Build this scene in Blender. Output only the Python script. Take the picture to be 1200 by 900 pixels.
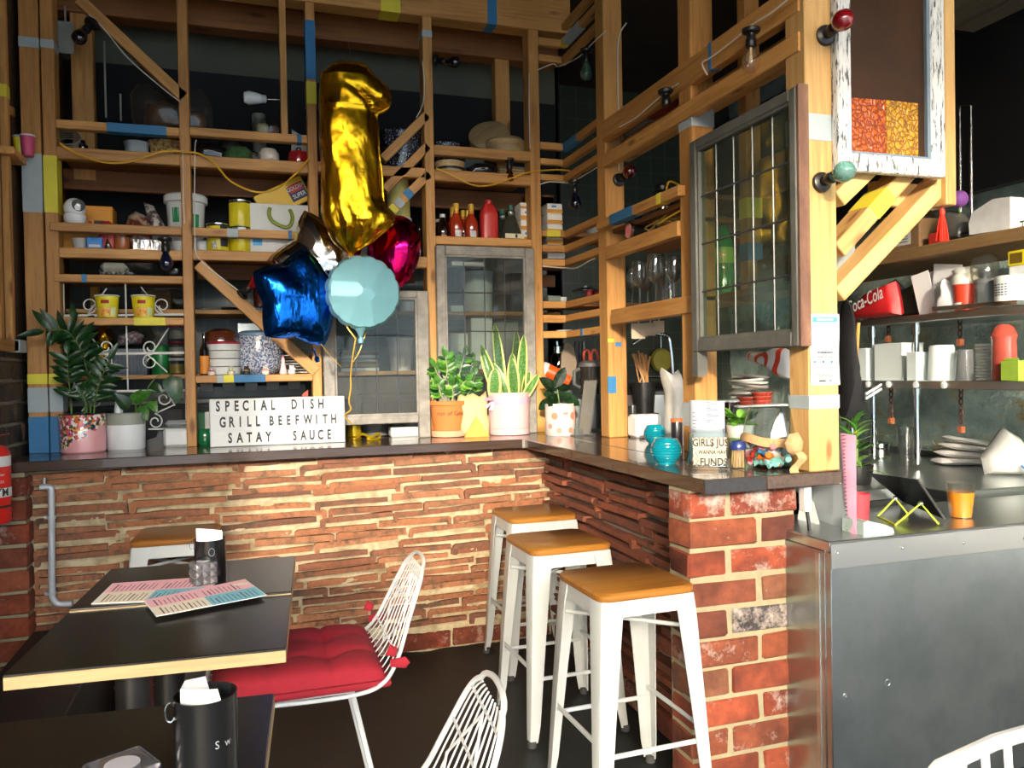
import bpy, bmesh, math, random
from mathutils import Vector, Matrix, noise
for _o in list(bpy.data.objects): bpy.data.objects.remove(_o, do_unlink=True)
SC = bpy.context.scene
COL = SC.collection
PI = math.pi
# ---------------------------------------------------------------- camera (measured from the vanishing points of the bar and the partition)
F = 935.0
CAM_H = 1.24
def _axes():
    y = Vector((295.-600., 442.-450., F)).normalized()
    h = Vector((295.-600.+1000., 442.-450.-18., F))
    n = y.cross(h).normalized()
    if n.y < 0: n = -n
    z = -n
    x = y.cross(z).normalized()
    if x.x < 0: x = -x
    return x, y, z
AX, AY, AZ = _axes()
def _w(c): return Vector((AX.dot(c), AY.dot(c), AZ.dot(c)))
RIGHT, DOWN, FWD = _w(Vector((1,0,0))), _w(Vector((0,1,0))), _w(Vector((0,0,1)))
cam_data = bpy.data.cameras.new('camera')
cam = bpy.data.objects.new('camera', cam_data); COL.objects.link(cam)
cam_data.sensor_width = 36.0
cam_data.lens = F/1200.0*36.0
cam_data.clip_start = 0.05
m = Matrix.Identity(4)
for i in range(3):
    m[i][0] = RIGHT[i]; m[i][1] = -DOWN[i]; m[i][2] = -FWD[i]
m.translation = Vector((0,0,CAM_H))
cam.matrix_world = m
SC.camera = cam
# ---------------------------------------------------------------- light: open street front behind the camera, low morning sun over an unseen roofline added opposite
SC.view_settings.view_transform = 'Standard'
SC.view_settings.look = 'None'
SC.view_settings.gamma = 1.0
SC.view_settings.use_curve_mapping = False
SC.view_settings.exposure = 0.7
world = bpy.data.worlds.new('sky'); SC.world = world
world.use_nodes = True
wn = world.node_tree.nodes; wl = world.node_tree.links
sky = wn.new('ShaderNodeTexSky'); sky.sky_type = 'NISHITA'; sky.sun_disc = False
sky.sun_elevation = math.radians(24); sky.sun_rotation = math.radians(200); sky.air_density = 1.0; sky.dust_density = 2.5
bg = wn['Background']; bg.inputs['Strength'].default_value = 1.5
wl.new(sky.outputs['Color'], bg.inputs['Color'])
SUN_DIR = Vector((0.38, 1.0, -0.26)).normalized()
sd = bpy.data.lights.new('sun', 'SUN'); sd.energy = 2.8; sd.angle = math.radians(2.6); sd.color = (1.0, 0.89, 0.73)
sun = bpy.data.objects.new('sun', sd); COL.objects.link(sun)
sun.rotation_euler = SUN_DIR.to_track_quat('-Z', 'Y').to_euler(); sun.location = (-3, -8, 6)
# ---------------------------------------------------------------- measuring: the point where the sight line of a photograph point meets a real plane
def P(px, py, X=None, Y=None, Z=None):
    d = _w(Vector((px-600., py-450., F)))
    if X is not None: t = X/d.x
    elif Y is not None: t = Y/d.y
    else: t = (Z-CAM_H)/d.z
    p = d*t; p.z += CAM_H
    return p
# ---------------------------------------------------------------- materials
def lin(c):
    c = c.lstrip('#'); r = []
    for i in (0,2,4):
        v = int(c[i:i+2],16)/255.
        r.append(v/12.92 if v <= .04045 else ((v+.055)/1.055)**2.4)
    return (r[0],r[1],r[2],1.)
MATS = {}
def _new(name):
    mt = bpy.data.materials.new(name); mt.use_nodes = True
    nt = mt.node_tree; return mt, nt, nt.nodes['Principled BSDF']
def _coord(nt, scale=(1,1,1), rnd=True):
    tc = nt.nodes.new('ShaderNodeTexCoord'); mp = nt.nodes.new('ShaderNodeMapping')
    mp.inputs['Scale'].default_value = scale
    nt.links.new(tc.outputs['Object'], mp.inputs['Vector'])
    if rnd:
        oi = nt.nodes.new('ShaderNodeObjectInfo'); ml = nt.nodes.new('ShaderNodeMath'); ml.operation='MULTIPLY'; ml.inputs[1].default_value = 37.
        nt.links.new(oi.outputs['Random'], ml.inputs[0]); nt.links.new(ml.outputs[0], mp.inputs['Location'])
    return mp
def _noise(nt, mp, scale, detail=4, rough=.6):
    n = nt.nodes.new('ShaderNodeTexNoise'); n.inputs['Scale'].default_value = scale; n.inputs['Detail'].default_value = detail; n.inputs['Roughness'].default_value = rough
    nt.links.new(mp.outputs['Vector'], n.inputs['Vector']); return n
def _ramp(nt, src, stops):
    r = nt.nodes.new('ShaderNodeValToRGB'); e = r.color_ramp.elements
    while len(e) < len(stops): e.new(.5)
    for k,(p,c) in enumerate(stops): e[k].position = p; e[k].color = c if not isinstance(c,str) else lin(c)
    nt.links.new(src, r.inputs['Fac']); return r
def _bump(nt, bs, src, strength, dist=.002):
    b = nt.nodes.new('ShaderNodeBump'); b.inputs['Strength'].default_value = strength; b.inputs['Distance'].default_value = dist
    nt.links.new(src, b.inputs['Height']); nt.links.new(b.outputs['Normal'], bs.inputs['Normal'])
def _mix(nt, fac, a, b, mode='MIX'):
    x = nt.nodes.new('ShaderNodeMix'); x.data_type='RGBA'; x.blend_type = mode
    for sock,v in ((0,fac),(6,a),(7,b)):
        if hasattr(v,'is_output'): nt.links.new(v, x.inputs[sock])
        else: x.inputs[sock].default_value = v
    return x.outputs[2]
def plain(name, col, rough=.5, metal=0., var=.12, scale=14, bump=0., coat=0., sss=0., trans=0., spec=.5):
    """a plain surface with a little uneven tone"""
    if name in MATS: return MATS[name]
    mt, nt, bs = _new(name); mp = _coord(nt); n = _noise(nt, mp, scale)
    c = lin(col); d = tuple(x*(1-var) for x in c[:3])+(1,); u = tuple(min(1,x*(1+var)) for x in c[:3])+(1,)
    r = _ramp(nt, n.outputs['Fac'], [(.3,d),(.7,u)])
    nt.links.new(r.outputs['Color'], bs.inputs['Base Color'])
    bs.inputs['Roughness'].default_value = rough; bs.inputs['Metallic'].default_value = metal
    bs.inputs['Coat Weight'].default_value = coat; bs.inputs['Specular IOR Level'].default_value = spec
    if sss: bs.inputs['Subsurface Weight'].default_value = sss; bs.inputs['Subsurface Radius'].default_value = (.02,.02,.02)
    if trans: bs.inputs['Transmission Weight'].default_value = trans
    if bump: _bump(nt, bs, n.outputs['Fac'], bump)
    MATS[name] = mt; return mt
def wood(name, dark, light, rough=.5, along='x', knots=True, coat=0.):
    if name in MATS: return MATS[name]
    mt, nt, bs = _new(name)
    sc = {'x':(1.3,22,22),'y':(22,1.3,22),'z':(22,22,1.3)}[along]
    mp = _coord(nt, sc); n = _noise(nt, mp, 1.6, 6, .65)
    r = _ramp(nt, n.outputs['Fac'], [(.25,dark),(.5,light),(.8,dark)])
    mp2 = _coord(nt, {'x':(.8,3,3),'y':(3,.8,3),'z':(3,3,.8)}[along]); n2 = _noise(nt, mp2, 2.2, 3)
    r2 = _ramp(nt, n2.outputs['Fac'], [(.3,(.72,.68,.62,1)),(.65,(1,1,1,1))])
    o = _mix(nt, .8, r.outputs['Color'], r2.outputs['Color'], 'MULTIPLY')
    oi = nt.nodes.new('ShaderNodeObjectInfo'); r3 = _ramp(nt, oi.outputs['Random'], [(0,(.80,.76,.72,1)),(1,(1.,1.,1.,1))])
    o = _mix(nt, 1., o, r3.outputs['Color'], 'MULTIPLY')
    if knots:
        v = nt.nodes.new('ShaderNodeTexVoronoi'); v.inputs['Scale'].default_value = 1.0
        mk = _coord(nt, {'x':(3.0,9,9),'y':(9,3.0,9),'z':(9,9,3.0)}[along]); nt.links.new(mk.outputs['Vector'], v.inputs['Vector'])
        rk = _ramp(nt, v.outputs['Distance'], [(.06,(.28,.15,.08,1)),(.14,(1,1,1,1))])
        o = _mix(nt, .8, o, rk.outputs['Color'], 'MULTIPLY')
    nt.links.new(o, bs.inputs['Base Color']); bs.inputs['Roughness'].default_value = rough; bs.inputs['Coat Weight'].default_value = coat
    _bump(nt, bs, n.outputs['Fac'], .15)
    MATS[name] = mt; return mt
def speckle(name, base, spots, scale=90, lo=.5, hi=.6, rough=.3, metal=0., coat=.3, bump=0.):
    if name in MATS: return MATS[name]
    mt, nt, bs = _new(name); mp = _coord(nt); n = _noise(nt, mp, scale, 3)
    r = _ramp(nt, n.outputs['Fac'], [(lo,base),(hi,spots)])
    nt.links.new(r.outputs['Color'], bs.inputs['Base Color']); bs.inputs['Roughness'].default_value = rough; bs.inputs['Metallic'].default_value = metal; bs.inputs['Coat Weight'].default_value = coat
    if bump: _bump(nt, bs, n.outputs['Fac'], bump)
    MATS[name] = mt; return mt
def glass(name, tint='#ffffff', clear=.85, rough=.03, ior=1.45, dirt=0., gloss=1.):
    """thin clear sheet or thin-walled vessel: lets light straight through, mirrors a little at glancing angles"""
    if name in MATS: return MATS[name]
    mt, nt, bs = _new(name); nt.nodes.remove(bs)
    out = nt.nodes['Material Output']
    tr = nt.nodes.new('ShaderNodeBsdfTransparent'); tr.inputs['Color'].default_value = tuple(x*clear for x in lin(tint)[:3])+(1,)
    gl = nt.nodes.new('ShaderNodeBsdfGlossy'); gl.inputs['Roughness'].default_value = rough
    fr = nt.nodes.new('ShaderNodeLayerWeight'); fr.inputs['Blend'].default_value = .5
    pw = nt.nodes.new('ShaderNodeMath'); pw.operation='POWER'; pw.inputs[1].default_value = 4.; nt.links.new(fr.outputs['Facing'], pw.inputs[0])
    ml = nt.nodes.new('ShaderNodeMath'); ml.operation='MULTIPLY_ADD'; ml.inputs[1].default_value = .7; ml.inputs[2].default_value = .035*gloss; nt.links.new(pw.outputs[0], ml.inputs[0])
    mx = nt.nodes.new('ShaderNodeMixShader'); nt.links.new(ml.outputs[0], mx.inputs[0]); nt.links.new(tr.outputs[0], mx.inputs[1]); nt.links.new(gl.outputs[0], mx.inputs[2])
    last = mx
    if dirt:
        df = nt.nodes.new('ShaderNodeBsdfDiffuse'); df.inputs['Color'].default_value = tuple(x*.75 for x in lin(tint)[:3])+(1,)
        mp = _coord(nt, (1,1,1)); n = _noise(nt, mp, 9, 6, .7)
        r = _ramp(nt, n.outputs['Fac'], [(.3,(dirt*.35,)*3+(1,)),(.75,(dirt,)*3+(1,))])
        m2 = nt.nodes.new('ShaderNodeMixShader'); nt.links.new(r.outputs['Color'], m2.inputs[0]); nt.links.new(last.outputs[0], m2.inputs[1]); nt.links.new(df.outputs[0], m2.inputs[2]); last = m2
    nt.links.new(last.outputs[0], out.inputs['Surface'])
    MATS[name] = mt; return mt
def solid_glass(name, tint, rough=.02):
    if name in MATS: return MATS[name]
    mt, nt, bs = _new(name); bs.inputs['Base Color'].default_value = lin(tint); bs.inputs['Transmission Weight'].default_value = 1.; bs.inputs['Roughness'].default_value = rough; bs.inputs['IOR'].default_value = 1.45
    MATS[name] = mt; return mt
def foil(name, col, rough=.16, bump=.5, scale=9):
    if name in MATS: return MATS[name]
    mt, nt, bs = _new(name); bs.inputs['Base Color'].default_value = lin(col); bs.inputs['Metallic'].default_value = 1.; bs.inputs['Roughness'].default_value = rough
    mp = _coord(nt, (1,1,.45)); n = _noise(nt, mp, scale, 3, .5); _bump(nt, bs, n.outputs['Fac'], bump, .02)
    MATS[name] = mt; return mt
def leafmat(name, dark, light, edge=None, rough=.35):
    if name in MATS: return MATS[name]
    mt, nt, bs = _new(name)
    mp = _coord(nt, (30,30,90)); n = _noise(nt, mp, 1.2, 4)
    r = _ramp(nt, n.outputs['Fac'], [(.35,dark),(.65,light)])
    o = r.outputs['Color']
    oi = nt.nodes.new('ShaderNodeObjectInfo'); r3 = _ramp(nt, oi.outputs['Random'], [(0,(.7,.72,.7,1)),(1,(1.15,1.15,1.,1))])
    o = _mix(nt, 1., o, r3.outputs['Color'], 'MULTIPLY')
    nt.links.new(o, bs.inputs['Base Color']); bs.inputs['Roughness'].default_value = rough
    bs.inputs['Subsurface Weight'].default_value = .08; bs.inputs['Subsurface Radius'].default_value = (.004,.01,.002)
    MATS[name] = mt; return mt
def brickmat(name):
    if name in MATS: return MATS[name]
    mt, nt, bs = _new(name); mp = _coord(nt)
    oi = nt.nodes.new('ShaderNodeObjectInfo')
    base = _ramp(nt, oi.outputs['Random'], [(0,'#8c4329'),(.25,'#7e3822'),(.45,'#904d2f'),(.6,'#693727'),(.75,'#7b5138'),(.88,'#8e452b'),(.95,'#3d3b3c')])
    n = _noise(nt, mp, 22, 5, .7); r = _ramp(nt, n.outputs['Fac'], [(.3,(.62,.6,.6,1)),(.7,(1.12,1.1,1.06,1))])
    o = _mix(nt, 1., base.outputs['Color'], r.outputs['Color'], 'MULTIPLY')
    n3 = _noise(nt, mp, 7, 3, .6); dk = _ramp(nt, n3.outputs['Fac'], [(.40,(.62,.60,.60,1)),(.6,(1.1,1.1,1.1,1))]); o = _mix(nt, 1., o, dk.outputs['Color'], 'MULTIPLY')
    n2 = _noise(nt, mp, 13, 6, .75); sh_ = nt.nodes.new('ShaderNodeMath'); sh_.operation='MULTIPLY_ADD'; fr_ = nt.nodes.new('ShaderNodeMath'); fr_.operation='FRACT'; m9 = nt.nodes.new('ShaderNodeMath'); m9.operation='MULTIPLY'; m9.inputs[1].default_value=7.3; nt.links.new(oi.outputs['Random'],m9.inputs[0]); nt.links.new(m9.outputs[0],fr_.inputs[0]); nt.links.new(fr_.outputs[0],sh_.inputs[0]); sh_.inputs[1].default_value=.22; nt.links.new(n2.outputs['Fac'],sh_.inputs[2])
    w = _ramp(nt, sh_.outputs[0], [(.68,(0,0,0,1)),(.86,(1,1,1,1))])
    o = _mix(nt, w.outputs['Color'], o, lin('#a89a90'))
    nt.links.new(o, bs.inputs['Base Color']); bs.inputs['Roughness'].default_value = .9
    _bump(nt, bs, n.outputs['Fac'], .6, .004)
    MATS[name] = mt; return mt
def tilemat(name, tones, dirt='#4a3a2c'):
    if name in MATS: return MATS[name]
    mt, nt, bs = _new(name); mp = _coord(nt)
    oi = nt.nodes.new('ShaderNodeObjectInfo')
    base = _ramp(nt, oi.outputs['Random'], [(k/(len(tones)-1),c) for k,c in enumerate(tones)])
    n = _noise(nt, mp, 16, 6, .75); w = _ramp(nt, n.outputs['Fac'], [(.5,(0,0,0,1)),(.66,(1,1,1,1))])
    o = _mix(nt, w.outputs['Color'], base.outputs['Color'], lin(dirt))
    n2 = _noise(nt, mp, 60, 4); r = _ramp(nt, n2.outputs['Fac'], [(.3,(.75,.75,.75,1)),(.7,(1.1,1.1,1.1,1))])
    o = _mix(nt, 1., o, r.outputs['Color'], 'MULTIPLY')
    nt.links.new(o, bs.inputs['Base Color']); bs.inputs['Roughness'].default_value = .85
    _bump(nt, bs, n2.outputs['Fac'], .5, .003)
    MATS[name] = mt; return mt
def patchy(name, stops, scale=3., rough=.8, bump=.3, metal=0., dist=.01, stretch=(1,1,1), coat=0.):
    if name in MATS: return MATS[name]
    mt, nt, bs = _new(name); mp = _coord(nt, stretch, False); n = _noise(nt, mp, scale, 8, .65)
    r = _ramp(nt, n.outputs['Fac'], stops); nt.links.new(r.outputs['Color'], bs.inputs['Base Color'])
    bs.inputs['Roughness'].default_value = rough; bs.inputs['Metallic'].default_value = metal; bs.inputs['Coat Weight'].default_value = coat
    if bump: _bump(nt, bs, n.outputs['Fac'], bump, dist)
    MATS[name] = mt; return mt
def steelmat(name, col='#b9bfc0', rough=.28, stretch=(1,1,40), var=.1):
    if name in MATS: return MATS[name]
    mt, nt, bs = _new(name); mp = _coord(nt, stretch); n = _noise(nt, mp, 6, 4)
    bs.inputs['Base Color'].default_value = lin(col); bs.inputs['Metallic'].default_value = 1.
    r = _ramp(nt, n.outputs['Fac'], [(.3,(max(0,rough-var),)*3+(1,)),(.7,(rough+var,)*3+(1,))]); nt.links.new(r.outputs['Color'], bs.inputs['Roughness'])
    MATS[name] = mt; return mt
# ---------------------------------------------------------------- mesh builder
class MB:
    def __init__(s): s.v=[]; s.f=[]; s.m=[]; s.cur=0
    def add(s, vs, fs, M=None):
        b = len(s.v)
        for q in vs:
            q = Vector(q); s.v.append(M @ q if M is not None else q)
        for q in fs: s.f.append([b+i for i in q]); s.m.append(s.cur)
        return s
    def mat(s, k): s.cur = k; return s
    def box(s, x0,x1,y0,y1,z0,z1, c=0., M=None):
        if x1<x0: x0,x1=x1,x0
        if y1<y0: y0,y1=y1,y0
        if z1<z0: z0,z1=z1,z0
        c = min(c, .49*min(x1-x0,y1-y0,z1-z0))
        if c <= 0:
            vs=[(x0,y0,z0),(x1,y0,z0),(x1,y1,z0),(x0,y1,z0),(x0,y0,z1),(x1,y0,z1),(x1,y1,z1),(x0,y1,z1)]
            return s.add(vs,[(0,3,2,1),(4,5,6,7),(0,1,5,4),(1,2,6,5),(2,3,7,6),(3,0,4,7)],M)
        vs=[];idx={}
        X=(x0,x1);Y=(y0,y1);Z=(z0,z1)
        for i in (0,1):
            for j in (0,1):
                for k in (0,1):
                    sx=(1,-1)[i]*c;sy=(1,-1)[j]*c;sz=(1,-1)[k]*c
                    for a,d in enumerate(((0,sy,sz),(sx,0,sz),(sx,sy,0))):
                        idx[i,j,k,a]=len(vs); vs.append((X[i]+d[0],Y[j]+d[1],Z[k]+d[2]))
        fs=[]
        for i in (0,1):
            q=[idx[i,0,0,0],idx[i,1,0,0],idx[i,1,1,0],idx[i,0,1,0]]; fs.append(q if i else q[::-1])
            q=[idx[0,i,0,1],idx[1,i,0,1],idx[1,i,1,1],idx[0,i,1,1]]; fs.append(q[::-1] if i else q)
            q=[idx[0,0,i,2],idx[1,0,i,2],idx[1,1,i,2],idx[0,1,i,2]]; fs.append(q if i else q[::-1])
        for i in (0,1):
            for j in (0,1):
                q=[idx[0,i,j,1],idx[1,i,j,1],idx[1,i,j,2],idx[0,i,j,2]]; fs.append(q if i==j else q[::-1])
                q=[idx[i,0,j,0],idx[i,0,j,2],idx[i,1,j,2],idx[i,1,j,0]]; fs.append(q if i!=j else q[::-1])
                q=[idx[i,j,0,0],idx[i,j,1,0],idx[i,j,1,1],idx[i,j,0,1]]; fs.append(q if i!=j else q[::-1])
                for k in (0,1):
                    q=[idx[i,j,k,0],idx[i,j,k,1],idx[i,j,k,2]]; fs.append(q if (i+j+k)%2 else q[::-1])
        return s.add(vs,fs,M)
    def beam(s, a, b, w, h, c=0., up=(0,0,1)):
        a=Vector(a);b=Vector(b);d=b-a;L=d.length;x=d.normalized();u=Vector(up)
        y=u.cross(x)
        if y.length<1e-4: y=Vector((0,1,0)).cross(x)
        y.normalize();z=x.cross(y)
        M=Matrix(((x.x,y.x,z.x,a.x),(x.y,y.y,z.y,a.y),(x.z,y.z,z.z,a.z),(0,0,0,1)))
        return s.box(0,L,-w/2,w/2,-h/2,h/2,c,M)
    def lathe(s, prof, seg=20, M=None, a0=0, a1=2*PI, cap0=True, cap1=True, sx=1, sy=1):
        full = abs(a1-a0-2*PI)<1e-6; n = seg if full else seg+1
        vs=[];fs=[]
        for r,z in prof:
            for k in range(n):
                a=a0+(a1-a0)*k/seg; vs.append((r*math.cos(a)*sx,r*math.sin(a)*sy,z))
        for i in range(len(prof)-1):
            for k in range(seg):
                k2=(k+1)%n; fs.append((i*n+k,i*n+k2,(i+1)*n+k2,(i+1)*n+k))
        if full:
            if cap0 and prof[0][0]>1e-6: fs.append(tuple(range(n))[::-1])
            if cap1 and prof[-1][0]>1e-6: fs.append(tuple((len(prof)-1)*n+k for k in range(n)))
        return s.add(vs,fs,M)
    def cyl(s, r, z0, z1, seg=16, M=None, r2=None): return s.lathe([(r,z0),(r if r2 is None else r2,z1)],seg,M)
    def rod(s, a, b, r, seg=8, r2=None):
        a=Vector(a);b=Vector(b);d=b-a
        return s.cyl(r,0,d.length,seg,Matrix.Translation(a)@d.to_track_quat('Z','Y').to_matrix().to_4x4(),r2)
    def tube(s, pts, r, seg=6, closed=False):
        pts=[Vector(p) for p in pts];n=len(pts);vs=[];fs=[]
        t=(pts[1]-pts[0]).normalized(); u=t.orthogonal().normalized()
        for i,p in enumerate(pts):
            a=pts[i-1] if (i>0 or closed) else p; b=pts[(i+1)%n] if (i<n-1 or closed) else p
            t=(b-a).normalized(); u=(u-t*u.dot(t))
            u = u.normalized() if u.length>1e-6 else t.orthogonal().normalized()
            w=t.cross(u); rr = r[i] if isinstance(r,(list,tuple)) else r
            for k in range(seg): q=2*PI*k/seg; vs.append(p+(u*math.cos(q)+w*math.sin(q))*rr)
        for i in range(n if closed else n-1):
            j=(i+1)%n
            for k in range(seg): k2=(k+1)%seg; fs.append((i*seg+k,i*seg+k2,j*seg+k2,j*seg+k))
        if not closed: fs.append(tuple(range(seg))[::-1]); fs.append(tuple((n-1)*seg+k for k in range(seg)))
        return s.add(vs,fs)
    def ball(s, r, M=None, seg=14, rings=8, sz=1.):
        prof=[(max(1e-5,r*math.sin(PI*i/rings)),-r*sz*math.cos(PI*i/rings)) for i in range(rings+1)]
        return s.lathe(prof,seg,M)
    def prism(s, poly, d0, d1, M=None):
        """polygon in local x,z pushed along y"""
        n=len(poly); vs=[(x,d0,z) for x,z in poly]+[(x,d1,z) for x,z in poly]
        fs=[tuple(range(n)),tuple(range(n,2*n))[::-1]]+[((k+1)%n,k,n+k,n+(k+1)%n) for k in range(n)]
        return s.add(vs,fs,M)
    def grid(s, fn, nu, nv, M=None, wrap=False):
        vs=[];fs=[]; cu = nu if wrap else nu+1
        for j in range(nv+1):
            for i in range(cu): vs.append(fn(i/nu,j/nv))
        for j in range(nv):
            for i in range(nu): i2=(i+1)%cu; fs.append((j*cu+i,j*cu+i2,(j+1)*cu+i2,(j+1)*cu+i))
        return s.add(vs,fs,M)
    def pillow(s, outline, th, rings=5, M=None, seedn=0, wob=0., power=.5, flat=.0):
        """outline (x,z) star-shaped about its middle, swelling to +-th along y"""
        n=len(outline); cx=sum(p[0] for p in outline)/n; cz=sum(p[1] for p in outline)/n
        for side in (-1,1):
            vs=[(cx,side*th,cz)];fs=[]
            for j in range(1,rings+1):
                q=j/rings; h=th*(max(0,1-q**2))**power
                for k,(x,z) in enumerate(outline):
                    px=cx+(x-cx)*q; pz=cz+(z-cz)*q
                    w = wob*noise.noise(Vector((px*9+seedn,pz*9,side*3.)))*(1-q**4) if wob else 0
                    vs.append((px,side*(h+w),pz))
            for k in range(n):
                k2=(k+1)%n; q=(0,1+k,1+k2); fs.append(q if side<0 else q[::-1])
                for j in range(1,rings):
                    a=1+(j-1)*n;b=1+j*n; q=(a+k,b+k,b+k2,a+k2); fs.append(q if side<0 else q[::-1])
            s.add(vs,fs,M)
        return s
def mesh_of(mb, name, mats, weld=False):
    me=bpy.data.meshes.new(name); me.from_pydata([tuple(v) for v in mb.v],[],mb.f)
    if not isinstance(mats,(list,tuple)): mats=[mats]
    for x in mats: me.materials.append(x)
    if any(mb.m): me.polygons.foreach_set('material_index', mb.m)
    if weld:
        bm=bmesh.new(); bm.from_mesh(me); bmesh.ops.remove_doubles(bm,verts=bm.verts,dist=1e-5); bmesh.ops.recalc_face_normals(bm,faces=bm.faces); bm.to_mesh(me); bm.free()
    me.polygons.foreach_set('use_smooth',[True]*len(me.polygons)); me.update()
    try: me.set_sharp_from_angle(angle=math.radians(38))
    except Exception: pass
    return me
def tag(o, label, cat, group=None):
    o['label']=label; o['category']=cat
    if group: o['group']=group
    return o
def thing(name, label, cat, loc=(0,0,0), rotz=0., group=None):
    o=bpy.data.objects.new(name,None); COL.objects.link(o); o.empty_display_size=.05
    o.location=loc; o.rotation_euler=(0,0,rotz); tag(o,label,cat,group)
    return o
def wmat(o):
    M=o.matrix_basis.copy()
    while o.parent is not None:
        o=o.parent; M=o.matrix_basis @ M
    return M
def part(name, mb, mats, parent, world=False, weld=False, label=None):
    if world:
        inv=wmat(parent).inverted(); mb.v=[inv @ q for q in mb.v]
    o=bpy.data.objects.new(name, mesh_of(mb,name,mats,weld)); COL.objects.link(o); o.parent=parent
    if label: o['label']=label
    return o
def single(name, mb, mats, label, cat, group=None, weld=False, kind=None):
    """a thing that is one mesh built in world space; its origin goes to the middle of its base"""
    lo=[min(v[i] for v in mb.v) for i in range(3)]; hi=[max(v[i] for v in mb.v) for i in range(3)]
    c=Vector(((lo[0]+hi[0])/2,(lo[1]+hi[1])/2,lo[2])); mb.v=[v-c for v in mb.v]
    o=bpy.data.objects.new(name, mesh_of(mb,name,mats,weld)); COL.objects.link(o); o.location=c
    if label: tag(o,label,cat,group)
    if kind: o['kind']=kind
    return o
def struct(name, mb, mats, label=None, weld=False):
    o=single(name,mb,mats,None,None,weld=weld); o['kind']='structure'
    if label: o['label']=label
    return o
def place(name, me, parent, M):
    o=bpy.data.objects.new(name,me); COL.objects.link(o); o.parent=parent; o.matrix_basis=M; return o
def copy_tree(o, parent=None):
    c=o.copy(); COL.objects.link(c); c.parent=parent
    for ch in [x for x in bpy.data.objects if x.parent is o]: copy_tree(ch,c)
    return c
def T(x,y,z): return Matrix.Translation((x,y,z))
def RX(a): return Matrix.Rotation(a,4,'X')
def RY(a): return Matrix.Rotation(a,4,'Y')
def RZ(a): return Matrix.Rotation(a,4,'Z')
def SCL(x,y,z): return Matrix.Diagonal((x,y,z,1))
def text_mesh(mb, s, size, M, bold=0., xs=1., align='CENTER', space=1., shear=0.):
    """flat lettering; local x along the line, y up"""
    cu=bpy.data.curves.new('lettering','FONT'); cu.body=s; cu.size=size; cu.align_x=align; cu.align_y='CENTER'; cu.offset=bold; cu.space_character=space; cu.shear=shear; cu.resolution_u=3
    o=bpy.data.objects.new('lettering',cu); COL.objects.link(o)
    bpy.context.view_layer.update()
    me=bpy.data.meshes.new_from_object(o.evaluated_get(bpy.context.evaluated_depsgraph_get()))
    mb.add([(v.co.x*xs,v.co.y,0.) for v in me.vertices],[tuple(p.vertices) for p in me.polygons],M)
    bpy.data.objects.remove(o,do_unlink=True); bpy.data.meshes.remove(me); bpy.data.curves.remove(cu)
    return mb
FACE = RX(PI/2)              # lettering that faces -Y (towards the seats)
def spline(pts, n=8):
    pts=[Vector(p) for p in pts]; out=[]
    for i in range(len(pts)-1):
        p0=pts[max(0,i-1)];p1=pts[i];p2=pts[i+1];p3=pts[min(len(pts)-1,i+2)]
        for k in range(n):
            t=k/n; out.append(.5*((2*p1)+(p2-p0)*t+(2*p0-5*p1+4*p2-p3)*t*t+(3*p1-p0-3*p2+p3)*t**3))
    out.append(pts[-1]); return out
R_ = random.Random(7)
def U(a,b): return R_.uniform(a,b)
# ================================================================ planes of the place (metres)
BZ = .936; BTH = .040            # bar top and its thickness
YB = 3.425; YW = 3.518           # front edge of the back bar, mortar face of the wall under it
XB = 1.1725; XW = 1.322          # the same for the return bar on the right
YF = 3.796; YR = 4.09; YK = 4.40 # front of the shelf frame, its rear row, the wall behind
XP = 1.535; YN = 1.923           # seat side of the timber partition, its near end
YE = 1.915; XO = 1.635           # near end and far edge of the return bar
XL = -.905                       # left wall
WOOD = wood('pine timber','#a0682d','#d6a05a',rough=.52)
WOODZ = WOOD
WOOD_DK = wood('old dark timber','#6e4020','#96602f',rough=.6)
WOOD_SUNLIT = wood('sunlit pine','#bd8b4a','#e0b878',rough=.5)  # paler copy of the pine, sunlight put into its colour
BLUE = plain('blue paint','#2f74a4',.55,var=.06); YEL = plain('yellow paint','#ddcf3c',.55,var=.06); GREY = plain('grey paint','#a3aeb0',.55,var=.06)
BLACKPL = plain('black plastic','#161616',.35,var=.1)
WHITE = plain('white plastic','#d2d5d4',.35,var=.04)
STEEL = steelmat('brushed steel','#c3c8c8',.30,(1,1,3),.015); CHROME = steelmat('chrome','#d5d8d8',.12,(1,1,8),.06)
def timber(name,a,b,w,h,parent,mt=None,up=(0,0,1),c=.003,label=None):
    a=Vector(a);b=Vector(b);x=(b-a);L=x.length;x.normalize();u=Vector(up);y=u.cross(x).normalized();z=x.cross(y)
    M=Matrix(((x.x,y.x,z.x,a.x),(x.y,y.y,z.y,a.y),(x.z,y.z,z.z,a.z),(0,0,0,1)))
    o=bpy.data.objects.new(name,mesh_of(MB().box(0,L,-w/2,w/2,-h/2,h/2,c),name,mt or WOOD)); COL.objects.link(o); o.parent=parent
    o.matrix_basis=wmat(parent).inverted() @ M
    if label: o['label']=label
    o['_w']=w; o['_h']=h
    return o
def band(o,x0,x1,mt,label=None):
    w=o['_w']/2+.0012;h=o['_h']/2+.0012
    return part('paint_band',MB().box(x0,x1,-w,w,-h,h,.001),mt,o,label=label)
def post(x0,x1,y0,d,z0,z1,parent,mt=None): return timber('post',((x0+x1)/2,y0+d/2,z0),((x0+x1)/2,y0+d/2,z1),x1-x0,d,parent,mt,up=(0,1,0))
def bandz(o,z0,z1,mt,base): return band(o,z0-base,z1-base,mt)
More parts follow.
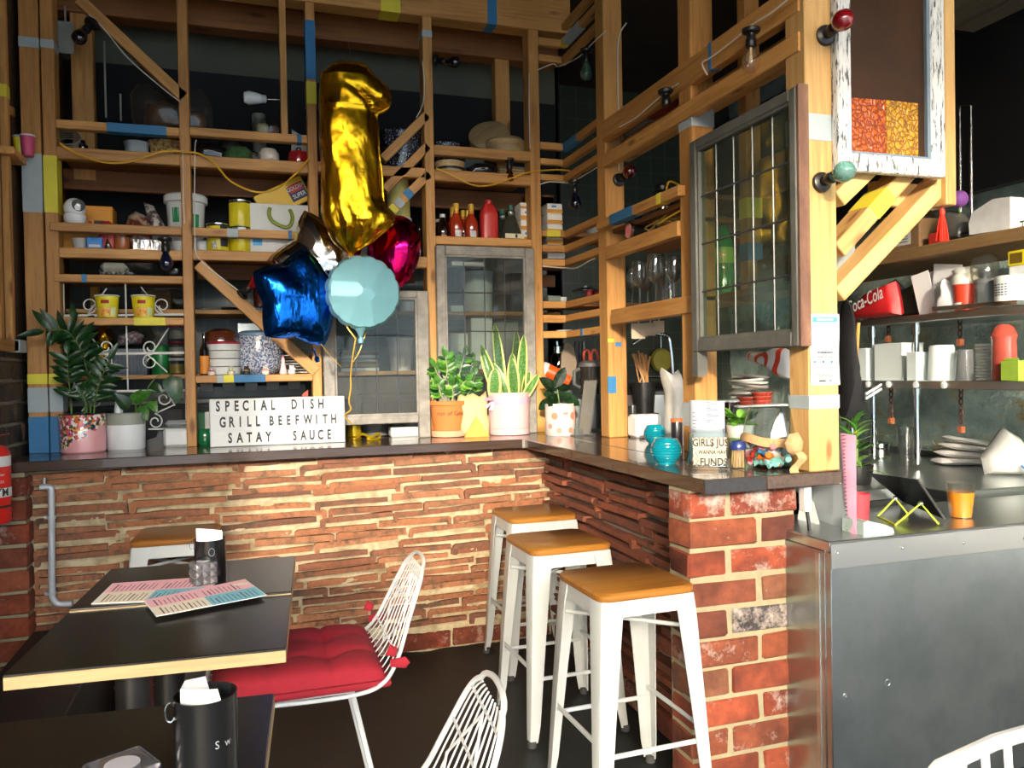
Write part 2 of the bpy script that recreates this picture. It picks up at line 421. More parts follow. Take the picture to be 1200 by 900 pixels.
# ---------------------------------------------------------------- floor, ceiling, outer walls
FLOOR = patchy('black painted concrete',[(.3,'#121615'),(.6,'#1b201f'),(.8,'#252a29')],6,.5,.12,dist=.002)
struct('floor',MB().box(-4.3,4.7,-5.0,6.0,-.06,0),FLOOR)
PAVE = plain('pale street concrete','#c2bfb6',.85,var=.1,scale=3)
struct('ground',MB().box(-16,16,-15.,-5.0,-.16,-.06),PAVE)
DARKW = plain('black painted wall','#0b0b0c',.75,var=.2)
GREYG = plain('grey green plaster','#5b5d50',.85,var=.12,scale=4)
CEIL = plain('dark brown ceiling','#2c2119',.85,var=.25,scale=3)
struct('ceiling',MB().box(-4.3,4.7,.3,6.0,3.16,3.24),CEIL)
INW=plain('pale bounce wall','#dfdfdc',.8,var=.06,scale=2)  # unseen hall surfaces, added pale to bounce daylight inwards
struct('ceiling_hall',MB().box(-4.3,4.7,-5.0,.3,4.0,4.08),INW)
struct('trim_2',MB().box(-4.3,4.7,.3,.38,3.24,4.08),INW)
HEX = None
def hexwall():
    mt,nt,bs=_new('dark green hex tile'); mp=_coord(nt,(1,1,1),False); v=nt.nodes.new('ShaderNodeTexVoronoi'); v.feature='DISTANCE_TO_EDGE'; v.inputs['Scale'].default_value=9.; v.inputs['Randomness'].default_value=.0
    nt.links.new(mp.outputs['Vector'],v.inputs['Vector']); r=_ramp(nt,v.outputs['Distance'],[(.03,'#4a5246'),(.07,'#2b3129')]); nt.links.new(r.outputs['Color'],bs.inputs['Base Color']); bs.inputs['Roughness'].default_value=.3
    return mt
HEX = hexwall()
w=struct('wall_back',MB().box(-1.2,1.75,YK,YK+.1,0,3.16),HEX)
part('upper_panel',MB().box(-.95,1.72,YK-.03,YK-.004,2.0,2.80),DARKW,w,True,label='black painted board across the upper wall')
part('plaster_strip',MB().box(-.95,1.72,YK-.03,YK-.004,2.80,3.16),GREYG,w,True,label='grey green strip below the ceiling')
struct('wall_kitchen',MB().box(1.75,4.6,5.0,5.1,0,3.24),HEX)
struct('wall_divider',MB().box(1.66,1.76,YK,5.1,0,3.24),DARKW)
PLAST = patchy('mottled green plaster',[(.30,'#4c554d'),(.40,'#8ea399'),(.54,'#b2c6bd'),(.62,'#b5ac84'),(.68,'#6a614f'),(.74,'#9bb0a6')],4.2,.8,1.,dist=.04)
def rough_wall(u,v):
    y=1.3+3.7*u; z=.0+3.2*v
    d=.05*noise.fractal(Vector((y*2.6,z*3.4,2.)),1.,2.,5)
    return (3.30+d,y,z)
wr=struct('wall_right',MB().grid(rough_wall,60,50),PLAST)
KBLACK = plain('blackish board','#17181a',.6,var=.3,scale=5)  # near black with uneven tone
part('upper_panel',MB().box(3.16,3.22,1.3,4.9,2.03,2.95),KBLACK,wr,True,label='dark board above the wooden kitchen shelf')
SOFF = wood('grey soffit board','#6e6b5c','#8d8976',rough=.7,along='y',knots=False)
qs=P(1142,39,X=3.15)
so=thing('board_soffit','low grey boarded soffit over the kitchen at the upper right corner','soffit',(2.7,qs.y-.5,qs.z))
for k in range(7):
    x=2.24+k*.13
    part('plank',MB().box(x,x+.124,qs.y-1.1,qs.y,qs.z+.003*(k%2),qs.z+.03,.006),SOFF,so,True)
part('fascia',MB().box(2.24,3.15,qs.y,qs.y+.02,qs.z,3.155),DARKW,so,True)
# left wall: dark brick, its pier and the front of the building
BRICK = brickmat('old red brick'); MORT = plain('lime mortar','#8f866a',.95,var=.12,scale=30,bump=.8); MORTD = plain('grey old mortar','#7d7465',.95,var=.15,scale=30,bump=.8)
BRICKD = tilemat('dark brown brick',['#54432f','#4a3a2a','#5f4b36','#43352a'],'#2c2620')
wl_=struct('wall_left',MB().box(XL-.16,XL-.02,1.15,YK,0,1.36),MORTD)
def brickmesh(l,h,d,seed):
    r=random.Random(seed); b=MB(); c=.006
    b.box(0,l,0,d,0,h,c); b.v=[Vector((v.x+r.uniform(-.003,.003),v.y+r.uniform(-.003,.003),v.z+r.uniform(-.0028,.0028))) for v in b.v]
    return b
LB=[mesh_of(brickmesh(.225,.074,.03,k),'brick',BRICKD) for k in range(4)]
for row in range(6):
    for k in range(5):
        y=3.0+k*.237-(row%2)*.118
        if y+.225>4.32: continue
        place('brick',LB[(row+k)%4],wl_,wmat(wl_).inverted()@T(XL-.012+U(-.003,.003),y,.90+row*.087)@RZ(PI/2))
# upper left wall: open stud frame with boards
lf=thing('timber_left_frame','pine stud frame standing on the dark brick wall at far left','frame',(XL,3.5,1.36))
z_s=P(0,404,X=XL).z
timber('sill',(XL-.03,2.6,z_s),(XL-.03,3.785,z_s),.09,.045,lf)
band(timber('sill',(XL-.015,3.62,z_s+.001),(XL-.015,3.74,z_s+.001),.092,.047,lf),.0,.1,GREY)
for y,wd in ((3.42,.05),(3.505,.045),(3.66,.04)):
    p_=timber('post',(XL-.03,y,z_s+.02),(XL-.03,y,3.1),wd,.07,lf,up=(1,0,0))
    if abs(y-3.66)<.01: band(p_,P(22,123,X=XL).z-z_s-.05,P(22,123,X=XL).z-z_s+.0,YEL)
timber('brace',(XL-.04,3.62,P(20,45,X=XL).z),(XL-.04,3.79,P(50,72,X=XL).z),.04,.05,lf)
timber('rail',(XL-.03,3.66,P(30,150,X=XL).z),(XL-.03,3.82,P(50,165,X=XL).z),.04,.04,lf)
timber('shelf_board',(XL-.03,3.60,P(36,200,X=XL).z-.015),(XL-.03,3.79,P(36,200,X=XL).z-.015),.13,.03,lf)
part('backing_board',MB().box(XL-.2,XL-.17,2.6,4.1,z_s,3.1),WOOD_DK,lf,True)
# the pier under the left end of the bar
pz=BZ-BTH
pr=thing('brick_pier','worn red brick pier under the left end of the bar','pier',(-.86,3.55,0)); pr['kind']='structure'
part('mortar_core',MB().box(-1.05,-.826,3.44,3.78,0,pz-.002),MORT,pr,True)
SB=[mesh_of(brickmesh(.226,.076,.11,k+9),'brick',BRICK) for k in range(5)]; HB=[mesh_of(brickmesh(.108,.076,.11,k+19),'brick',BRICK) for k in range(5)]
for row in range(10):
    z=.006+row*.0885
    if row%2==0:
        place('brick',SB[row%5],pr,wmat(pr).inverted()@T(-1.044,3.43+U(-.003,.003),z))
        place('brick',HB[row%5],pr,wmat(pr).inverted()@T(-.816,3.55,z)@RZ(PI/2)); place('brick',HB[(row+2)%5],pr,wmat(pr).inverted()@T(-.816,3.667,z)@RZ(PI/2))
    else:
        place('brick',HB[row%5],pr,wmat(pr).inverted()@T(-1.044,3.43,z))
        place('brick',SB[(row+2)%5],pr,wmat(pr).inverted()@T(-.816+U(-.002,.004),3.43,z)@RZ(PI/2)); place('brick',HB[(row+1)%5],pr,wmat(pr).inverted()@T(-.816,3.667,z)@RZ(PI/2))
# unseen front shaped for the light: side wall, header, far roofline bound the sun
OUT = plain('pale render outside','#b9b2a4',.9,var=.08,scale=2)
struct('wall_front',MB().box(XL-.16,XL-.02,1.15,YK,1.36,3.16),plain('brown board wall','#5d4128',.8,var=.2,scale=3))
struct('trim_1',MB().box(-4.3,4.7,-5.0,-4.88,3.76,4.0),WOOD_DK)  # unseen header, its underside set to cut off the sun above
struct('wall_sunblock',MB().box(-16,16,-15.,-14.5,-.1,5.02).box(-16,16,-15.05,-14.4,5.02,5.10),OUT)  # unseen block added opposite, its height keeps sun off the floor
struct('wall_side',MB().box(-4.3,-4.2,-5.0,1.25,0,4.0),INW)  # unseen side walls of the hall, added for bounce
struct('wall_jog',MB().box(-4.2,XL-.02,1.15,1.25,0,3.16),INW)
struct('wall_far_right',MB().box(4.6,4.7,-5.0,5.0,0,4.0),INW)
# ---------------------------------------------------------------- bar tops
BARW = wood('dark stained bar timber','#2d231d','#4d3d33',rough=.22,coat=.35,knots=False)
BARWY = wood('dark stained bar timber across','#2d231d','#4d3d33',rough=.22,along='y',coat=.35,knots=False)
bt=thing('bar_counter','long dark stained timber bar top turning the corner to the right','counter',(.4,3.6,BZ-BTH))
xl0=XL-.02
part('front_plank',MB().box(xl0,XB-.002,YB,YB+.19,BZ-BTH,BZ,.003),BARW,bt,True)
part('rear_plank',MB().box(xl0,XB+.4,YB+.193,YF+.12,BZ-BTH,BZ,.003),BARW,bt,True)
part('return_plank',MB().box(XB,XB+.20,YE,YB+.19,BZ-BTH,BZ,.003),BARWY,bt,True)
part('return_plank',MB().box(XB+.203,XO,YE,YB+.19,BZ-BTH,BZ,.003),BARWY,bt,True)
BEND = plain('rough sawn end grain','#25262a',.7,var=.25,scale=60,bump=.5)
part('end_grain',MB().box(XB+.002,XB+.199,YE-.003,YE+.001,BZ-BTH+.001,BZ-.001),BEND,bt,True,label='charcoal end grain of the bar')
part('corner_strip',MB().box(XB-.012,XB+.001,YB-.002,YB+.01,BZ-BTH,BZ+.001),plain('pale metal strip','#9a948c',.4,.6),bt,True)
# ---------------------------------------------------------------- tile walls under the bar
MORTW = patchy('crumbly cream mortar',[(.3,'#8a7a5c'),(.5,'#b5a684'),(.7,'#c9bd9f')],16,.95,.6,dist=.006)
TILE = tilemat('stacked clay roof tile',['#96603f','#a36a47','#7f4d35','#a9724f','#6d4837','#8f5a3e'],'#4f3f2f')
TILER = tilemat('dark clay roof tile',['#7d4028','#8c4a2e','#6a3826','#96553a','#5c3527'],'#40322a')
def tileprof(k,L):
    r=random.Random(k); t=r.uniform(.017,.027); nb=r.uniform(.018,.028); w=r.uniform(.014,.020); j=lambda:r.uniform(-.0018,.0018)
    kind=k%4
    if kind<2: pts=[(0,-nb),(w,-nb+j()),(w+.005,-.002),(L*.5,j()),(L,j()),(L,t+j()),(L*.5,t+j()),(.012,t+.002),(0,t-.006)]
    elif kind==2: pts=[(0,j()),(L-w-.005,j()),(L-w,-nb*.7),(L,-nb*.7),(L,t-.005),(L-.012,t+.001),(L*.5,t+j()),(0,t)]
    else: pts=[(0,j()),(L*.35,j()),(L*.7,j()),(L,j()),(L,t+j()),(L*.6,t+.004),(L*.3,t+j()),(0,t)]
    return pts
TM=[];TMR=[]
for k in range(12):
    L=.30+.012*k
    TM.append((L,mesh_of(MB().prism(tileprof(k,L),0,.055),'roof_tile',TILE)))
    TMR.append((L,mesh_of(MB().prism(tileprof(k+5,L),0,.075),'roof_tile',TILER)))
def mortar_face(x0,x1,z0,z1):
    def f(u,v):
        x=x0+(x1-x0)*u; z=z0+(z1-z0)*v
        return (x,YW-.004+.022*noise.noise(Vector((x*9,z*34,1.)))+.007*noise.noise(Vector((x*60,z*90,4.))),z)
    return f
wb=struct('wall_bar',MB().grid(mortar_face(-.83,XW+.02,.0,pz),220,110).box(-.83,XW+.1,YW+.03,YW+.06,0,pz),MORTW)
row=0; z=.118
while z<pz-.022:
    x=-.815+U(-.12,0)
    while x<XW-.05:
        k=R_.randrange(12); L,me=TM[k]
        if x+L>XW+.05: L,me=TM[0]
        s=min(1.,(XW+.0-x)/L)
        if s<.25: break
        x_=max(x,-.815)
        if x<-.815: s=min(s,(x+L+.815)/L)
        place('roof_tile',me,wb,wmat(wb).inverted()@T(x_,YW-.020+U(-.009,.008),z+U(-.007,.007))@RY(U(-.034,.012))@SCL(s,1,1))
        x+=L+U(.004,.02)
    z+=.0370+U(-.003,.004); row+=1
for k in range(9): 
    x=-.82+k*.237
    place('brick',SB[k%5],wb,wmat(wb).inverted()@T(x,YW-.018,.008))
wr_=struct('wall_return',MB().grid(lambda u,v:(XW+.010*noise.noise(Vector((u*30,v*36,7.))),2.12+1.39*u,pz*v),70,50).box(XW+.02,XW+.05,2.12,3.5,0,pz),MORTD)
z=.118; row=0
while z<pz-.02:
    y=2.06+U(-.02,.1)
    while y<3.46:
        k=R_.randrange(12); L,me=TMR[k]
        s=min(1.,(3.49-y)/L)
        if s<.25: break
        place('roof_tile',me,wr_,wmat(wr_).inverted()@T(XW-.030+U(-.022,.008),y+L*s,z+U(-.006,.006))@RZ(-PI/2)@RY(U(-.015,.02))@SCL(s,1,1))
        y+=L*s+U(.004,.03)
    z+=.0415+U(-.003,.004); row+=1
for k in range(6): place('brick',SB[k%5],wr_,wmat(wr_).inverted()@T(XW-.03,2.26+k*.237,.008)@RZ(-PI/2))
# ---------------------------------------------------------------- brick column at the end of the bar
cx0,cx1,cy0=1.169,1.531,1.992
co=thing('brick_column','red brick column with white bloom holding up the near bar end','pillar',((cx0+cx1)/2,2.05,0)); co['kind']='structure'
part('mortar_core',MB().box(cx0+.005,cx1-.005,cy0+.005,cy0+.12,0,pz-.001),MORT,co,True)
for row in range(11):
    z=pz-.076-.006-row*.0862
    I=wmat(co).inverted()
    if z<-.05: break
    hz=.076 if z>=0 else .076+z
    sz=hz/.076; z=max(z,.002)
    j=lambda:U(-.0035,.003)
    a=cx0+j()*.5
    if row%2==0:
        place('brick',HB[row%5],co,I@T(a,cy0+j(),z)@SCL(1.15,1.05,sz)); place('brick',SB[(row*3)%5],co,I@T(a+.138,cy0+j(),z)@SCL(1.,1.05,sz))
    else:
        place('brick',SB[(row*2+1)%5],co,I@T(a,cy0+j(),z)@SCL(1.,1.05,sz)); place('brick',HB[(row+2)%5],co,I@T(a+.242,cy0+j(),z)@SCL(1.1,1.05,sz))
# ---------------------------------------------------------------- shelf frame over the back bar
TOPZ=P(400,7,Y=YF).z
sf=thing('timber_shelf_frame','tall pine shelf frame with painted bands standing on the back bar','shelving',(.4,YF,BZ))
def zF(x,y): return P(x,y,Y=YF).z
def xF(x,y): return P(x,y,Y=YF).x
def zR(x,y): return P(x,y,Y=YR).z
posts={}
def fpost(key,px0,px1,py,z0=BZ,z1=TOPZ):
    posts[key]=post(xF(px0,py),xF(px1,py),YF,.09,z0,z1,sf); return posts[key]
p0=fpost('corner',54.5,70,330); pA=fpost('outer',31,54,400,BZ,3.1)
for o in (p0,pA):
    bandz(o,BZ+.001,zF(60,488),BLUE,BZ); bandz(o,zF(60,483),zF(60,454),GREY,BZ); bandz(o,zF(60,450),zF(60,438),YEL,BZ)
bandz(p0,zF(60,249),zF(60,182),YEL,BZ); bandz(p0,zF(55,56),zF(55,46),GREY,BZ); bandz(pA,zF(42,249),zF(42,180),GREY,BZ); bandz(pA,zF(42,56),zF(42,44),GREY,BZ)
fpost('second',216,228,400)
p3=post(xF(328,80),xF(336,80),YF,.07,zF(332,158),TOPZ,sf)
p4=fpost('fourth',363.5,374.5,300); bandz(p4,zF(368,93),zF(368,24),BLUE,BZ); bandz(p4,zF(368,122),zF(368,96),YEL,BZ)
p5=fpost('fifth',502,513,400); bandz(p5,zF(500,43),zF(500,35),GREY,BZ)
p6=fpost('sixth',625,637,400)
X0,X2,X4,X5,X6=(xF(70,330),xF(216,400),xF(363.5,300),xF(502,400),xF(625,400))
X2b,X4b,X5b,X6b=(xF(228,400),xF(374.5,300),xF(513,400),xF(637,400))
def rail(name,xa,xb,px,yt,yb,d=.045,y=YF,mt=None,yo=.0):
    zt=P(px,yt,Y=y).z; zb=P(px,yb,Y=y).z; zc=(zt+zb)/2
    return timber(name,(xa,y+yo+d/2,zc),(xb,y+yo+d/2,zc),d,zt-zb,sf,mt),zt
def deck(xa,xb,zt,y0=YF+.05,y1=YR,name='shelf_board',mt=None):
    return timber(name,(xa,(y0+y1)/2,zt-.011),(xb,(y0+y1)/2,zt-.011),y1-y0,.02,sf,mt or WOOD_DK,c=.002)
Z={}
r,_=rail('rail',X0,X2,140,144.5,154.5); band(r,xF(125,150)-X0,xF(195,150)-X0,BLUE)
r,Z['1a']=rail('rail',X0,X2,140,176,189.5); deck(X0,X2,Z['1a'])
r,Z['1br']=rail('rail',X0-.03,X2,140,263.5,273.5,yo=-.012)
r,Z['1b']=rail('rail',X0,X2,140,291.5,303); deck(X0,X2,Z['1b'])
r,Z['1c']=rail('rail',X0-.02,X2,140,322.5,331.5,yo=-.008); band(r,xF(96,325)-X0+.02,xF(102,325)-X0+.02,BLUE); 
deck(X0,X2,Z['1c'],mt=WOOD_DK)
r,Z['1d']=rail('rail',X0-.02,X2,140,372,381,yo=-.008); band(r,xF(157,376)-X0+.02,xF(194,376)-X0+.02,YEL)
r,Z['2ar']=rail('rail',X2b,X4,300,154,163.5); band(r,xF(348,158)-X2b,xF(353.5,158)-X2b,BLUE)
r,Z['2a']=rail('rail',X2b,X4,300,186,199.5); deck(X2b,X4,Z['2a'])
r,Z['2br']=rail('rail',X2b,X4,300,269,278.5); band(r,xF(266,272)-X2b,xF(279,272)-X2b,GREY); band(r,xF(338,272)-X2b,xF(342,272)-X2b,BLUE)
r,Z['2b']=rail('rail',X2b,X4,300,294.5,306); deck(X2b,X4,Z['2b'])
r,Z['2e']=rail('rail',X2b,X4,300,439,447.5); deck(X2b,X4,Z['2e'],mt=WOOD)
band(r,xF(254,443)-X2b,xF(262,443)-X2b,GREY); band(r,xF(262,443)-X2b,xF(274,443)-X2b,YEL); band(r,xF(274,443)-X2b,xF(311,443)-X2b,BLUE)
r,Z['3a']=rail('rail',X4b,X5,470,195,207); deck(X4b,X5,Z['3a'])
r,Z['3b']=rail('rail',X4b,X5,470,300,313); deck(X4b,X5,Z['3b'])
r,Z['4ar']=rail('rail',X5b,X6,560,173,184.5)
r,Z['4a']=rail('rail',X5b,X6,560,201,214); deck(X5b,X6,Z['4a'])
r,Z['4b']=rail('rail',X5b,X6,560,278,287.5); deck(X5b,X6,Z['4b'])
# slats that fold round the inner corner, twelve of them
slats=[(27,35),(45,54),(65,73),(167,175),(186,193),(204.5,212),(270,277),(287,295),(303.5,312),(353,361),(369,378),(388,396)]
XI=XP
yC=3.298
for k,(yt,yb) in enumerate(slats):
    r,zt=rail('slat',X6b,XI,650,yt,yb,d=.035)
    h=.034; zc=zt-h/2
    q=timber('slat',(XI+.017,YF+.035,zc),(XI+.017,yC+.08,zc),.035,h,sf)
    if k==6: band(r,xF(641,275)-X6b,xF(657,275)-X6b,YEL)
    if k==3: band(q,.0,.20,BLUE)
    if k==1: band(q,.06,.26,GREY); band(q,.02,.055,YEL)
    if k==11: band(q,.22,.25,BLUE)
    if k in (6,8,9,10,11): deck(X6b,(2.0 if k in (6,9) else 1.62),zt,YF+.03,YR)
ms=post(XI+.036,XI+.075,yC+.10,.045,BZ,TOPZ,sf); bandz(ms,P(705,223,X=XI).z-.02,P(705,203,X=XI).z-.02,YEL,BZ)
# diagonals
def diag(a,b,w=.045,d=.045,name='brace',yo=0.): 
    pa=P(*a,Y=YF);pb=P(*b,Y=YF); return timber(name,(pa.x,YF+d/2+yo,pa.z),(pb.x,YF+d/2+yo,pb.z),w,d,sf,up=(0,1,0))
diag((92,-2),(216,114),.048); diag((232,309),(371,436),.052,yo=-.004)
diag((449,186),(501,134),.042); diag((451,222),(502,170),.042)
d3=diag((459,247),(503,203),.042); band(d3,.0,.03,YEL); band(d3,.035,.075,GREY); band(d3,.10,.14,BLUE)
# header beam on top, rear row
hb=timber('header',(-.9,YF+.045,TOPZ+.12),(XI+.05,YF+.045,TOPZ+.12),.10,.24,sf,WOOD)
band(hb,xF(446,3)+.9,xF(469,3)+.9,YEL); band(hb,xF(571,12)+.9,xF(582,12)+.9,BLUE)
zb=zR(400,48); timber('rear_beam',(-1.0,YR+.05,zb+.075),(XI+.1,YR+.05,zb+.075),.10,.15,sf,WOOD_DK)
for x0,x1,yb_ in ((83,109,150),(581,598,160)):
    post(P(x0,100,Y=YR).x,P(x1,100,Y=YR).x,YR+.01,.07,zR(x0,yb_+60),zb,sf,WOOD)
def rearboard(xa,xb,px,yt,yb,mt=WOOD_DK): 
    zt=zR(px,yt);z2=zR(px,yb); timber('rear_board',(xa,YR+.03,(zt+z2)/2),(xb,YR+.03,(zt+z2)/2),.03,zt-z2,sf,mt)
rearboard(-.80,X4b,215,204,227); rearboard(X4b,1.60,560,223,245); rearboard(X6b,1.60,650,230,249); rearboard(X2b,X5,300,310,328); rearboard(X6b,1.60,650,322,336)
ZR1=zR(300,363); ZR2=zR(300,437); ZR0=zR(600,366)
for xa,xb,zt in ((-.80,X4b,ZR1),(-.80,X4b,ZR2),(X4b,1.62,ZR1),(X4b,1.62,ZR2)):
    deck(xa,xb,zt,YR,YK-.005,'rear_shelf',WOOD)
part('side_panel',MB().box(-.86,-.84,YF+.09,YK,BZ,2.9),WOOD_DK,sf,True)
# low dark cabinet fronts under the rear shelves
KB = plain('dark grey cabinet','#3a3b3a',.6,var=.15,scale=5)
cb=thing('low_cabinet','low dark grey cupboard row behind the back bar','cabinet',(.4,YR+.15,0))
part('body',MB().box(-.80,1.60,YR+.02,YK-.01,0,1.12,.004),KB,cb,True)
part('worktop',MB().box(-.82,1.62,YR-.01,YK-.008,1.12,1.14,.003),plain('grey laminate','#7c7d7a',.4,var=.06),cb,True)
for k in range(5): part('door',MB().box(-.78+k*.475,-.78+k*.475+.465,YR+.0,YR+.018,.1,1.10,.003),KB,cb,True)
# ---------------------------------------------------------------- timber partition on the return bar
tp=thing('timber_partition','heavy pine post and rail partition standing on the return bar','partition',(XP,2.6,BZ))
def zX(x,y): return P(x,y,X=XP).z
PT=3.10
c1=timber('post',(XP+.047,yC+.045,BZ),(XP+.047,yC+.045,PT),.094,.09,tp,up=(0,1,0),c=.004)
def pb(o,x,ya,yb,mt,Yp): return band(o,P(x,ya,Y=Yp).z-BZ,P(x,yb,Y=Yp).z-BZ,mt)
def patch(o,x0,x1,y0,y1,mt,Yp):
    a=P(x0,y1,Y=Yp);c=P(x1,y0,Y=Yp); return part('paint_band',MB().box(a.x,c.x,Yp-.0015,Yp+.001,a.z,c.z),mt,o,True)
patch(c1,712.5,722,441,461,BLUE,yC); patch(c1,721,728,401,406,BLUE,yC); patch(c1,712.5,719,397,401,YEL,yC)
yC2=2.556; c2=timber('post',(XP+.047,yC2+.045,BZ),(XP+.047,yC2+.045,PT),.094,.09,tp,up=(0,1,0),c=.004)
pb(c2,820,148,126,GREY,yC2); pb(c2,820,500,472,GREY,yC2)
c3=timber('post',(XP+.046,YN+.045,BZ),(XP+.046,YN+.045,PT),.105,.09,tp,WOOD_SUNLIT,up=(0,1,0),c=.004,label='pale sunlit end post')
pb(c3,965,165,134,GREY,YN); pb(c3,965,479,463,GREY,YN)
def prail(px,yt,yb,y0=YN+.09,y1=yC,d=.04,xo=-.012,mt=None):
    zt=zX(px,yt); z2=zX(px,yb); return timber('rail',(XP+xo+d/2,y1,(zt+z2)/2),(XP+xo+d/2,y0,(zt+z2)/2),d,zt-z2,tp,mt),zt
r,_=prail(734,124,150,y0=YN+.02,y1=yC-.0); band(r,(yC-2.42),(yC-2.40),BLUE)
r,_=prail(734,166,182,y0=YN+.02)
r2=timber('rail',(XP+.10,yC,zX(734,160)),(XP+.10,YN+.1,zX(734,160)),.045,.09,tp)
r,Z['p2r']=prail(735,247,258,yC2+.05,yC+.04,xo=-.03); band(r,.14,.36,BLUE); band(r,.565,.60,YEL)
r,Z['p2']=prail(735,281,297,yC2+.09,yC)
timber('shelf_board',(XP+.16,yC,Z['p2']-.01),(XP+.16,yC2,Z['p2']-.01),.26,.02,tp,WOOD_DK)
r,Z['p3']=prail(741,359,377,yC2+.0,yC-.06,d=.045)
timber('shelf_board',(XP+.17,yC,Z['p3']-.012),(XP+.17,yC2,Z['p3']-.012),.25,.02,tp,WOOD)
# screen to the right of the end post: hung post, three raked boards, cross piece
sc=thing('raked_screen','slanting pine boards and hung post right of the end post','screen',(1.85,YN,1.7))
hpb=P(1115,240,Y=YN).z
hx0,hx1=P(1109,200,Y=YN).x,P(1121,200,Y=YN).x
timber('post',((hx0+hx1)/2,YN+.045,hpb),((hx0+hx1)/2,YN+.045,PT),hx1-hx0,.09,sc,WOOD_SUNLIT,up=(0,1,0))
xn=XP+.099
def rake(a,b,nm='raked_board'):
    pa=P(*a,Y=YN+.02);pb_=P(*b,Y=YN+.02)
    return timber(nm,(pa.x,YN+.065,pa.z),(pb_.x,YN+.065,pb_.z),.05,.09,sc,WOOD_SUNLIT,up=(0,1,0))
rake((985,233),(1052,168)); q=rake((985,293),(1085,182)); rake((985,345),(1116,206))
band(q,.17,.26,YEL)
a=P(1095,240,Y=YN+.05); b_=P(1112,215,Y=YN+.05); timber('block',(P(1040,228,Y=YN+.05).x,YN+.12,b_.z-.03),(hx1,YN+.12,b_.z-.03),.03,.075,sc,WOOD_SUNLIT)
# ---------------------------------------------------------------- steel counter, front right
SZ=.76
STF = patchy('worn steel sheet',[(.3,'#98a4a9'),(.5,'#b3bdc1'),(.7,'#8a969c')],1.6,.28,.06,metal=1.,dist=.01)
p1=P(972,635,Z=SZ)
sx0,sy0=p1.x,p1.y
st=thing('steel_counter','large stainless steel serving counter in the lower right corner','counter',(sx0+.6,sy0+.3,0))
part('top',MB().box(sx0,2.88,sy0,sy0+.385,SZ-.03,SZ,.003),STEEL,st,True)
part('front_panel',MB().box(sx0,2.88,sy0-.004,sy0+.02,.02,SZ-.03,.002),STF,st,True)
part('side_panel',MB().box(sx0-.001,sx0+.02,sy0+.02,sy0+.385,.02,SZ-.03,.002),STF,st,True)
part('edge_strip',MB().box(sx0+.0,2.88,sy0-.007,sy0-.0035,SZ-.075,SZ-.005,.001),STEEL,st,True)
part('corner_channel',MB().box(sx0-.004,sx0,sy0+.04,sy0+.055,.02,SZ-.04),STEEL,st,True)
for px,py in ((981,648),(1057,642),(1129,636),(1200,631)):
    q=P(px,py,Y=sy0-.007); part('rivet',MB().ball(.005,T(q.x,q.y,q.z)@RX(PI/2),8,5),CHROME,st,True)
for px,py,r0 in ((1128,828,.012),(1040,800,.009),(990,815,.005)):
    q=P(px,py,Y=sy0-.004); part('dent',MB().lathe([(r0*.1,-.001),(r0*.5,-.002),(r0,.0005),(r0*1.2,.0)],12,T(q.x,q.y-.0008,q.z)@RX(PI/2)),STF,st,True)
part('base',MB().box(sx0+.03,2.86,sy0+.03,sy0+.38,0,.02),BLACKPL,st,True)
# ================================================================ helpers for placing what was measured
def mpp(p): return (Vector(p)-Vector((0,0,CAM_H))).dot(FWD)/F      # metres per photograph pixel at a point
def on_top(px,py,r=0.,z=BZ):
    p=P(px,py,Z=z); d=Vector((p.x,p.y,0)).normalized(); return Vector((p.x+d.x*r,p.y+d.y*r,z))
def sh(px,py,y,z): 
    p=P(px,py,Y=y); return Vector((p.x,y,z))
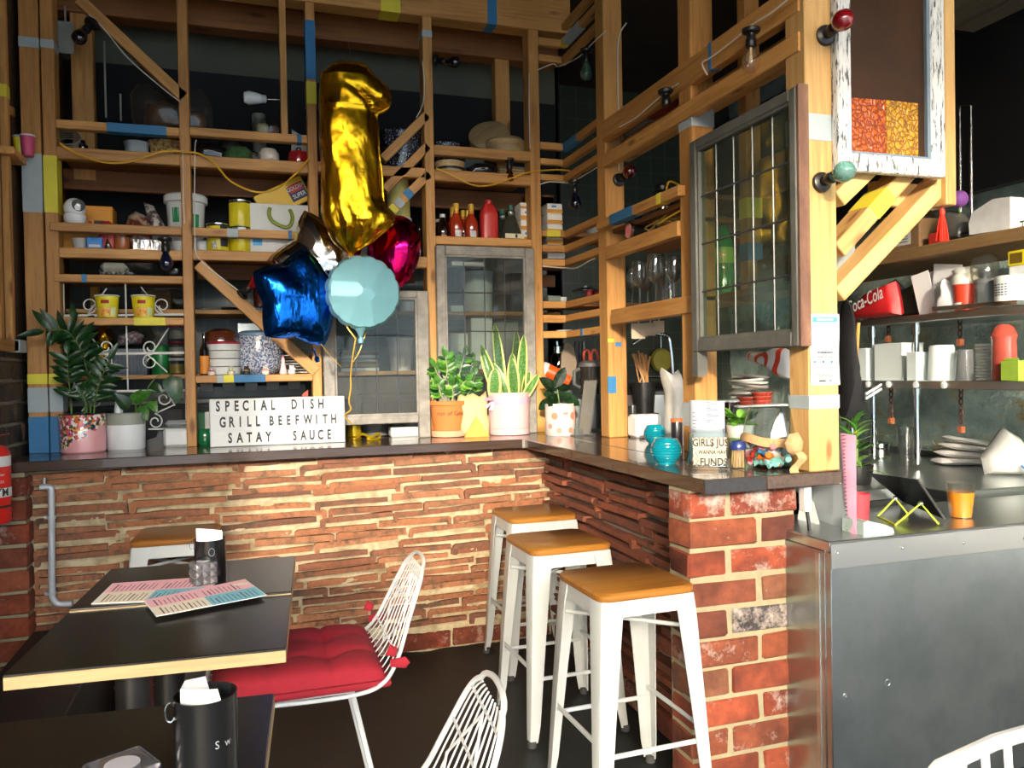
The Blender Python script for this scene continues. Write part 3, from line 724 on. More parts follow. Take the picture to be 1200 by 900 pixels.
# ---------------------------------------------------------------- old leaded sashes
SASHG = patchy('worn grey sash paint',[(.3,'#6f6c66'),(.5,'#8b8780'),(.68,'#a09a8e'),(.75,'#5b4a3c')],14,.7,.3,dist=.003)
SASHD = patchy('grey green sash paint',[(.3,'#4d4d48'),(.6,'#5f5f59'),(.78,'#6d6a60')],10,.6,.2,dist=.003)
RUST = patchy('bare reddish sash edge',[(.3,'#4b3027'),(.55,'#7b5a47'),(.75,'#a8937d')],9,.8,.4,dist=.004,stretch=(1,1,.3))
LEAD = plain('lead came','#4e4f50',.4,.6)
PANE = glass('old window glass','#eef4f2',.92,.04,1.45,.03)
PANEF = glass('pitted rough glass','#b9bcb4',.8,.3,1.45,.16)
PANEG = glass('greenish window glass','#e6f0e2',.88,.03,1.5,.05)
def sash(name,label,loc,rotz,W,H,sl,sr,rt,rb,th,cols,rows,frame,horn=0.,rough_rows=(),pane=PANE,cat='window',edge=None,lead=.006):
    t=thing(name,label,cat,loc,rotz)
    c=.004
    part('stile',MB().box(0,sl,0,th,-horn,H,c),frame,t); part('stile',MB().box(W-sr,W,0,th,-horn,H,c),frame,t)
    part('rail',MB().box(sl,W-sr,0,th,H-rt,H,c),frame,t); part('rail',MB().box(sl,W-sr,0,th,0,rb,c),frame,t)
    bd=MB(); g=.008
    for q in ((sl,sl+g,rb,H-rt),(W-sr-g,W-sr,rb,H-rt)): bd.box(q[0],q[1],.006,th-.006,q[2],q[3])
    for q in ((rb,rb+g),(H-rt-g,H-rt)): bd.box(sl+g,W-sr-g,.006,th-.006,q[0],q[1])
    part('glazing_bead',bd,frame,t)
    if edge: part('stile_edge',MB().box(W+.0005,W+.012,.002,th-.002,-horn,H+.004,.002),edge,t,label='bare reddish wooden edge')
    xs=[sl]+cols+[W-sr]; zs=[rb]+rows+[H-rt]
    for x in cols: part('lead_came',MB().rod((x,th/2,rb),(x,th/2,H-rt),lead/2,6),LEAD,t)
    for z in rows: part('lead_came',MB().rod((sl,th/2-.001,z),(W-sr,th/2-.001,z),lead/2,6),LEAD,t)
    for i in range(len(xs)-1):
        for j in range(len(zs)-1):
            part('pane',MB().box(xs[i],xs[i+1],th/2-.001,th/2+.001,zs[j],zs[j+1]),PANEF if j in rough_rows else pane,t)
    return t
ys=YF-.045
a=P(381,500,Y=ys); b_=P(505,500,Y=ys); top=P(440,340,Y=ys).z; bot=P(440,497,Y=ys).z
X_=lambda px: P(px,430,Y=ys).x-a.x
Zz=lambda py,b0: P(440,py,Y=ys).z-b0
sash('leaded_sash','old grey leaded sash with rough lower panes behind the balloons',(a.x,ys,bot),0,b_.x-a.x,top-bot,X_(393),(b_.x-a.x)-X_(490),.034,Zz(487,bot),.035,[X_(417.6),X_(442),X_(467)],[Zz(441,bot),Zz(393,bot)],SASHG,bot-BZ-.001,rough_rows=(0,))
a2=P(513,400,Y=ys); b2=P(628,400,Y=ys); top2=P(570,289,Y=ys).z; bot2=P(570,500,Y=ys).z
X2_=lambda px: P(px,400,Y=ys).x-a2.x
sash('leaded_sash','old grey leaded sash behind the snake plant and the herb pot',(a2.x,ys-.002,bot2),0,b2.x-a2.x,top2-bot2,X2_(523.5),(b2.x-a2.x)-X2_(617),.045,.045,.035,[X2_(546),X2_(570),X2_(593.5)],[P(570,y,Y=ys).z-bot2 for y in (440,388,343)],SASHG,bot2-BZ-.001)
xw=XP-.05
wA=P(809,300,X=xw); wB=P(934,300,X=xw); zt=P(809,166,X=xw).z; zb_=P(809,413,X=xw).z
Wd=wA.y-wB.y
sash('leaded_sash','dark grey leaded sash with tall panes hung on the near partition',(xw,wA.y,zb_),-PI/2,Wd,zt-zb_,.04,.03,.035,.045,.040,[.04+(Wd-.07)*k/5 for k in (1,2,3,4)],[.045+(zt-zb_-.08)*k/4 for k in (1,2,3)],SASHD,pane=PANEG,edge=RUST,horn=.0,lead=.007)
hn=thing('sash_horn','small curved wooden horn under the hung dark grey sash','bracket',(xw+.02,wA.y-.02,zb_-.085))
part('bracket',MB().prism([(-.02,.084),(.02,.084),(.02,.01),(.008,.0),(-.02,.0)],-.018,.018),SASHD,hn)
# white weathered window with amber glass
WPAINT = patchy('cracked white paint',[(.40,'#3f4347'),(.47,'#c4c5c2'),(.62,'#d4d5d2'),(.68,'#8f969a')],34,.75,.6,dist=.003,stretch=(3.,3.,.5))
WBLUE = plain('blue grey bead','#6c7c88',.6)
AMBER_DK = plain('dark amber glass','#35200c',.4,var=.3,scale=5,bump=.1,coat=.08,spec=.3)  # opaque; the darkness behind the amber glass is put into the colour
def crackle(name,c0,c1):
    mt,nt,bs=_new(name); mp=_coord(nt); v=nt.nodes.new('ShaderNodeTexVoronoi'); v.feature='DISTANCE_TO_EDGE'; v.inputs['Scale'].default_value=64.; n0=_noise(nt,mp,30,3); mv=_mix(nt,.035,mp.outputs['Vector'],n0.outputs['Color']); nt.links.new(mv,v.inputs['Vector'])
    r=_ramp(nt,v.outputs['Distance'],[(.0,c0),(.22,c1)]); nt.links.new(r.outputs['Color'],bs.inputs['Base Color']); bs.inputs['Roughness'].default_value=.2; bs.inputs['Coat Weight'].default_value=.5
    _bump(nt,bs,v.outputs['Distance'],.7,.01); return mt
ORG=crackle('orange crackle glass','#6a2205','#b8540f'); AMB=crackle('yellow crackle glass','#6a4205','#c48a12')
yw4=YN-.03
A=P(983,198,Y=yw4); B=P(1109,213,Y=yw4); zb4=P(1045,203,Y=yw4).z; W4=B.x-A.x; H4=PT-zb4
t=thing('weathered_window','peeling white window frame with amber glass hung at upper right','window',(A.x,yw4,zb4))
sl=P(999,150,Y=yw4).x-A.x; sr=W4-(P(1092,150,Y=yw4).x-A.x); rb=P(1000,178,Y=yw4).z-P(1000,199,Y=yw4).z
part('stile',MB().box(0,sl,0,.03,0,H4,.004),WPAINT,t); part('stile',MB().box(W4-sr,W4,0,.03,0,H4,.004),WPAINT,t); part('rail',MB().box(sl,W4-sr,0,.03,0,rb,.004),WPAINT,t)
part('glazing_bead',MB().box(W4-sr-.012,W4-sr,.004,.028,rb,H4).box(sl,W4-sr-.012,.004,.028,rb,rb+.006),WBLUE,t)
part('pane',MB().box(sl,W4-sr,.016,.02,rb,H4),AMBER_DK,t,label='dark brown amber pane')
gx=lambda px: P(px,150,Y=yw4).x-A.x
gz=lambda px,py: P(px,py,Y=yw4).z-zb4
def tilt_pane(x0,x1,za,zc,mt,lb): part('pane',MB().prism([(gx(x0),rb+.004),(gx(x1),rb+.004),(gx(x1),zc),(gx(x0),za)],.010,.0145),mt,t,label=lb)
tilt_pane(1000,1041.5,gz(1000,113),gz(1041,116),ORG,'orange crackled pane'); tilt_pane(1042,1079,gz(1042,116),gz(1079,120),AMB,'yellow crackled pane')
# ---------------------------------------------------------------- light fittings on the frame and their cable
def glassbulb(n,c,cl=.6,d=0.): return glass('bulb glass '+n,c,cl,.02,1.5,d,2.)
BULB={'blue':plain('dark blue bulb','#0a1430',.08,coat=1.,var=.05),'black':plain('black violet bulb','#0b0c18',.08,coat=1.,var=.05),'ink':plain('ink blue bulb','#0a0f28',.08,coat=1.,var=.05),'red':plain('red bulb','#7c0a12',.08,coat=1.,var=.05),'dred':plain('dark red bulb','#4a0c08',.08,coat=1.,var=.05),
 'green':glassbulb('green','#8fc6aa',.8,.3),'teal':glassbulb('teal','#a8dcd2',.9,.45),'clear':glassbulb('clear','#fff6e8',.95,.06),'amber':glassbulb('amber','#d09a5c',.6)}
FIL = plain('pale filament wire','#d9c9a0',.3)  # pale wire colour of an unlit filament
def fixture(a,b,col,label,s=1.,frame=None):
    a=Vector(a); b=Vector(b); d=(b-a).normalized()
    t=thing('bulb_holder',label,'light',a); M=d.to_track_quat('Z','Y').to_matrix().to_4x4()@SCL(s,s,s)
    part('base_plate',MB().lathe([(.030,0),(.031,.004),(.028,.012),(.016,.017)],18,M),BLACKPL,t)
    part('socket',MB().lathe([(.0155,.016),(.015,.030),(.0175,.034),(.0175,.058),(.016,.060)],16,M),BLACKPL,t)
    if col:
        bo=part('bulb',MB().lathe([(.0125,.058),(.014,.068),(.022,.084),(.0285,.100),(.030,.113),(.026,.128),(.015,.138),(.0005,.141)],20,M),BULB[col],t)
        if col in ('clear','teal','green','amber'): part('filament',MB().lathe([(.004,.060),(.003,.085),(.005,.09),(.005,.105),(.001,.112)],8,M),FIL,bo)
    return t
def fx(pa,pb,Y,lean,col,label,s=1.):
    fixture(P(*pa,Y=Y),P(*pb,Y=Y-lean),col,label,s)
def fxX(pa,pb,X,col,label,s=1.,lean=0.):
    fixture(P(*pa,X=X),P(*pb,X=X-lean),col,label,s)
fx((108,27),(91,46),YF-.012,.06,'black','black bulb holder on the diagonal brace at upper left')
fxX((29,76),(30,118),XL+.0,'clear','clear bulb hanging from the left stud frame',1.,-.01)
fx((193,279),(195,310),YF-.02,0,'blue','navy blue bulb hanging under the shelf rail beside the white bucket')
fx((510,71),(531,72.5),YF-.02,.05,'black','black violet bulb pointing sideways off the post above the speckled pots',.9)
fx((597,186),(597,210),YF+.02,0,'amber','amber bulb hanging under the bamboo steamers',.9)
fxX((687,58),(687,85),XP-.02,'green','small green bulb under the corner slats near the ceiling')
fxX((673,212),(674,241),XP-.02,'ink','ink blue bulb hanging under the corner slats beside the cartons')
fx((725,211),(739,200),yC-.002,.12,'dred','dark red bulb on the corner post')
fxX((780,106),(781,128),XP-.03,None,'empty black bulb socket under the upper partition rail',1.)
fxX((880,34),(880,72),XP-.035,'clear','clear bulb hanging under the upper partition rail near the front',.95)
fx((967,42),(992,20),YN-.002,.125,'red','glossy red bulb at the top of the pale end post',.98)
fx((962,214),(994,199),YN-.002,.125,'teal','pale teal bulb on the pale end post below the grey band',.98)
fx((283,346),(302,327),YF-.03,.04,'red','red bulb in a black holder on the lower diagonal brace',.9)
WIRE = plain('white cable','#d8d4c8',.5,var=.03)
def cable(pts,r,mt,label,name='cable',cat='cable',n=5): return single(name,MB().tube(spline(pts,n),r,6),mt,label,cat)
q=lambda x,y,o=.012: P(x,y,Y=YF-o)
w_=lambda x,y,o=.02: P(x,y,X=XP-o)
cable([q(104,17),q(122,34),q(150,68),q(190,103),q(212,120)],.0026,WIRE,'white cable along the upper left diagonal brace')
cable([q(230,164,.006),q(228.5,175,.006),q(228,230,.006),q(229,290,.008),q(236,306),q(255,322),q(276,338),q(284,346)],.0026,WIRE,'white cable down the second post and along the lower brace')
cable([q(214,176,.006),q(215,222,.006),q(216,262,.006)],.0022,WIRE,'short white cable on the left edge of the second post')
cable([q(495,72,.0),q(497,95,.0),q(496,120,.0),q(488,138,.01)],.0024,WIRE,'white cable dropping to the top of the corner braces')
cable([q(620,86,.006),q(620,125,.006),q(621,174,.006)],.0024,WIRE,'white cable on the left edge of the sixth post')
cable([q(630,82),q(648,75),q(655,78),P(678,67,X=XP-.02),P(695,50,X=XP-.02),P(710,36,X=XP-.02)],.0024,WIRE,'white cable swinging to the green bulb')
cable([P(734,27,Y=yC-.006),P(725,45,Y=yC-.006),P(724,90,Y=yC-.006),P(725,130,Y=yC-.006)],.003,WIRE,'white cable down the upper part of the corner post')
cable([P(725,150,Y=yC-.006),P(725,175,Y=yC-.006),P(725,200,Y=yC-.006)],.003,WIRE,'short white cable above the dark red bulb')
cable([w_(726,149),w_(745,138),w_(765,121),w_(780,108),w_(795,98)],.003,WIRE,'white cable along the upper rail to the empty socket')
cable([w_(829,88,.02),w_(823,74,.025),w_(835,66,.025),w_(860,47,.025),w_(880,30,.03),w_(905,14,.03),w_(925,-2,.03)],.003,WIRE,'white cable along the upper rail to the clear front bulb')
cable([q(633,216),q(645,213),P(667,214,X=XP-.01),P(680,208,X=XP-.015),P(700,196,X=XP-.02)],.0026,WIRE,'white cable feeding the ink blue bulb')
cable([q(636,312),q(660,314),P(675,314,X=XP-.015),P(690,306,X=XP-.02),P(697,303,X=XP-.03)],.003,WIRE,'loose white cable under the middle corner slats')
YC = plain('yellow extension lead','#d9a520',.45,var=.05)
cable([q(70,168,.02),q(90,180,.03),q(120,190,.035),q(150,190,.03),q(185,179,.03),q(205,177,.03),q(214,178,.02),q(232,180,.02),q(250,190,.03),q(270,212,.035),q(300,225,.035),q(325,221,.035),q(345,205,.03),q(362,186,.02)],.0045,YC,'yellow extension lead swagged across the left shelves')
cable([q(511,197,.02),q(530,206,.03),q(555,217,.035),q(575,217,.035),q(597,210,.03),q(620,202,.02),q(650,199,.02),P(668,200,X=XP-.02)],.0042,YC,'yellow extension lead swagged under the bamboo steamers')
# ---------------------------------------------------------------- foil balloons
GOLD=foil('gold foil','#dcae20',.25,.7,11); FBLUE=foil('blue foil','#1668d8',.2,.8,13); SILV=foil('silver foil','#cfc9c4',.12,.5,9); FTEAL=plain('pale teal foil','#74a9b3',.5,.35,var=.05,scale=6,bump=.15); MAG=foil('magenta foil','#c01060',.14,.5,10)
yb1=YF-.25
rows=[(73,400,427),(76,392,430),(81,385,433.5),(87,379.5,437),(93,375.5,442),(98,374.5,450),(103,374,454.5),(109,374,457),(118,374,457),(123,374.5,454),(127,374.5,448),(130,375,442),(134,375.5,440.5),(150,375.5,442),(175,376,443),(200,376.5,445),(220,376.5,446.5),(236,377,449),(246,377,455),(254,377.5,462),(260,379,462),(267,382,455),(275,386,446),(284,392,435),(291,400,424),(296,407,416),(300,410,413)]
prof=[]
for y,xl,xr in rows:
    a=P(xl,y,Y=yb1); b_=P(xr,y,Y=yb1); prof.append((a.x,b_.x,(a.z+b_.z)/2))
# even out the rows
fine=[]
for i in range(len(prof)-1):
    for k in range(4):
        s=k/4; fine.append(tuple(prof[i][j]*(1-s)+prof[i+1][j]*s for j in range(3)))
fine.append(prof[-1])
zt_,zb1=fine[0][2],fine[-1][2]
nS=44
def gold(u,v):
    j=min(len(fine)-1,int(round(v*(len(fine)-1)))); xl,xr,z=fine[j]
    cx=(xl+xr)/2; hw=(xr-xl)/2; a=2*PI*u
    th=min(.10,hw*.8)*(1-.35*max(0,(v-.8)/.2))*min(1,.25+v*9)
    ca,sa=math.cos(a),math.sin(a)
    x=cx+hw*ca; y=yb1+th*math.copysign(abs(sa)**.62,sa)
    edge=(1-abs(sa))
    w=.010*noise.noise(Vector((x*22,a*1.5,z*9)))+.018*noise.noise(Vector((a*3.2,z*5.,3.)))*(.35+edge)
    low=max(0,(v-.62)/.38); w+=.020*low*math.sin(a*11+2*math.sin(z*9))*(1-v**14)
    zc_=P(420,129,Y=yb1).z+.16*(.5-.5*ca)-.02; cr=math.exp(-((z-zc_)/.014)**2)*max(0,.35+ca)*max(0,-sa)**.5; w-=.040*cr; w+=.014*math.exp(-((z-zc_-.04)/.03)**2)*max(0,ca)*abs(math.sin(a*9))
    return (x+w*ca*.55,y+w*sa,z)
g=thing('foil_balloon','tall gold foil balloon shaped like the figure one','balloon',P(412,300,Y=yb1))
part('body',MB().grid(gold,nS,len(fine)-1,wrap=True),GOLD,g,True,weld=True)
seam=[Vector(gold(.0,j/120)) for j in range(30,108)]
part('seam',MB().tube([Vector((p.x+.004,p.y,p.z)) for p in seam],.0045,5),GOLD,g,True)
part('neck',MB().lathe([(.012,0),(.006,-.02),(.010,-.045),(.004,-.05)],10,T(*P(412,298,Y=yb1))),GOLD,g,True)
def star(n,r0,r1,rot=0,rnd=.12,sub=6):
    pts=[]
    for k in range(2*n*sub):
        a=rot+2*PI*k/(2*n*sub); ph=(k/sub)%2
        tt=abs(ph-1) # 1 at tip,0 at notch
        r=r1+(r0-r1)*tt**1.35
        pts.append((r*math.cos(a),r*math.sin(a)))
    return pts
def foil_thing(label,c,outline,th,M,mt,wob=.01,nb=None,rings=7):
    t=thing('foil_balloon',label,'balloon',c)
    part('body',MB().pillow(outline,th,rings,M,c.x*7,wob,.42),mt,t,weld=True)
    return t
# blue star, tip up left, tip down right
c=P(352,350,Y=YF-.27); s=mpp(c)
t=foil_thing('crinkled royal blue star balloon lowest on the left',c,star(5,62*s,46*s,math.radians(-62)),.085,RZ(math.radians(20)),FBLUE,.022)
part('tail',MB().lathe([(.006,0),(.003,-.03),(.012,-.045),(.008,-.06)],8,T(.05,0,-.215)@RY(-.3)),FBLUE,t)
c=P(378,306,Y=YF-.09); s=mpp(c)
foil_thing('silver star balloon squeezed between blue and teal balloons',c,star(5,62*s,40*s,math.radians(108)),.075,RZ(math.radians(-3)),SILV,.02)
c=P(461,297,Y=YF-.115); s=mpp(c)
outl=[(47*s*math.cos(a)*(.68+.05*math.sin(a)),45*s*math.sin(a)) for a in [2*PI*k/48 for k in range(48)]]
foil_thing('shiny magenta foil balloon at right of the teal one',c,outl,.095,RZ(math.radians(-30))@RY(math.radians(12)),MAG,.014)
# teal round balloon with a scalloped rim and dented facets
c=P(425,343,Y=YF-.31); s=mpp(c)
out=[]
for k in range(16*8):
    a=2*PI*k/(16*8); sc_=abs(math.sin(a*8)); r=44*s*(.945+.06*sc_**.7)
    out.append((r*math.cos(a),r*math.sin(a)*1.0))
t=thing('foil_balloon','round pale teal foil balloon with a scalloped rim','balloon',c)
def tealface():
    b=MB(); n=128; Rt=44*s; nr=14
    facets=[((.0,-.02),(.02,-.05),.0),((-.06,.05),(0,0),0)]
    def hgt(x,z,q):
        h=.080*(max(0,1-q**5))**.6
        # flat dented facets: the foil folds along straight ridges
        for hx,hz,c in ((.10,-.12,.075),(-.22,.06,.078),(.05,.26,.078),(.30,.10,.082),(-.04,-.30,.080),(-.24,-.26,.086),(-.2,.30,.086),(.28,-.24,.085)):
            h=min(h,c-hx*x-hz*z)
        return max(.004*(1-q),h)
    for side in (-1,1):
        vs=[(0,side*.075,0)];fs=[]
        for j in range(1,nr+1):
            q=j/nr
            for k in range(n):
                a=2*PI*k/n; sc_=abs(math.sin(a*8)); rr=Rt*q*(1-.045*(1-sc_**.6)*q**8)
                x,z=rr*math.cos(a),rr*math.sin(a); h=hgt(x,z,q) if side<0 else .075*(max(0,1-q**2.4))**.55
                h+=.008*(sc_-.5)*q**8*(1-q**8); vs.append((x,side*max(0,h) if j<nr else 0,z))
        for k in range(n):
            k2=(k+1)%n; t_=(0,1+k,1+k2); fs.append(t_ if side<0 else t_[::-1])
            for j in range(1,nr):
                a_=1+(j-1)*n;b_=1+j*n; t_=(a_+k,b_+k,b_+k2,a_+k2); fs.append(t_ if side<0 else t_[::-1])
        b.add(vs,fs)
    return b
tb_=part('body',tealface(),FTEAL,t,weld=True); tb_.data.set_sharp_from_angle(angle=math.radians(9))
part('neck',MB().lathe([(.03,.02),(.018,0),(.007,-.022),(.014,-.035),(.012,-.05),(.003,-.054)],12,T(-.012,0,-44*s-.006)),FTEAL,t)
GRIB=plain('gold curling ribbon','#c9a138',.3,.3,var=.1)
knot=P(417,402,Y=YF-.30)
cable([P(417,396,Y=YF-.3),P(413,420,Y=YF-.28),P(411,440,Y=YF-.26),P(411,455,Y=YF-.25),P(409,470,Y=YF-.24),P(411,480,Y=YF-.23),P(404,487,Y=YF-.22),P(413,497,Y=YF-.2)],.0035,GRIB,'twisted gold ribbon hanging from the teal balloon','ribbon','ribbon')
cable([P(403,370,Y=YF-.29),P(406,382,Y=YF-.29),P(414,393,Y=YF-.3),P(417,398,Y=YF-.3)],.003,GRIB,'short gold ribbon loop left of the teal balloon neck','ribbon','ribbon')
cable([P(429,388,Y=YF-.29),P(422,410,Y=YF-.29),P(414,424,Y=YF-.28)],.0022,GRIB,'thin gold ribbon slanting right of the balloon neck','ribbon','ribbon')
cable([P(375,402,Y=YF-.25),P(388,418,Y=YF-.24),P(400,430,Y=YF-.23)],.0018,GRIB,'thin gold string trailing from the blue star','ribbon','ribbon')
cable([P(412,73,Y=yb1),P(410,60,Y=yb1+.1),P(408,48,Y=YR-.01)],.0015,BLACKPL,'dark string holding up the gold balloon','string','string')
# ================================================================ things standing on the bar
LEAFD=leafmat('deep green leaf','#0c2a12','#1f4d20'); LEAFM=leafmat('mid green leaf','#2c5a1e','#4f8a32'); LEAFL=leafmat('fresh green leaf','#4d8a2c','#86b84e'); LEAFY=leafmat('yellow leaf edge','#c9c46a','#e6e2a0'); LEAFS=leafmat('banded sword leaf','#2f5a2a','#6a9a4c'); STEMG=plain('green stem','#5d7a3a',.5); STEMP=plain('pale stem','#a3a878',.5)
SOIL=plain('dark potting soil','#2a1f17',.95,var=.3,scale=60,bump=.8)
def leaf_mesh(name,L,W,mats,bend=.25,fold=.25,peak=.45,nv=7,nu=4,edge=False,tip=1.):
    b=MB()
    def f(u,v):
        s=2*u-1
        w=W/2*(math.sin(PI*min(1,v)**(math.log(.5)/math.log(peak))))**(.75*tip) if 0<v<1 else 0.0008
        return (L*v*(1-.12*abs(bend)*v), s*w, -bend*L*v*v+fold*abs(s)*w)
    b.grid(f,nu,nv)
    if edge:
        for i in range(len(b.f)):
            if i%nu in (0,nu-1): b.m[i]=1
    return mesh_of(b,name,mats)
def leaf_at(name,me,parent,p,d,up=(0,0,1),s=1.,label=None):
    x=Vector(d).normalized(); y=Vector(up).cross(x)
    if y.length<.05: y=Vector((0,1,.2)).cross(x)
    y.normalize(); z=x.cross(y)
    M=Matrix(((x.x*s,y.x*s,z.x*s,p[0]),(x.y*s,y.y*s,z.y*s,p[1]),(x.z*s,y.z*s,z.z*s,p[2]),(0,0,0,1)))
    o=bpy.data.objects.new(name,me); COL.objects.link(o); o.parent=parent; o.matrix_basis=wmat(parent).inverted() @ M
    if label: o['label']=label
    return o
def potprof(r0,r1,h,t=.006,rim=0): 
    p=[(r0*.94,0),(r0,.006)]
    if rim: p+=[(r1-.004,h-rim),(r1+.004,h-rim+.002)]
    p+=[(r1+(.004 if rim else 0),h-.003),(r1+(.002 if rim else -.002),h),(r1-t,h-.002),(r1-t-.002,h-.03)]
    return p
# 1 floral pot with a tall feathery plant
FLOR=None
def floral():
    mt,nt,bs=_new('flower print on pink'); mp=_coord(nt,(1,1,1),False)
    v=nt.nodes.new('ShaderNodeTexVoronoi'); v.inputs['Scale'].default_value=95.; nt.links.new(mp.outputs['Vector'],v.inputs['Vector'])
    sx=nt.nodes.new('ShaderNodeSeparateColor'); nt.links.new(v.outputs['Color'],sx.inputs[0])
    r=_ramp(nt,sx.outputs[0],[(.0,'#e8e2dc'),(.18,'#d2622a'),(.34,'#23304f'),(.5,'#d9b64a'),(.62,'#39512e'),(.75,'#c9506a'),(.9,'#f0e6e0')]); r.color_ramp.interpolation='CONSTANT'
    tc=nt.nodes.new('ShaderNodeTexCoord'); s3=nt.nodes.new('ShaderNodeSeparateXYZ'); nt.links.new(tc.outputs['Object'],s3.inputs[0])
    n=_noise(nt,mp,22,3); ad=nt.nodes.new('ShaderNodeMath'); ad.operation='MULTIPLY_ADD'; ad.inputs[1].default_value=.12; nt.links.new(n.outputs['Fac'],ad.inputs[0]); nt.links.new(s3.outputs['Z'],ad.inputs[2])
    x2=nt.nodes.new('ShaderNodeMath'); x2.operation='MULTIPLY_ADD'; x2.inputs[1].default_value=-.6; nt.links.new(s3.outputs['X'],x2.inputs[0]); nt.links.new(ad.outputs[0],x2.inputs[2])
    mk=_ramp(nt,x2.outputs[0],[(.118,(0,0,0,1)),(.122,(1,1,1,1))])
    o=_mix(nt,mk.outputs['Color'],lin('#e2a3a6'),r.outputs['Color']); nt.links.new(o,bs.inputs['Base Color']); bs.inputs['Roughness'].default_value=.3; bs.inputs['Coat Weight'].default_value=.4
    return mt
FLOR=floral()
def potted(name,label,base,r0,r1,h,mt,rim=0,seg=28,soil=True):
    t=thing(name,label,'potted plant',base)
    part('pot',MB().lathe(potprof(r0,r1,h,rim=rim),seg),mt,t)
    if soil: part('soil',MB().lathe([(0.0005,h-.014),(r1*.6,h-.010),(r1-.009,h-.016)],16),SOIL,t)
    return t
b0=on_top(98,532,.10); s=mpp(b0); r=24.8*s
t=potted('potted_palm','tall dark feathery plant in a pink flower printed pot',b0,r*.97,r,45*s,FLOR)
part('rim',MB().lathe([(r-.001,45*s-.004),(r+.001,45*s+.001),(r-.008,45*s+.001)],28),BLACKPL,t)
lf1=leaf_mesh('leaflet',.10,.030,LEAFD,.25,.2,.4); lf2=leaf_mesh('leaflet',.085,.028,LEAFD,.4,.25,.45)
def frond(t,base,pts,n0,n1,l=1.,spread=.9,st=STEMG,mes=None,r=.004):
    P_=spline(pts,8); part('stem',MB().tube(P_,[r*(1-.7*i/len(P_)) for i in range(len(P_))],6),st,t,True)
    n=len(P_)
    for k in range(n0,n1):
        i=int(k/n1*(n-1)); d=(P_[min(n-1,i+1)]-P_[max(0,i-1)]).normalized(); sd=d.cross(Vector((0,1,0))).normalized()
        for sg in (-1,1):
            dd=d*(.55)+sd*sg*spread+Vector((0,U(-.45,.25),U(-.1,.15)))
            leaf_at('leaflet',R_.choice(mes or [lf1,lf2]),t,P_[i],dd,(0,-1,.4),l*U(.8,1.15))
    leaf_at('leaflet',(mes or [lf1])[0],t,P_[-1],(P_[-1]-P_[-3]),(0,-1,.2),l)
Yp=b0.y
pp=lambda x,y,o=0.: P(x,y,Y=Yp+o)
frond(t,b0,[pp(106,487),pp(105,450),pp(95,412),pp(78,388,-.04),pp(52,388,-.1)],5,15,1.0)
frond(t,b0,[pp(101,487,.03),pp(104,455,.04),pp(100,425,.05),pp(92,396,.05),pp(88,378,.05)],6,15,.95)
frond(t,b0,[pp(110,487,-.02),pp(112,465,-.04),pp(118,445,-.06),pp(128,422,-.08)],3,11,.85)
frond(t,b0,[pp(84,487,.0),pp(83,465,-.02),pp(80,440,-.03),pp(79,415,-.03)],4,11,.8)
frond(t,b0,[pp(99,487,-.03),pp(100,470,-.05),pp(96,462,-.06)],3,6,.6)
# 2 white pot with heart leaf vine
b0=on_top(148,528,.09); s=mpp(b0); r=21.5*s; h=42*s
WPOT=plain('matt white pot','#dfe3e4',.45,var=.03); GRIM=plain('sage grey glaze','#8f9488',.45,var=.05)
t=potted('potted_vine','heart leaved vine in a white pot with grey rim',b0,r*.97,r,h,WPOT)
part('rim_band',MB().lathe([(r+.0008,h*.69),(r+.001,h-.002),(r-.001,h+.001)],28),GRIM,t,label='sage grey glazed rim')
heart=leaf_mesh('leaf',.13,.085,LEAFM,.25,.22,.30); heartd=leaf_mesh('leaf',.13,.085,LEAFD,.3,.22,.30)
Yp=b0.y
for (bx,by),(tx,ty),me,L in (((200,440),(208,470),heartd,1.25),((178,450),(196,463),heartd,.6),((160,470),(178,455),heart,.8),((165,475),(172,492),heart,.75),((176,470),(186,486),heart,.6),((152,478),(136,462),heartd,.9),((156,472),(166,452),heart,.7)):
    a=pp(bx,by,-.02); d=pp(tx,ty,-.06)-a; leaf_at('leaf',me,t,a,d,(0,-1,.5),L*.8)
part('stem',MB().tube(spline([pp(158,488),pp(160,472,-.02),pp(164,460,-.03)]),.003,6).tube(spline([pp(160,486),pp(175,452,.0),pp(190,438,.0),pp(202,440,-.02)]),.0028,6),STEMG,t,True)
bb=pp(139,487); single('spray_cap',MB().lathe([(.016,0),(.014,.03),(.010,.055),(.011,.06),(.0005,.06)],12,T(bb.x,bb.y-.02,BZ+h-.01)).box(bb.x+.012,bb.x+.02,bb.y-.025,bb.y-.012,BZ+h+.0,BZ+h+.04,.003),WHITE,'small white bottle top poking out behind the white pot rim','bottle')
# 3 black stapler-ish holder and white tub
b0=on_top(181,524,.04); s=mpp(b0)
t=thing('tape_dispenser','low black tape dispenser in shadow beside the white tub','dispenser',b0)
part('body',MB().prism([(-.055,0),(.05,0),(.05,.075),(.025,.08),(.015,.045),(-.03,.03),(-.055,.02)],-.02,.02),BLACKPL,t); part('hub',MB().rod((.03,-.024,.045),(.03,.024,.045),.018,14),BLACKPL,t)
b0=on_top(209,524,.05); s=mpp(b0)
t=thing('food_tub','white plastic tub with grey lid beside the second post','tub',b0)
part('body',MB().box(-15*s,15*s,-.05,.05,0,22*s,.012),WHITE,t); part('lid',MB().box(-15.5*s,15.5*s,-.053,.053,22*s,23.5*s,.003).box(-13*s,13*s,-.045,.045,23.5*s,31*s,.012),plain('smoky clear lid','#8d9090',.25),t)
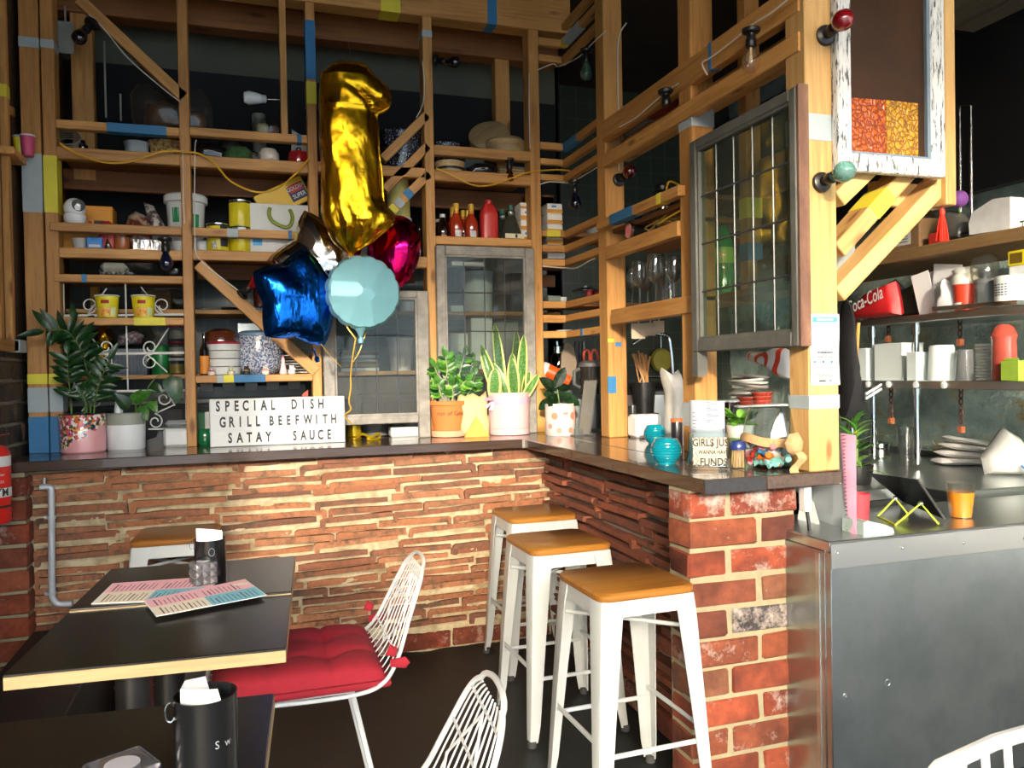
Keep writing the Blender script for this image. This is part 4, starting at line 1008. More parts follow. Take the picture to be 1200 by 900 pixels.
# 4 green bottle lying by the sign, green box
GRB=plain('green glass bottle','#1f7a4c',.12,coat=1.)
b0=on_top(241,522,.03); s=mpp(b0)
t=thing('green_jar','squat green glass jar tucked behind the left edge of the sign','jar',b0); part('body',MB().lathe([(.03,0),(.037,.01),(.038,.05),(.030,.068),(.024,.075),(.0005,.076)],18),GRB,t)
t=thing('green_packet','green carton with a white side behind the sign','packet',on_top(240,522,.11)); part('body',MB().box(-.035,.035,-.02,.02,0,.15,.004),plain('green card','#2c7a48',.5),t); part('panel',MB().box(.004,.036,-.0215,-.0195,.07,.148),WHITE,t)
# 5 letter board
a=on_top(246,524.5,0); c_=on_top(405,518,0)
ux=(c_-a); Ws=ux.length; rz=math.atan2(ux.y,ux.x); s=mpp((a+c_)/2); Hs=P(246,468,Y=a.y).z-BZ
t=thing('letter_board','white cinema letter board with the special dish in black capitals','sign',a,rz)
LB_=plain('white acrylic','#d6d9d9',.3,var=.02); LBK=plain('white case','#d9dbdb',.4,var=.02)
part('case',MB().box(0,Ws,.004,.05,0,Hs,.004),LBK,t)
for k in range(3):
    for x0,x1 in ((.004,Ws*.508),(Ws*.511,Ws-.004)): part('panel',MB().box(x0,x1,.0,.004,.004+k*(Hs-.008)/3,(k+1)*(Hs-.008)/3+.002,.0008),LB_,t)
    part('letter_rail',MB().box(0,Ws,-.0025,.0,.003+k*(Hs-.008)/3,.006+k*(Hs-.008)/3),LB_,t)
LET=plain('black letter film','#1a1a1c',.5)
fx_=lambda px,py: (P(px,py,Y=a.y).x-a.x)*1.0
rowz=[Hs*5/6+.001,Hs*.5+.001,Hs/6+.001]
def word(w,x0,x1,z,h):
    n=len(w)
    for k,ch in enumerate(w):
        x=x0+(x1-x0)*(k/(n-1) if n>1 else 0)
        part('letter',text_mesh(MB(),ch,h,T(x,-.0012,z)@FACE,.0022,.60),LET,t)
SPx=lambda px: Ws*(px-246)/(405-246)
word('SPECIAL',SPx(256),SPx(319),rowz[0],.062); word('DISH',SPx(344),SPx(376),rowz[0],.060)
word('GRILL',SPx(261),SPx(301),rowz[1],.062); word('BEEF',SPx(317),SPx(347),rowz[1],.058); word('WITH',SPx(360),SPx(391),rowz[1],.058)
word('SATAY',SPx(269),SPx(313),rowz[2],.060); word('SAUCE',SPx(344),SPx(385),rowz[2],.060)
t=thing('red_clip','small red clip showing above the letter board','clip',Vector((P(357,470,Y=a.y+.09).x,a.y+.09,BZ)))
part('body',MB().prism([(-.012,0),(.012,0),(.016,P(357,457,Y=a.y+.09).z-BZ),(-.01,P(357,462,Y=a.y+.09).z-BZ)],-.006,.006),plain('red plastic','#d8402c',.4),t)
# 6 ribbon spool
b0=on_top(415,514,.025); GR2=plain('metallic gold ribbon','#b79a18',.25,.6)
t=thing('ribbon_spool','gold balloon ribbon wound on a small spool','spool',b0)
part('ribbon',MB().lathe([(.030,.004)]+[(.036+.002*(k%2),.008+k*.006) for k in range(11)]+[(.030,.078)],18),GR2,t); part('flange',MB().cyl(.038,0,.004,18),GR2,t); part('flange',MB().cyl(.032,.078,.082,18),GR2,t)
b0=on_top(430,516,.0)
single('ribbon_tail',MB().tube(spline([b0+Vector((-.05,.02,.004)),b0+Vector((-.02,0,.03)),b0+Vector((.02,-.01,.012)),b0+Vector((.05,.0,.03)),b0+Vector((.06,.01,.006)),b0+Vector((0,-.015,.006)),b0+Vector((.03,.01,.02))]),.006,6),GR2,'loose curl of gold ribbon beside the spool','ribbon')
# 7 white trays under the left sash
b0=on_top(476,512,.05); s=mpp(b0)
t=thing('white_tray','low white rectangular tray under the left sash','tray',b0); part('body',MB().box(-19*s,17*s,-.04,.04,0,11*s,.006),WHITE,t); part('lip',MB().box(-19.5*s,17.5*s,-.042,.042,9*s,11.5*s,.003),WHITE,t)
b0=on_top(487,512,.16); t=thing('white_bowl','small white bowl behind the low white tray','bowl',b0); part('body',MB().lathe([(.035,0),(.045,.01),(.058,.075),(.055,.075),(.04,.015),(.001,.012)],20),WHITE,t)
b0=on_top(438,512,.12); s=mpp(b0); t=thing('clear_tub','cloudy plastic tub behind the gold ribbon spool','tub',b0); part('body',MB().lathe([(.075,0),(.085,.085),(.088,.087),(.083,.087),(.073,.004)],20),glass('cloudy plastic','#e6e8e4',.7,.3,1.45,.35),t); part('lid',MB().cyl(.09,.087,.093,20),WHITE,t)
# 8 terracotta pot with glossy leaflets
TERR=plain('terracotta','#c4783e',.8,var=.08,scale=9)
b0=on_top(526,513,.085); s=mpp(b0)
t=thing('potted_zamia','glossy small leaved plant in a terracotta pot with drawn words','potted plant',b0)
part('saucer',MB().lathe([(.070,0),(.084,.003),(.088,.030),(.083,.031),(.078,.012),(.001,.010)],28),plain('pale terracotta','#dba482',.8),t)
h=42*s; r=22.5*s
part('pot',MB().lathe([(r*.76,.012),(r*.92,h*.8),(r*.93,h-.022),(r*1.02,h-.021),(r*1.03,h-.002),(r*.98,h),(r*.9,h-.003),(r*.88,h-.03)],30),TERR,t)
part('soil',MB().lathe([(.0005,h-.012),(r*.85,h-.018)],16),SOIL,t)
PEN=plain('brown pen','#6a4524',.8)
wd=MB()
tx=text_mesh(MB(),'run of God.',.030,Matrix.Identity(4),.0004,1.0)
for v in tx.v:
    an=v.x/(r*.90)-.05; wd.v.append(Vector(((r*.915+.0012)*math.sin(an),-(r*.915+.0012)*math.cos(an),h*.66+v.y)))
wd.f=tx.f; wd.m=tx.m
part('lettering',wd,PEN,t)
zl=leaf_mesh('leaflet',.066,.036,LEAFM,.2,.25,.45,5); zl2=leaf_mesh('leaflet',.060,.032,LEAFL,.35,.25,.45,5); zl3=leaf_mesh('leaflet',.058,.030,LEAFD,.1,.2,.45,5)
Yp=b0.y; zz=[zl,zl2,zl3,zl]
for pts,n0,n1 in (([pp(514,472),pp(520,452),pp(524,436,-.03),pp(522,418,-.05)],5,13),([pp(532,472),pp(536,452),pp(540,432),pp(544,417)],5,13),([pp(526,472),pp(527,455),pp(528,440),pp(530,425,.03)],5,12),([pp(540,472),pp(548,462),pp(554,452),pp(556,440)],4,11),([pp(510,472),pp(510,460),pp(508,450),pp(505,440)],4,11),([pp(530,472,-.03),pp(531,462,-.05),pp(530,452,-.07)],3,7),([pp(520,472,.02),pp(517,455,.02),pp(513,440,.0),pp(509,430,-.02)],4,11),([pp(536,472,.03),pp(545,450,.03),pp(551,435,.02),pp(553,425,.02)],4,12),([pp(528,472,-.02),pp(538,455,-.05),pp(546,446,-.08)],3,8),([pp(522,472,-.02),pp(516,460,-.05),pp(513,450,-.08)],3,8)):
    frond(t,b0,pts,n0,n1,.85,.95,STEMP,zz,.006)
# 9 crumpled yellow bag
CRUMP=plain('pale yellow paper','#d6bf86',.8,var=.12,scale=18)
def crumple(outline,th,seed,wob=.012): return MB().pillow(outline,th,8,None,seed,wob,.45)
b0=on_top(555,512,.06); s=mpp(b0)
ol=[(-17,0),(-8,0),(8,0),(19,0),(20,12),(17,26),(18,40),(16,52),(8,46),(0,50),(-9,47),(-17,51),(-20,38),(-15,26),(-18,12)]
ol=[(x*s,z*s) for x,z in ol]
t=thing('paper_bag','crumpled pale yellow paper bag between terracotta and pink pots','bag',b0); part('body',crumple(ol,.045,3.),CRUMP,t,weld=True); part('fold',MB().prism([(-14*s,0),(16*s,0),(0,24*s)],-.052,-.044),plain('amber paper','#e2a94e',.7),t)
# 10 pink pot with snake plant
PINK=plain('pale pink glaze','#d9b4b4',.4,var=.03,coat=.2)
b0=on_top(597,511,.12); s=mpp(b0); r=24.5*s; h=49*s
t=thing('snake_plant','tall yellow edged snake plant in a pale pink pot with ribbon','potted plant',b0)
part('saucer',MB().lathe([(r*.93,0),(r*.97,.003),(r*.99,7.5*s),(r*.93,7.8*s)],30),PINK,t)
part('pot',MB().lathe([(r*.93,7.8*s),(r*.97,8*s),(r*1.0,h-.003),(r*.985,h),(r*.92,h-.002),(r*.91,h-.03)],30),PINK,t)
part('soil',MB().lathe([(.0005,h-.014),(r*.9,h-.018)],16),SOIL,t)
PRIB=plain('pink gauze ribbon','#dfa8bd',.6,var=.15)
part('ribbon',MB().lathe([(r*1.0,h*.72),(r*1.012,h*.74),(r*1.012,h*.86),(r*1.0,h*.88)],30),PRIB,t)
bw=MB()
for an in (2.6,3.5,4.2): bw.add([(-r*.93,-r*.4,h*.8),(-r*.93+.045*math.cos(an),-r*.4-.01,h*.8+.045*math.sin(an)),(-r*.93+.05*math.cos(an+.5),-r*.4-.012,h*.8+.045*math.sin(an+.5)),(-r*.93+.01,-r*.4-.012,h*.8+.01)],[(0,1,2,3)])
part('bow',bw,PRIB,t)
SW=[leaf_mesh('sword_leaf',1.,.145,[LEAFS,LEAFY],b_,.35,.42,9,6,True,.62) for b_ in (-.05,.08,.16)]
Yp=b0.y
for (bx,by),(tx_,ty),o1,k,wd_ in (((590,466),(579,378),.05,0,1.0),((600,466),(609,384),.05,1,1.1),((583,464),(563,404),-.02,2,1.),((579,466),(580,433),-.06,1,1.25),((600,466),(598,412),-.03,0,1.),((603,466),(600,420),-.07,1,1.15),((610,466),(614,392),.0,0,1.),((612,466),(624,430),-.04,2,.9),((590,466),(588,420),.02,1,1.),((608,466),(616,415),.06,1,.9),((594,468),(584,425),-.05,2,.9),((613,468),(630,440),-.08,2,.8)):
    a=pp(bx,by,o1*.3); d=pp(tx_,ty,o1)-a; L=d.length
    x=d.normalized(); up=Vector((U(-.4,.4),-1,.1)); y=up.cross(x).normalized(); z=x.cross(y)
    M=Matrix(((x.x*L,y.x*.38*wd_,z.x*.38,a.x),(x.y*L,y.y*.38*wd_,z.y*.38,a.y),(x.z*L,y.z*.38*wd_,z.z*.38,a.z),(0,0,0,1)))
    o=bpy.data.objects.new('sword_leaf',SW[k]); COL.objects.link(o); o.parent=t; o.matrix_basis=wmat(t).inverted()@M
# 11 kraft bag
KRAFT=plain('kraft paper','#c99a55',.8,var=.1,scale=12)
b0=on_top(632,508,.10); s=mpp(b0); ol=[(x*s,z*s) for x,z in ((-14,0),(0,0),(14,0),(13,20),(10,38),(12,62),(4,70),(-6,66),(-12,72),(-13,50),(-10,34),(-14,18))]
t=thing('kraft_bag','brown kraft paper bag between the pink pot and the dotted glass','bag',b0); part('body',crumple(ol,.04,8.,.008),KRAFT,t,weld=True)
# 12 dotted glass with rubber plant
DOT=None
b0=on_top(657,511,.07); s=mpp(b0); r=18*s; h=37*s
DOTG=plain('frosted printed glass','#cfc6bf',.25,var=.1,scale=30,coat=.4); PEACH=plain('peach print','#d8826a',.5,var=.05)
t=thing('potted_rubber_plant','dark rounded leaf plant in a printed glass with coral dots','potted plant',b0)
part('glass',MB().lathe([(r*.93,0),(r*.98,.006),(r,h-.003),(r*.97,h),(r*.94,h-.002),(r*.93,h-.02)],26),DOTG,t)
part('soil',MB().lathe([(.0005,h-.008),(r*.92,h-.012)],16),SOIL,t)
for an,zz_,rr in ((-.75,.62,.017),(-.1,.7,.007),(.05,.7,.007),(.55,.62,.018),(1.0,.45,.014),(-.45,.17,.014),(.35,.17,.014),(-1.1,.3,.012),(.9,.75,.011)):
    part('dot',MB().lathe([(.0005,.0012),(rr,.0008),(rr,.0)],14,T(r*.985*math.sin(an),-r*.985*math.cos(an),h*zz_)@RZ(an)@RX(PI/2)),PEACH,t)
RUB=leaf_mesh('leaf',.12,.06,leafmat('near black green leaf','#0b1c10','#1d3a20',rough=.25),.1,.12,.5); RUBY=leaf_mesh('leaf',.09,.055,[leafmat('near black green leaf','#0b1c10','#1d3a20'),LEAFY],.1,.12,.5)
Yp=b0.y-.0
for (bx,by),(tx_,ty),o1,me,L in (((653,458),(628,438),-.03,RUB,.95),((650,455),(664,428),-.05,RUB,.95),((655,460),(680,474),-.07,RUB,1.0),((652,462),(640,480),-.08,RUBY,1.),((650,460),(632,463),-.03,RUBY,.7),((654,456),(670,452),.02,RUB,.7),((648,466),(636,476),.02,RUB,.8)):
    a=pp(bx,by,-.01); d=pp(tx_,ty,o1)-a; leaf_at('leaf',me,t,a,d,(0,-1,.35),L)
part('stem',MB().tube([pp(657,485),pp(655,470),pp(653,456)],.004,6),STEMG,t,True)
# 13 tilted orange beaker beyond, 14 acrylic menu stand
ORG2=plain('orange plastic','#e8531c',.35,var=.04)
c0=P(636,432,Y=YF+.13); c1_=P(667,447,Y=YF+.10); s=mpp(c0)
t=thing('orange_beaker','orange plastic beaker with a pink end lying tilted behind the dotted glass','beaker',c0)
d=(c1_-c0); M=d.to_track_quat('Z','Y').to_matrix().to_4x4(); L=d.length
part('body',MB().lathe([(.038,.02),(.040,.03),(.034,L*.8),(.034,L*.82),(.030,L*.84),(.028,L)],18,M),ORG2,t); part('end',MB().lathe([(.034,-.01),(.039,0),(.0395,.022)],18,M),plain('pale pink plastic','#e8c8c4',.4),t)
sp=thing('beaker_stand','grey jug holding the tilted orange beaker','jug',Vector((c1_.x-.01,YF+.14,BZ))); part('body',MB().lathe([(.045,0),(.05,.01),(.04,.2),(.034,.205)],16),plain('dull grey plastic','#5a5d5c',.5),sp)
b0=on_top(683,511,.02); s=mpp(b0)
t=thing('menu_stand','clear acrylic easel holding a blank brown card','stand',b0); ACR=glass('clear acrylic','#eef2f2',.82,.05,1.5,.12)
part('foot',MB().box(-13*s,14*s,-.02,.03,0,.006,.001).box(-13*s,-2*s,-.025,-.02,0,.035,.001),ACR,t)
part('card',MB().prism([(-5*s,.006),(9*s,.006),(19*s,64*s),(4*s,64*s)],.004,.008),plain('brown grey card','#a58f78',.5,var=.05),t); part('cover',MB().prism([(-6*s,.004),(10*s,.004),(20*s,65*s),(3*s,65*s)],.0005,.003),ACR,t)
# ================================================================ right hand return of the bar
# white cup and napkin pack
b0=on_top(756,514,.07); s=mpp(b0); t=thing('napkin_pack','white wrapped napkin block beside the corner post','napkins',b0)
part('body',MB().box(-17*s,17*s,-.05,.05,0,27*s,.012),plain('soft white paper','#e6e6e6',.8,var=.03),t); part('fold',MB().prism([(-17*s,20*s),(-6*s,27.5*s),(-17*s,27.5*s)],-.0525,-.049),plain('soft white paper','#e6e6e6',.8),t)
# teal ribbed glass candle holders with wire
TEALG=solid_glass('teal glass','#0b93a5',.06); TEALP=plain('teal glass body','#0a7f92',.08,var=.1,coat=1.)
def teal(px,py,w,label):
    b0=on_top(px,py,.045); s=mpp(b0); R=w*s/2
    t=thing('candle_holder',label,'candle holder',b0,0,'teal candle holders')
    prof=[(R*.6,0),(R*.62,.006)]
    n=9; H=R*1.62
    for k in range(n*2+1):
        q=k/(n*2); prof.append((R*(.62+.38*math.sin(PI*(.08+.86*q)))*(1+(.025 if k%2 else -.015)),.008+H*.9*q))
    prof+=[(R*.62,H),(R*.58,H),(R*.56,H*.9),(R*.8,H*.5),(R*.5,.02)]
    part('glass',MB().lathe(prof,26),TEALP,t)
    part('wire',MB().tube([(R*1.03*math.sin(a)*math.sin(PI*(.12+.7*a/6.3)),-R*1.03*math.cos(a)*math.sin(PI*(.12+.7*a/6.3)),H*(.15+.12*a)) for a in [k*.25 for k in range(26)]],.0014,5),plain('dark wire','#1d2a2c',.4,.5),t)
    return t
teal(768,521,27,'teal ribbed glass candle holder farther back near the napkins')
teal(781,545,36,'teal ribbed glass candle holder nearest the bar edge')
# tip jar
JAR=glass('jar glass','#f4f8f7',.95,.02,1.5,0.,1.4)
b0=on_top(830,551,.055); s=mpp(b0)
rzj=-math.atan2(b0.x,b0.y)*.85
t=thing('tip_jar','square glass tip jar with a hand lettered cardboard label','jar',b0,rzj)
w=21.5*s; h=47*s
jb=MB(); n4=[]
def rsq(w,r,z,n=4):
    pts=[]
    for k,(cx,cy) in enumerate(((1,1),(-1,1),(-1,-1),(1,-1))):
        for j in range(n+1):
            a=PI/2*k+PI/2*j/n; pts.append((cx*(w-r)+r*math.cos(a),cy*(w-r)+r*math.sin(a),z))
    return pts
rings=[rsq(w*1.16,.014,.0),rsq(w*1.2,.014,.010),rsq(w*1.0,.012,.045),rsq(w*.98,.012,h*.9),rsq(w*.86,.02,h*.96),rsq(w*.90,.022,h),rsq(w*.84,.02,h),rsq(w*.8,.02,h*.95),rsq(w*.93,.012,h*.88),rsq(w*.95,.012,.05),rsq(w*1.1,.012,.012)]
m_=len(rings[0]); vs=[v for r_ in rings for v in r_]; fs=[(i*m_+k,i*m_+(k+1)%m_,(i+1)*m_+(k+1)%m_,(i+1)*m_+k) for i in range(len(rings)-1) for k in range(m_)]
part('glass',MB().add(vs,fs),JAR,t)
CARD=plain('pale cardboard','#b8ad96',.8,var=.05); INK=plain('black marker','#17171a',.6)
part('label_card',MB().box(-w*.88,w*.88,-w*1.02-.003,-w*1.02,.012,h*.80,.0006),CARD,t)
yl=-w*1.02-.0045
lt=MB(); text_mesh(lt,'GIRL$ JUS',.031,T(.002,yl,h*.67)@FACE,.0007,.78); text_mesh(lt,'WANNA HAVE',.018,T(.010,yl,h*.44)@FACE,.0005,.72); text_mesh(lt,'FUND$',.032,T(.012,yl,h*.20)@FACE,.0007,.8)
part('lettering',lt,INK,t)
bd=MB()
for k in range(7): bd.box(-w*.86+k*w*.25,-w*.86+k*w*.25+w*.13,yl-.0004,yl,h*.785,h*.80)
for k in range(7): bd.box(-w*.86+k*w*.25,-w*.86+k*w*.25+w*.13,yl-.0004,yl,.013,.017)
for k in range(5): bd.box(-w*.88,-w*.85,yl-.0004,yl,.02+k*h*.16,.02+k*h*.16+h*.08); bd.box(w*.85,w*.88,yl-.0004,yl,.02+k*h*.16,.02+k*h*.16+h*.08)
zg=[(-w*.75,h*.45),(-w*.62,h*.34),(-w*.76,h*.30),(-w*.60,h*.23),(-w*.74,h*.18),(-w*.60,h*.11),(-w*.68,.02)]
bd.tube([(x,yl,z) for x,z in zg],.0012,4)
part('marker_border',bd,INK,t)
PRP=plain('printed paper','#a9b0b8',.7,var=.02); TINY=plain('small grey print','#3b434b',.8)
rp=thing('receipt_roll','rolled printed sheet standing up in the tip jar','paper',b0+Vector((0,0,.02)),rzj)
hr=(551-472)*s-.02; rr=20.2*s
part('sheet',MB().grid(lambda u,v:(rr*math.sin(-2.2+4.4*u),-.6*rr*math.cos(-2.2+4.4*u)+.012,hr*v*(1+.01*math.sin(6*u))),24,2),PRP,rp)
pl=MB(); 
def arc(an,z0,z1,a1): 
    pl.add([((rr+.0025)*math.sin(an),-.6*(rr+.0025)*math.cos(an)+.012,z0),((rr+.0025)*math.sin(a1),-.6*(rr+.0025)*math.cos(a1)+.012,z0),((rr+.0025)*math.sin(a1),-.6*(rr+.0025)*math.cos(a1)+.012,z1),((rr+.0025)*math.sin(an),-.6*(rr+.0025)*math.cos(an)+.012,z1)],[(0,1,2,3)])
for k in range(12):
    z=hr*(.97-k*.032); e=.2+.5*((k*37)%10)/10
    for q in range(3): arc(-.1+q*e*.38,z,z+.0018,-.1+(q+1)*e*.38)
for k in range(6): arc(-.95,hr*(.8-k*.06),hr*(.8-k*.06)+.0018,-.95+.2+.03*((k*7)%5))
part('print',pl,TINY,rp)['kind']='stuff'
# toothpicks
b0=on_top(865,550,.025); s=mpp(b0)
t=thing('toothpick_jar','round toothpick pot with a navy domed lid','jar',b0); r=9*s
TP=plain('pale toothpick wood','#d9bd8a',.7,var=.1)
part('pot',MB().lathe([(r*.95,0),(r,.003),(r,.060),(r*.96,.060)],18),glass('clear plastic pot','#f4efe2',.85,.05,1.45,.05),t)
tk=MB()
for k in range(26):
    a=U(0,6.28);q=r*.8*math.sqrt(U(0,1)); tk.rod((q*math.cos(a),q*math.sin(a),.003),(q*.9*math.cos(a+.3),q*.9*math.sin(a+.3),.062),.0014,4)
part('toothpicks',tk,TP,t)['kind']='stuff'
hl=(550-517)*s
part('lid',MB().lathe([(r*1.03,.058),(r*1.06,.062),(r*1.06,hl*.82),(r*.8,hl*.97),(.0005,hl)],18),plain('navy plastic','#1f2f6a',.3,coat=.4),t)
# small herb in white and green pot
b0=on_top(868,532,.06); s=mpp(b0); r=16*s
t=thing('potted_herb','small bright leafy herb in a white over green pot','potted plant',b0)
part('pot',MB().lathe([(r*.8,0),(r*.84,.004),(r*.9,.055)],22),plain('moss green glaze','#6f8f5a',.4),t); part('pot_upper',MB().lathe([(r*.9,.055),(r*1.0,.10),(r*.94,.10),(r*.9,.07)],22),plain('creamy white glaze','#dcded6',.4),t)
hb_=leaf_mesh('leaf',.045,.034,LEAFL,.2,.25,.5,5); hb2=leaf_mesh('leaf',.045,.034,LEAFM,.3,.25,.5,5)
for k in range(34):
    a=U(0,6.28); e=U(.0,1.2); p_=b0+Vector((r*.75*math.cos(a)*U(.2,1),r*.6*math.sin(a)*U(.2,1),.10+U(0,.035))); leaf_at('leaf',R_.choice([hb_,hb2]),t,p_,(math.cos(a),math.sin(a)*.7-.4,e),(0,-.3,1),U(.8,1.2))
# candy bowl with burlap
b0=on_top(905,551,.075); s=mpp(b0)
t=thing('candy_bowl','big tapered glass bowl half filled with wrapped sweets','bowl',b0)
R1=36*s
part('glass',MB().lathe([(R1*.62,0),(R1*.78,.004),(R1*.96,.03),(R1*1.0,.055),(R1*.94,.10),(R1*.72,(551-480)*s),(R1*.705,(551-480)*s),(R1*.92,.10),(R1*.975,.055),(R1*.93,.034),(R1*.76,.010),(.001,.008)],30),JAR,t)
SWC=[plain('sweet wrapper '+n,c,.25,var=.1,coat=.3) for n,c in (('red','#c8322c'),('orange','#ee6a1c'),('mint','#8fd0c8'),('silver','#d3d6d8'),('blue','#4a86b8'),('pink','#e07a90'),('green','#4e9a6a'),('clear','#d8cfc0'))]
sm=[]
for k in range(8):
    b=MB().lathe([(.0095,-.034),(.003,-.020),(.010,-.014),(.011,0),(.010,.014),(.003,.020),(.0095,.034)],8,RY(PI/2)); sm.append(mesh_of(b,'sweet',SWC[k]))
seen_=set()
names=['red','orange','mint green','silver','blue','pink','green','clear']
for k in range(60):
    a=U(0,6.28); lay=k//20; q=R1*(.80,.86,.80)[min(2,lay)]*math.sqrt(U(.25,1)); c=b0+Vector((q*math.cos(a)*.92,q*math.sin(a)*.92,.020+.020*lay+U(0,.008)))
    ry_=U(-.5,.5); lb_=(k%8,min(2,lay),int(((a+PI/4)%(2*PI))/(PI/2)),abs(ry_)>.2)
    if lb_ in seen_: continue
    seen_.add(lb_); o=bpy.data.objects.new('wrapped_sweet',sm[k%8]); COL.objects.link(o); o.location=c; o.rotation_euler=(U(-.4,.4),ry_,U(0,3.1)); side=('right','back','left','front')[int(((a+PI/4)%(2*PI))/(PI/2))]; lv=('bottom','middle','top')[min(2,lay)]; sq=('flat','tilted')[int(abs(o.rotation_euler[1])>.2)]; tag(o,f'{sq} {names[k%8]} wrapped sweet, {lv} layer at the {side} of the candy bowl','sweet','sweets in the glass bowl')
BURL=plain('burlap','#b08d62',.95,var=.2,scale=90,bump=.8)
bl=thing('burlap_ribbon','wide burlap ribbon knotted round the candy bowl','ribbon',b0+Vector((0,0,.03)))
part('wrap',MB().grid(lambda u,v:((R1*(1.03-.05*v))*math.cos(2*PI*u),(R1*(1.03-.05*v))*math.sin(2*PI*u),.030+.026*v-.02*math.cos(2*PI*u)+.004*math.sin(9*PI*u)),36,2,wrap=True),BURL,bl)
ka=math.atan2(b0.x,b0.y); kx=P(930,521,Y=1.922); kx.y=1.922
kn=MB().pillow([(.0,-.03),(.025,-.02),(.03,.01),(.015,.035),(-.015,.03),(-.03,.005),(-.02,-.02)],.02,5,T(*kx),2.,.01)
kn.grid(lambda u,v:(kx.x-.008+.03*u+.012*math.sin(5*v),kx.y-.010-.006*math.sin(6*v),kx.z-.02-(kx.z-.02-BZ-.003)*v),3,6)
part('knot',kn,BURL,bl,True)
# ================================================================ things on the shelves of the back frame
DY=YF+.17
def L(px,py,z,y=DY): p=P(px,py,Y=y); return Vector((p.x,y,z)), mpp(p)
def rbox(w,d,h,c=.004): return MB().box(-w/2,w/2,-d/2,d/2,0,h,c)
def can(name,label,cat,px,py,z,wpx,hpx,mt,y=DY,group=None,lid=None,band_=None,prof=None):
    b,s=L(px,py,z,y); r=wpx*s/2; h=hpx*s
    t=thing(name,label,cat,b,0,group)
    part('body',MB().lathe([(rr*r,zz*h) for rr,zz in (prof or ((.97,0),(1,.02),(1,.98),(.96,1)))],22),mt,t)
    if lid: part('lid',MB().lathe([(r*1.05,h*.93),(r*1.06,h*.95),(r*1.06,h*1.02),(r*.98,h*1.035),(.0005,h*1.03)],22),lid,t)
    if band_:
        for m_,z0,z1 in band_: part('label_band',MB().lathe([(r*1.006,h*z0),(r*1.008,h*z1)],22,cap0=False,cap1=False),m_,t)
    return t,r,h
def pack(name,label,cat,px,py,z,wpx,hpx,dep,mt,y=DY,rot=0,group=None):
    b,s=L(px,py,z,y); t=thing(name,label,cat,b,rot,group); part('body',rbox(wpx*s,dep,hpx*s),mt,t); return t,wpx*s,hpx*s,s
def flat(t,nm,mt,x0,x1,z0,z1,y,label=None): return part(nm,MB().box(x0,x1,y-.0008,y,z0,z1),mt,t,label=label)
def blob(name,label,cat,px,py,z,ol,th,mt,y=DY,seed=1.,wob=.012,parts=()):
    b,s=L(px,py,z,y); t=thing(name,label,cat,b); part('body',MB().pillow([(x*s,q*s) for x,q in ol],th,7,None,seed,wob,.45),mt,t,weld=True); return t,s
CLEARP=glass('clear plastic film','#e8e6e0',.86,.12,1.5,.05,1.5); CLEARJ=glass('clear jar plastic','#eef0ee',.82,.05,1.5,.06)
RED=plain('red plastic lid','#a3212a',.4,coat=.2); YELC=plain('yellow tin print','#d8c81f',.35,var=.05,coat=.3); TIN=steelmat('tin rim','#b9bdbd',.25,(1,1,1)); DKGL=plain('dark sauce glass','#150b08',.08,coat=1.)
PAPERW=plain('white card','#d4d6d3',.6,var=.04); ORGB=plain('orange carton','#e0962c',.55,var=.06); BROWN=plain('brown cardboard','#8a6a48',.8,var=.1)
BLK=plain('printed black','#1d1d1f',.5)
z=Z['1a']
can('plastic_tub','frosted white tub on the top left shelf','tub',160,165,z,27,21,plain('frosted plastic','#aeb8bc',.4),prof=((.82,0),(.86,.03),(1,.97),(1.04,1),(.95,1)))
b,s=L(197,165,z); t=thing('wicker_basket','small woven basket behind the top left rail','basket',b)
WICK=speckle('woven straw','#8a6636','#d3ad6c',60,.4,.55,.8,coat=0,bump=.6)
part('weave',MB().grid(lambda u,v:((17+4*v)*s*math.cos(2*PI*u)*(1+.02*math.sin(40*PI*u+PI*round(v*6))),.6*(17+4*v)*s*math.sin(2*PI*u)*(1+.02*math.sin(40*PI*u+PI*round(v*6))),23*s*v),60,6,wrap=True),WICK,t)
part('rim',MB().tube([(21*s*math.cos(a),.6*21*s*math.sin(a),23*s) for a in [2*PI*k/24 for k in range(24)]],.006,6,True),WICK,t)
tb,s=blob('filled_bag','large clear bag of brown paper bundles on the wicker basket','bag',203,142,z+.105,[(-40,0),(0,-3),(38,2),(44,20),(43,45),(32,62),(12,52),(-2,46),(-14,60),(-38,62),(-46,50),(-44,22)],.09,CLEARP,seed=4.)
part('paper_bundle',MB().pillow([(x*s,q*s) for x,q in ((-30,4),(0,2),(6,20),(4,40),(-10,46),(-26,40),(-32,22))],.07,6,None,6.,.012,.5),plain('brown paper bundle','#6b4a31',.8,var=.2),tb)
part('paper_bundle',MB().pillow([(x*s,q*s) for x,q in ((10,4),(34,6),(37,24),(30,38),(14,36))],.06,6,None,9.,.012,.5),plain('brown paper bundle','#6b4a31',.8),tb)
can('dark_bottle','dark bottle standing behind the top left rail','bottle',97,165,z,11,20,DKGL,prof=((.95,0),(1,.03),(1,.7),(.45,.85),(.45,1),(.4,1)))
b,s=L(80,165,z)
t=thing('wire_coil','grey coil of cable at the left end of the top shelf','cable',b)
part('coil',MB().tube([(.05*math.cos(a)+.0,.02*math.sin(a*1.0)+.0,.045+.04*math.sin(a)+.0015*a) for a in [k*.35 for k in range(90)]],.0035,5),plain('grey cable','#77756c',.6),t)
for px,y0_,y1_,nm in ((122,48,138,'long pale strap hanging above the top left shelf'),(141,110,142,'short pale strap hanging above the top left shelf')):
    a=P(px,y0_,Y=YF+.2); c_=P(px+4,y1_,Y=YF+.2); single('strap',MB().box(a.x-.004,a.x+.004,a.y-.002,a.y+.002,c_.z,a.z,.001),plain('pale strap','#8e8e84',.6),nm,'strap')
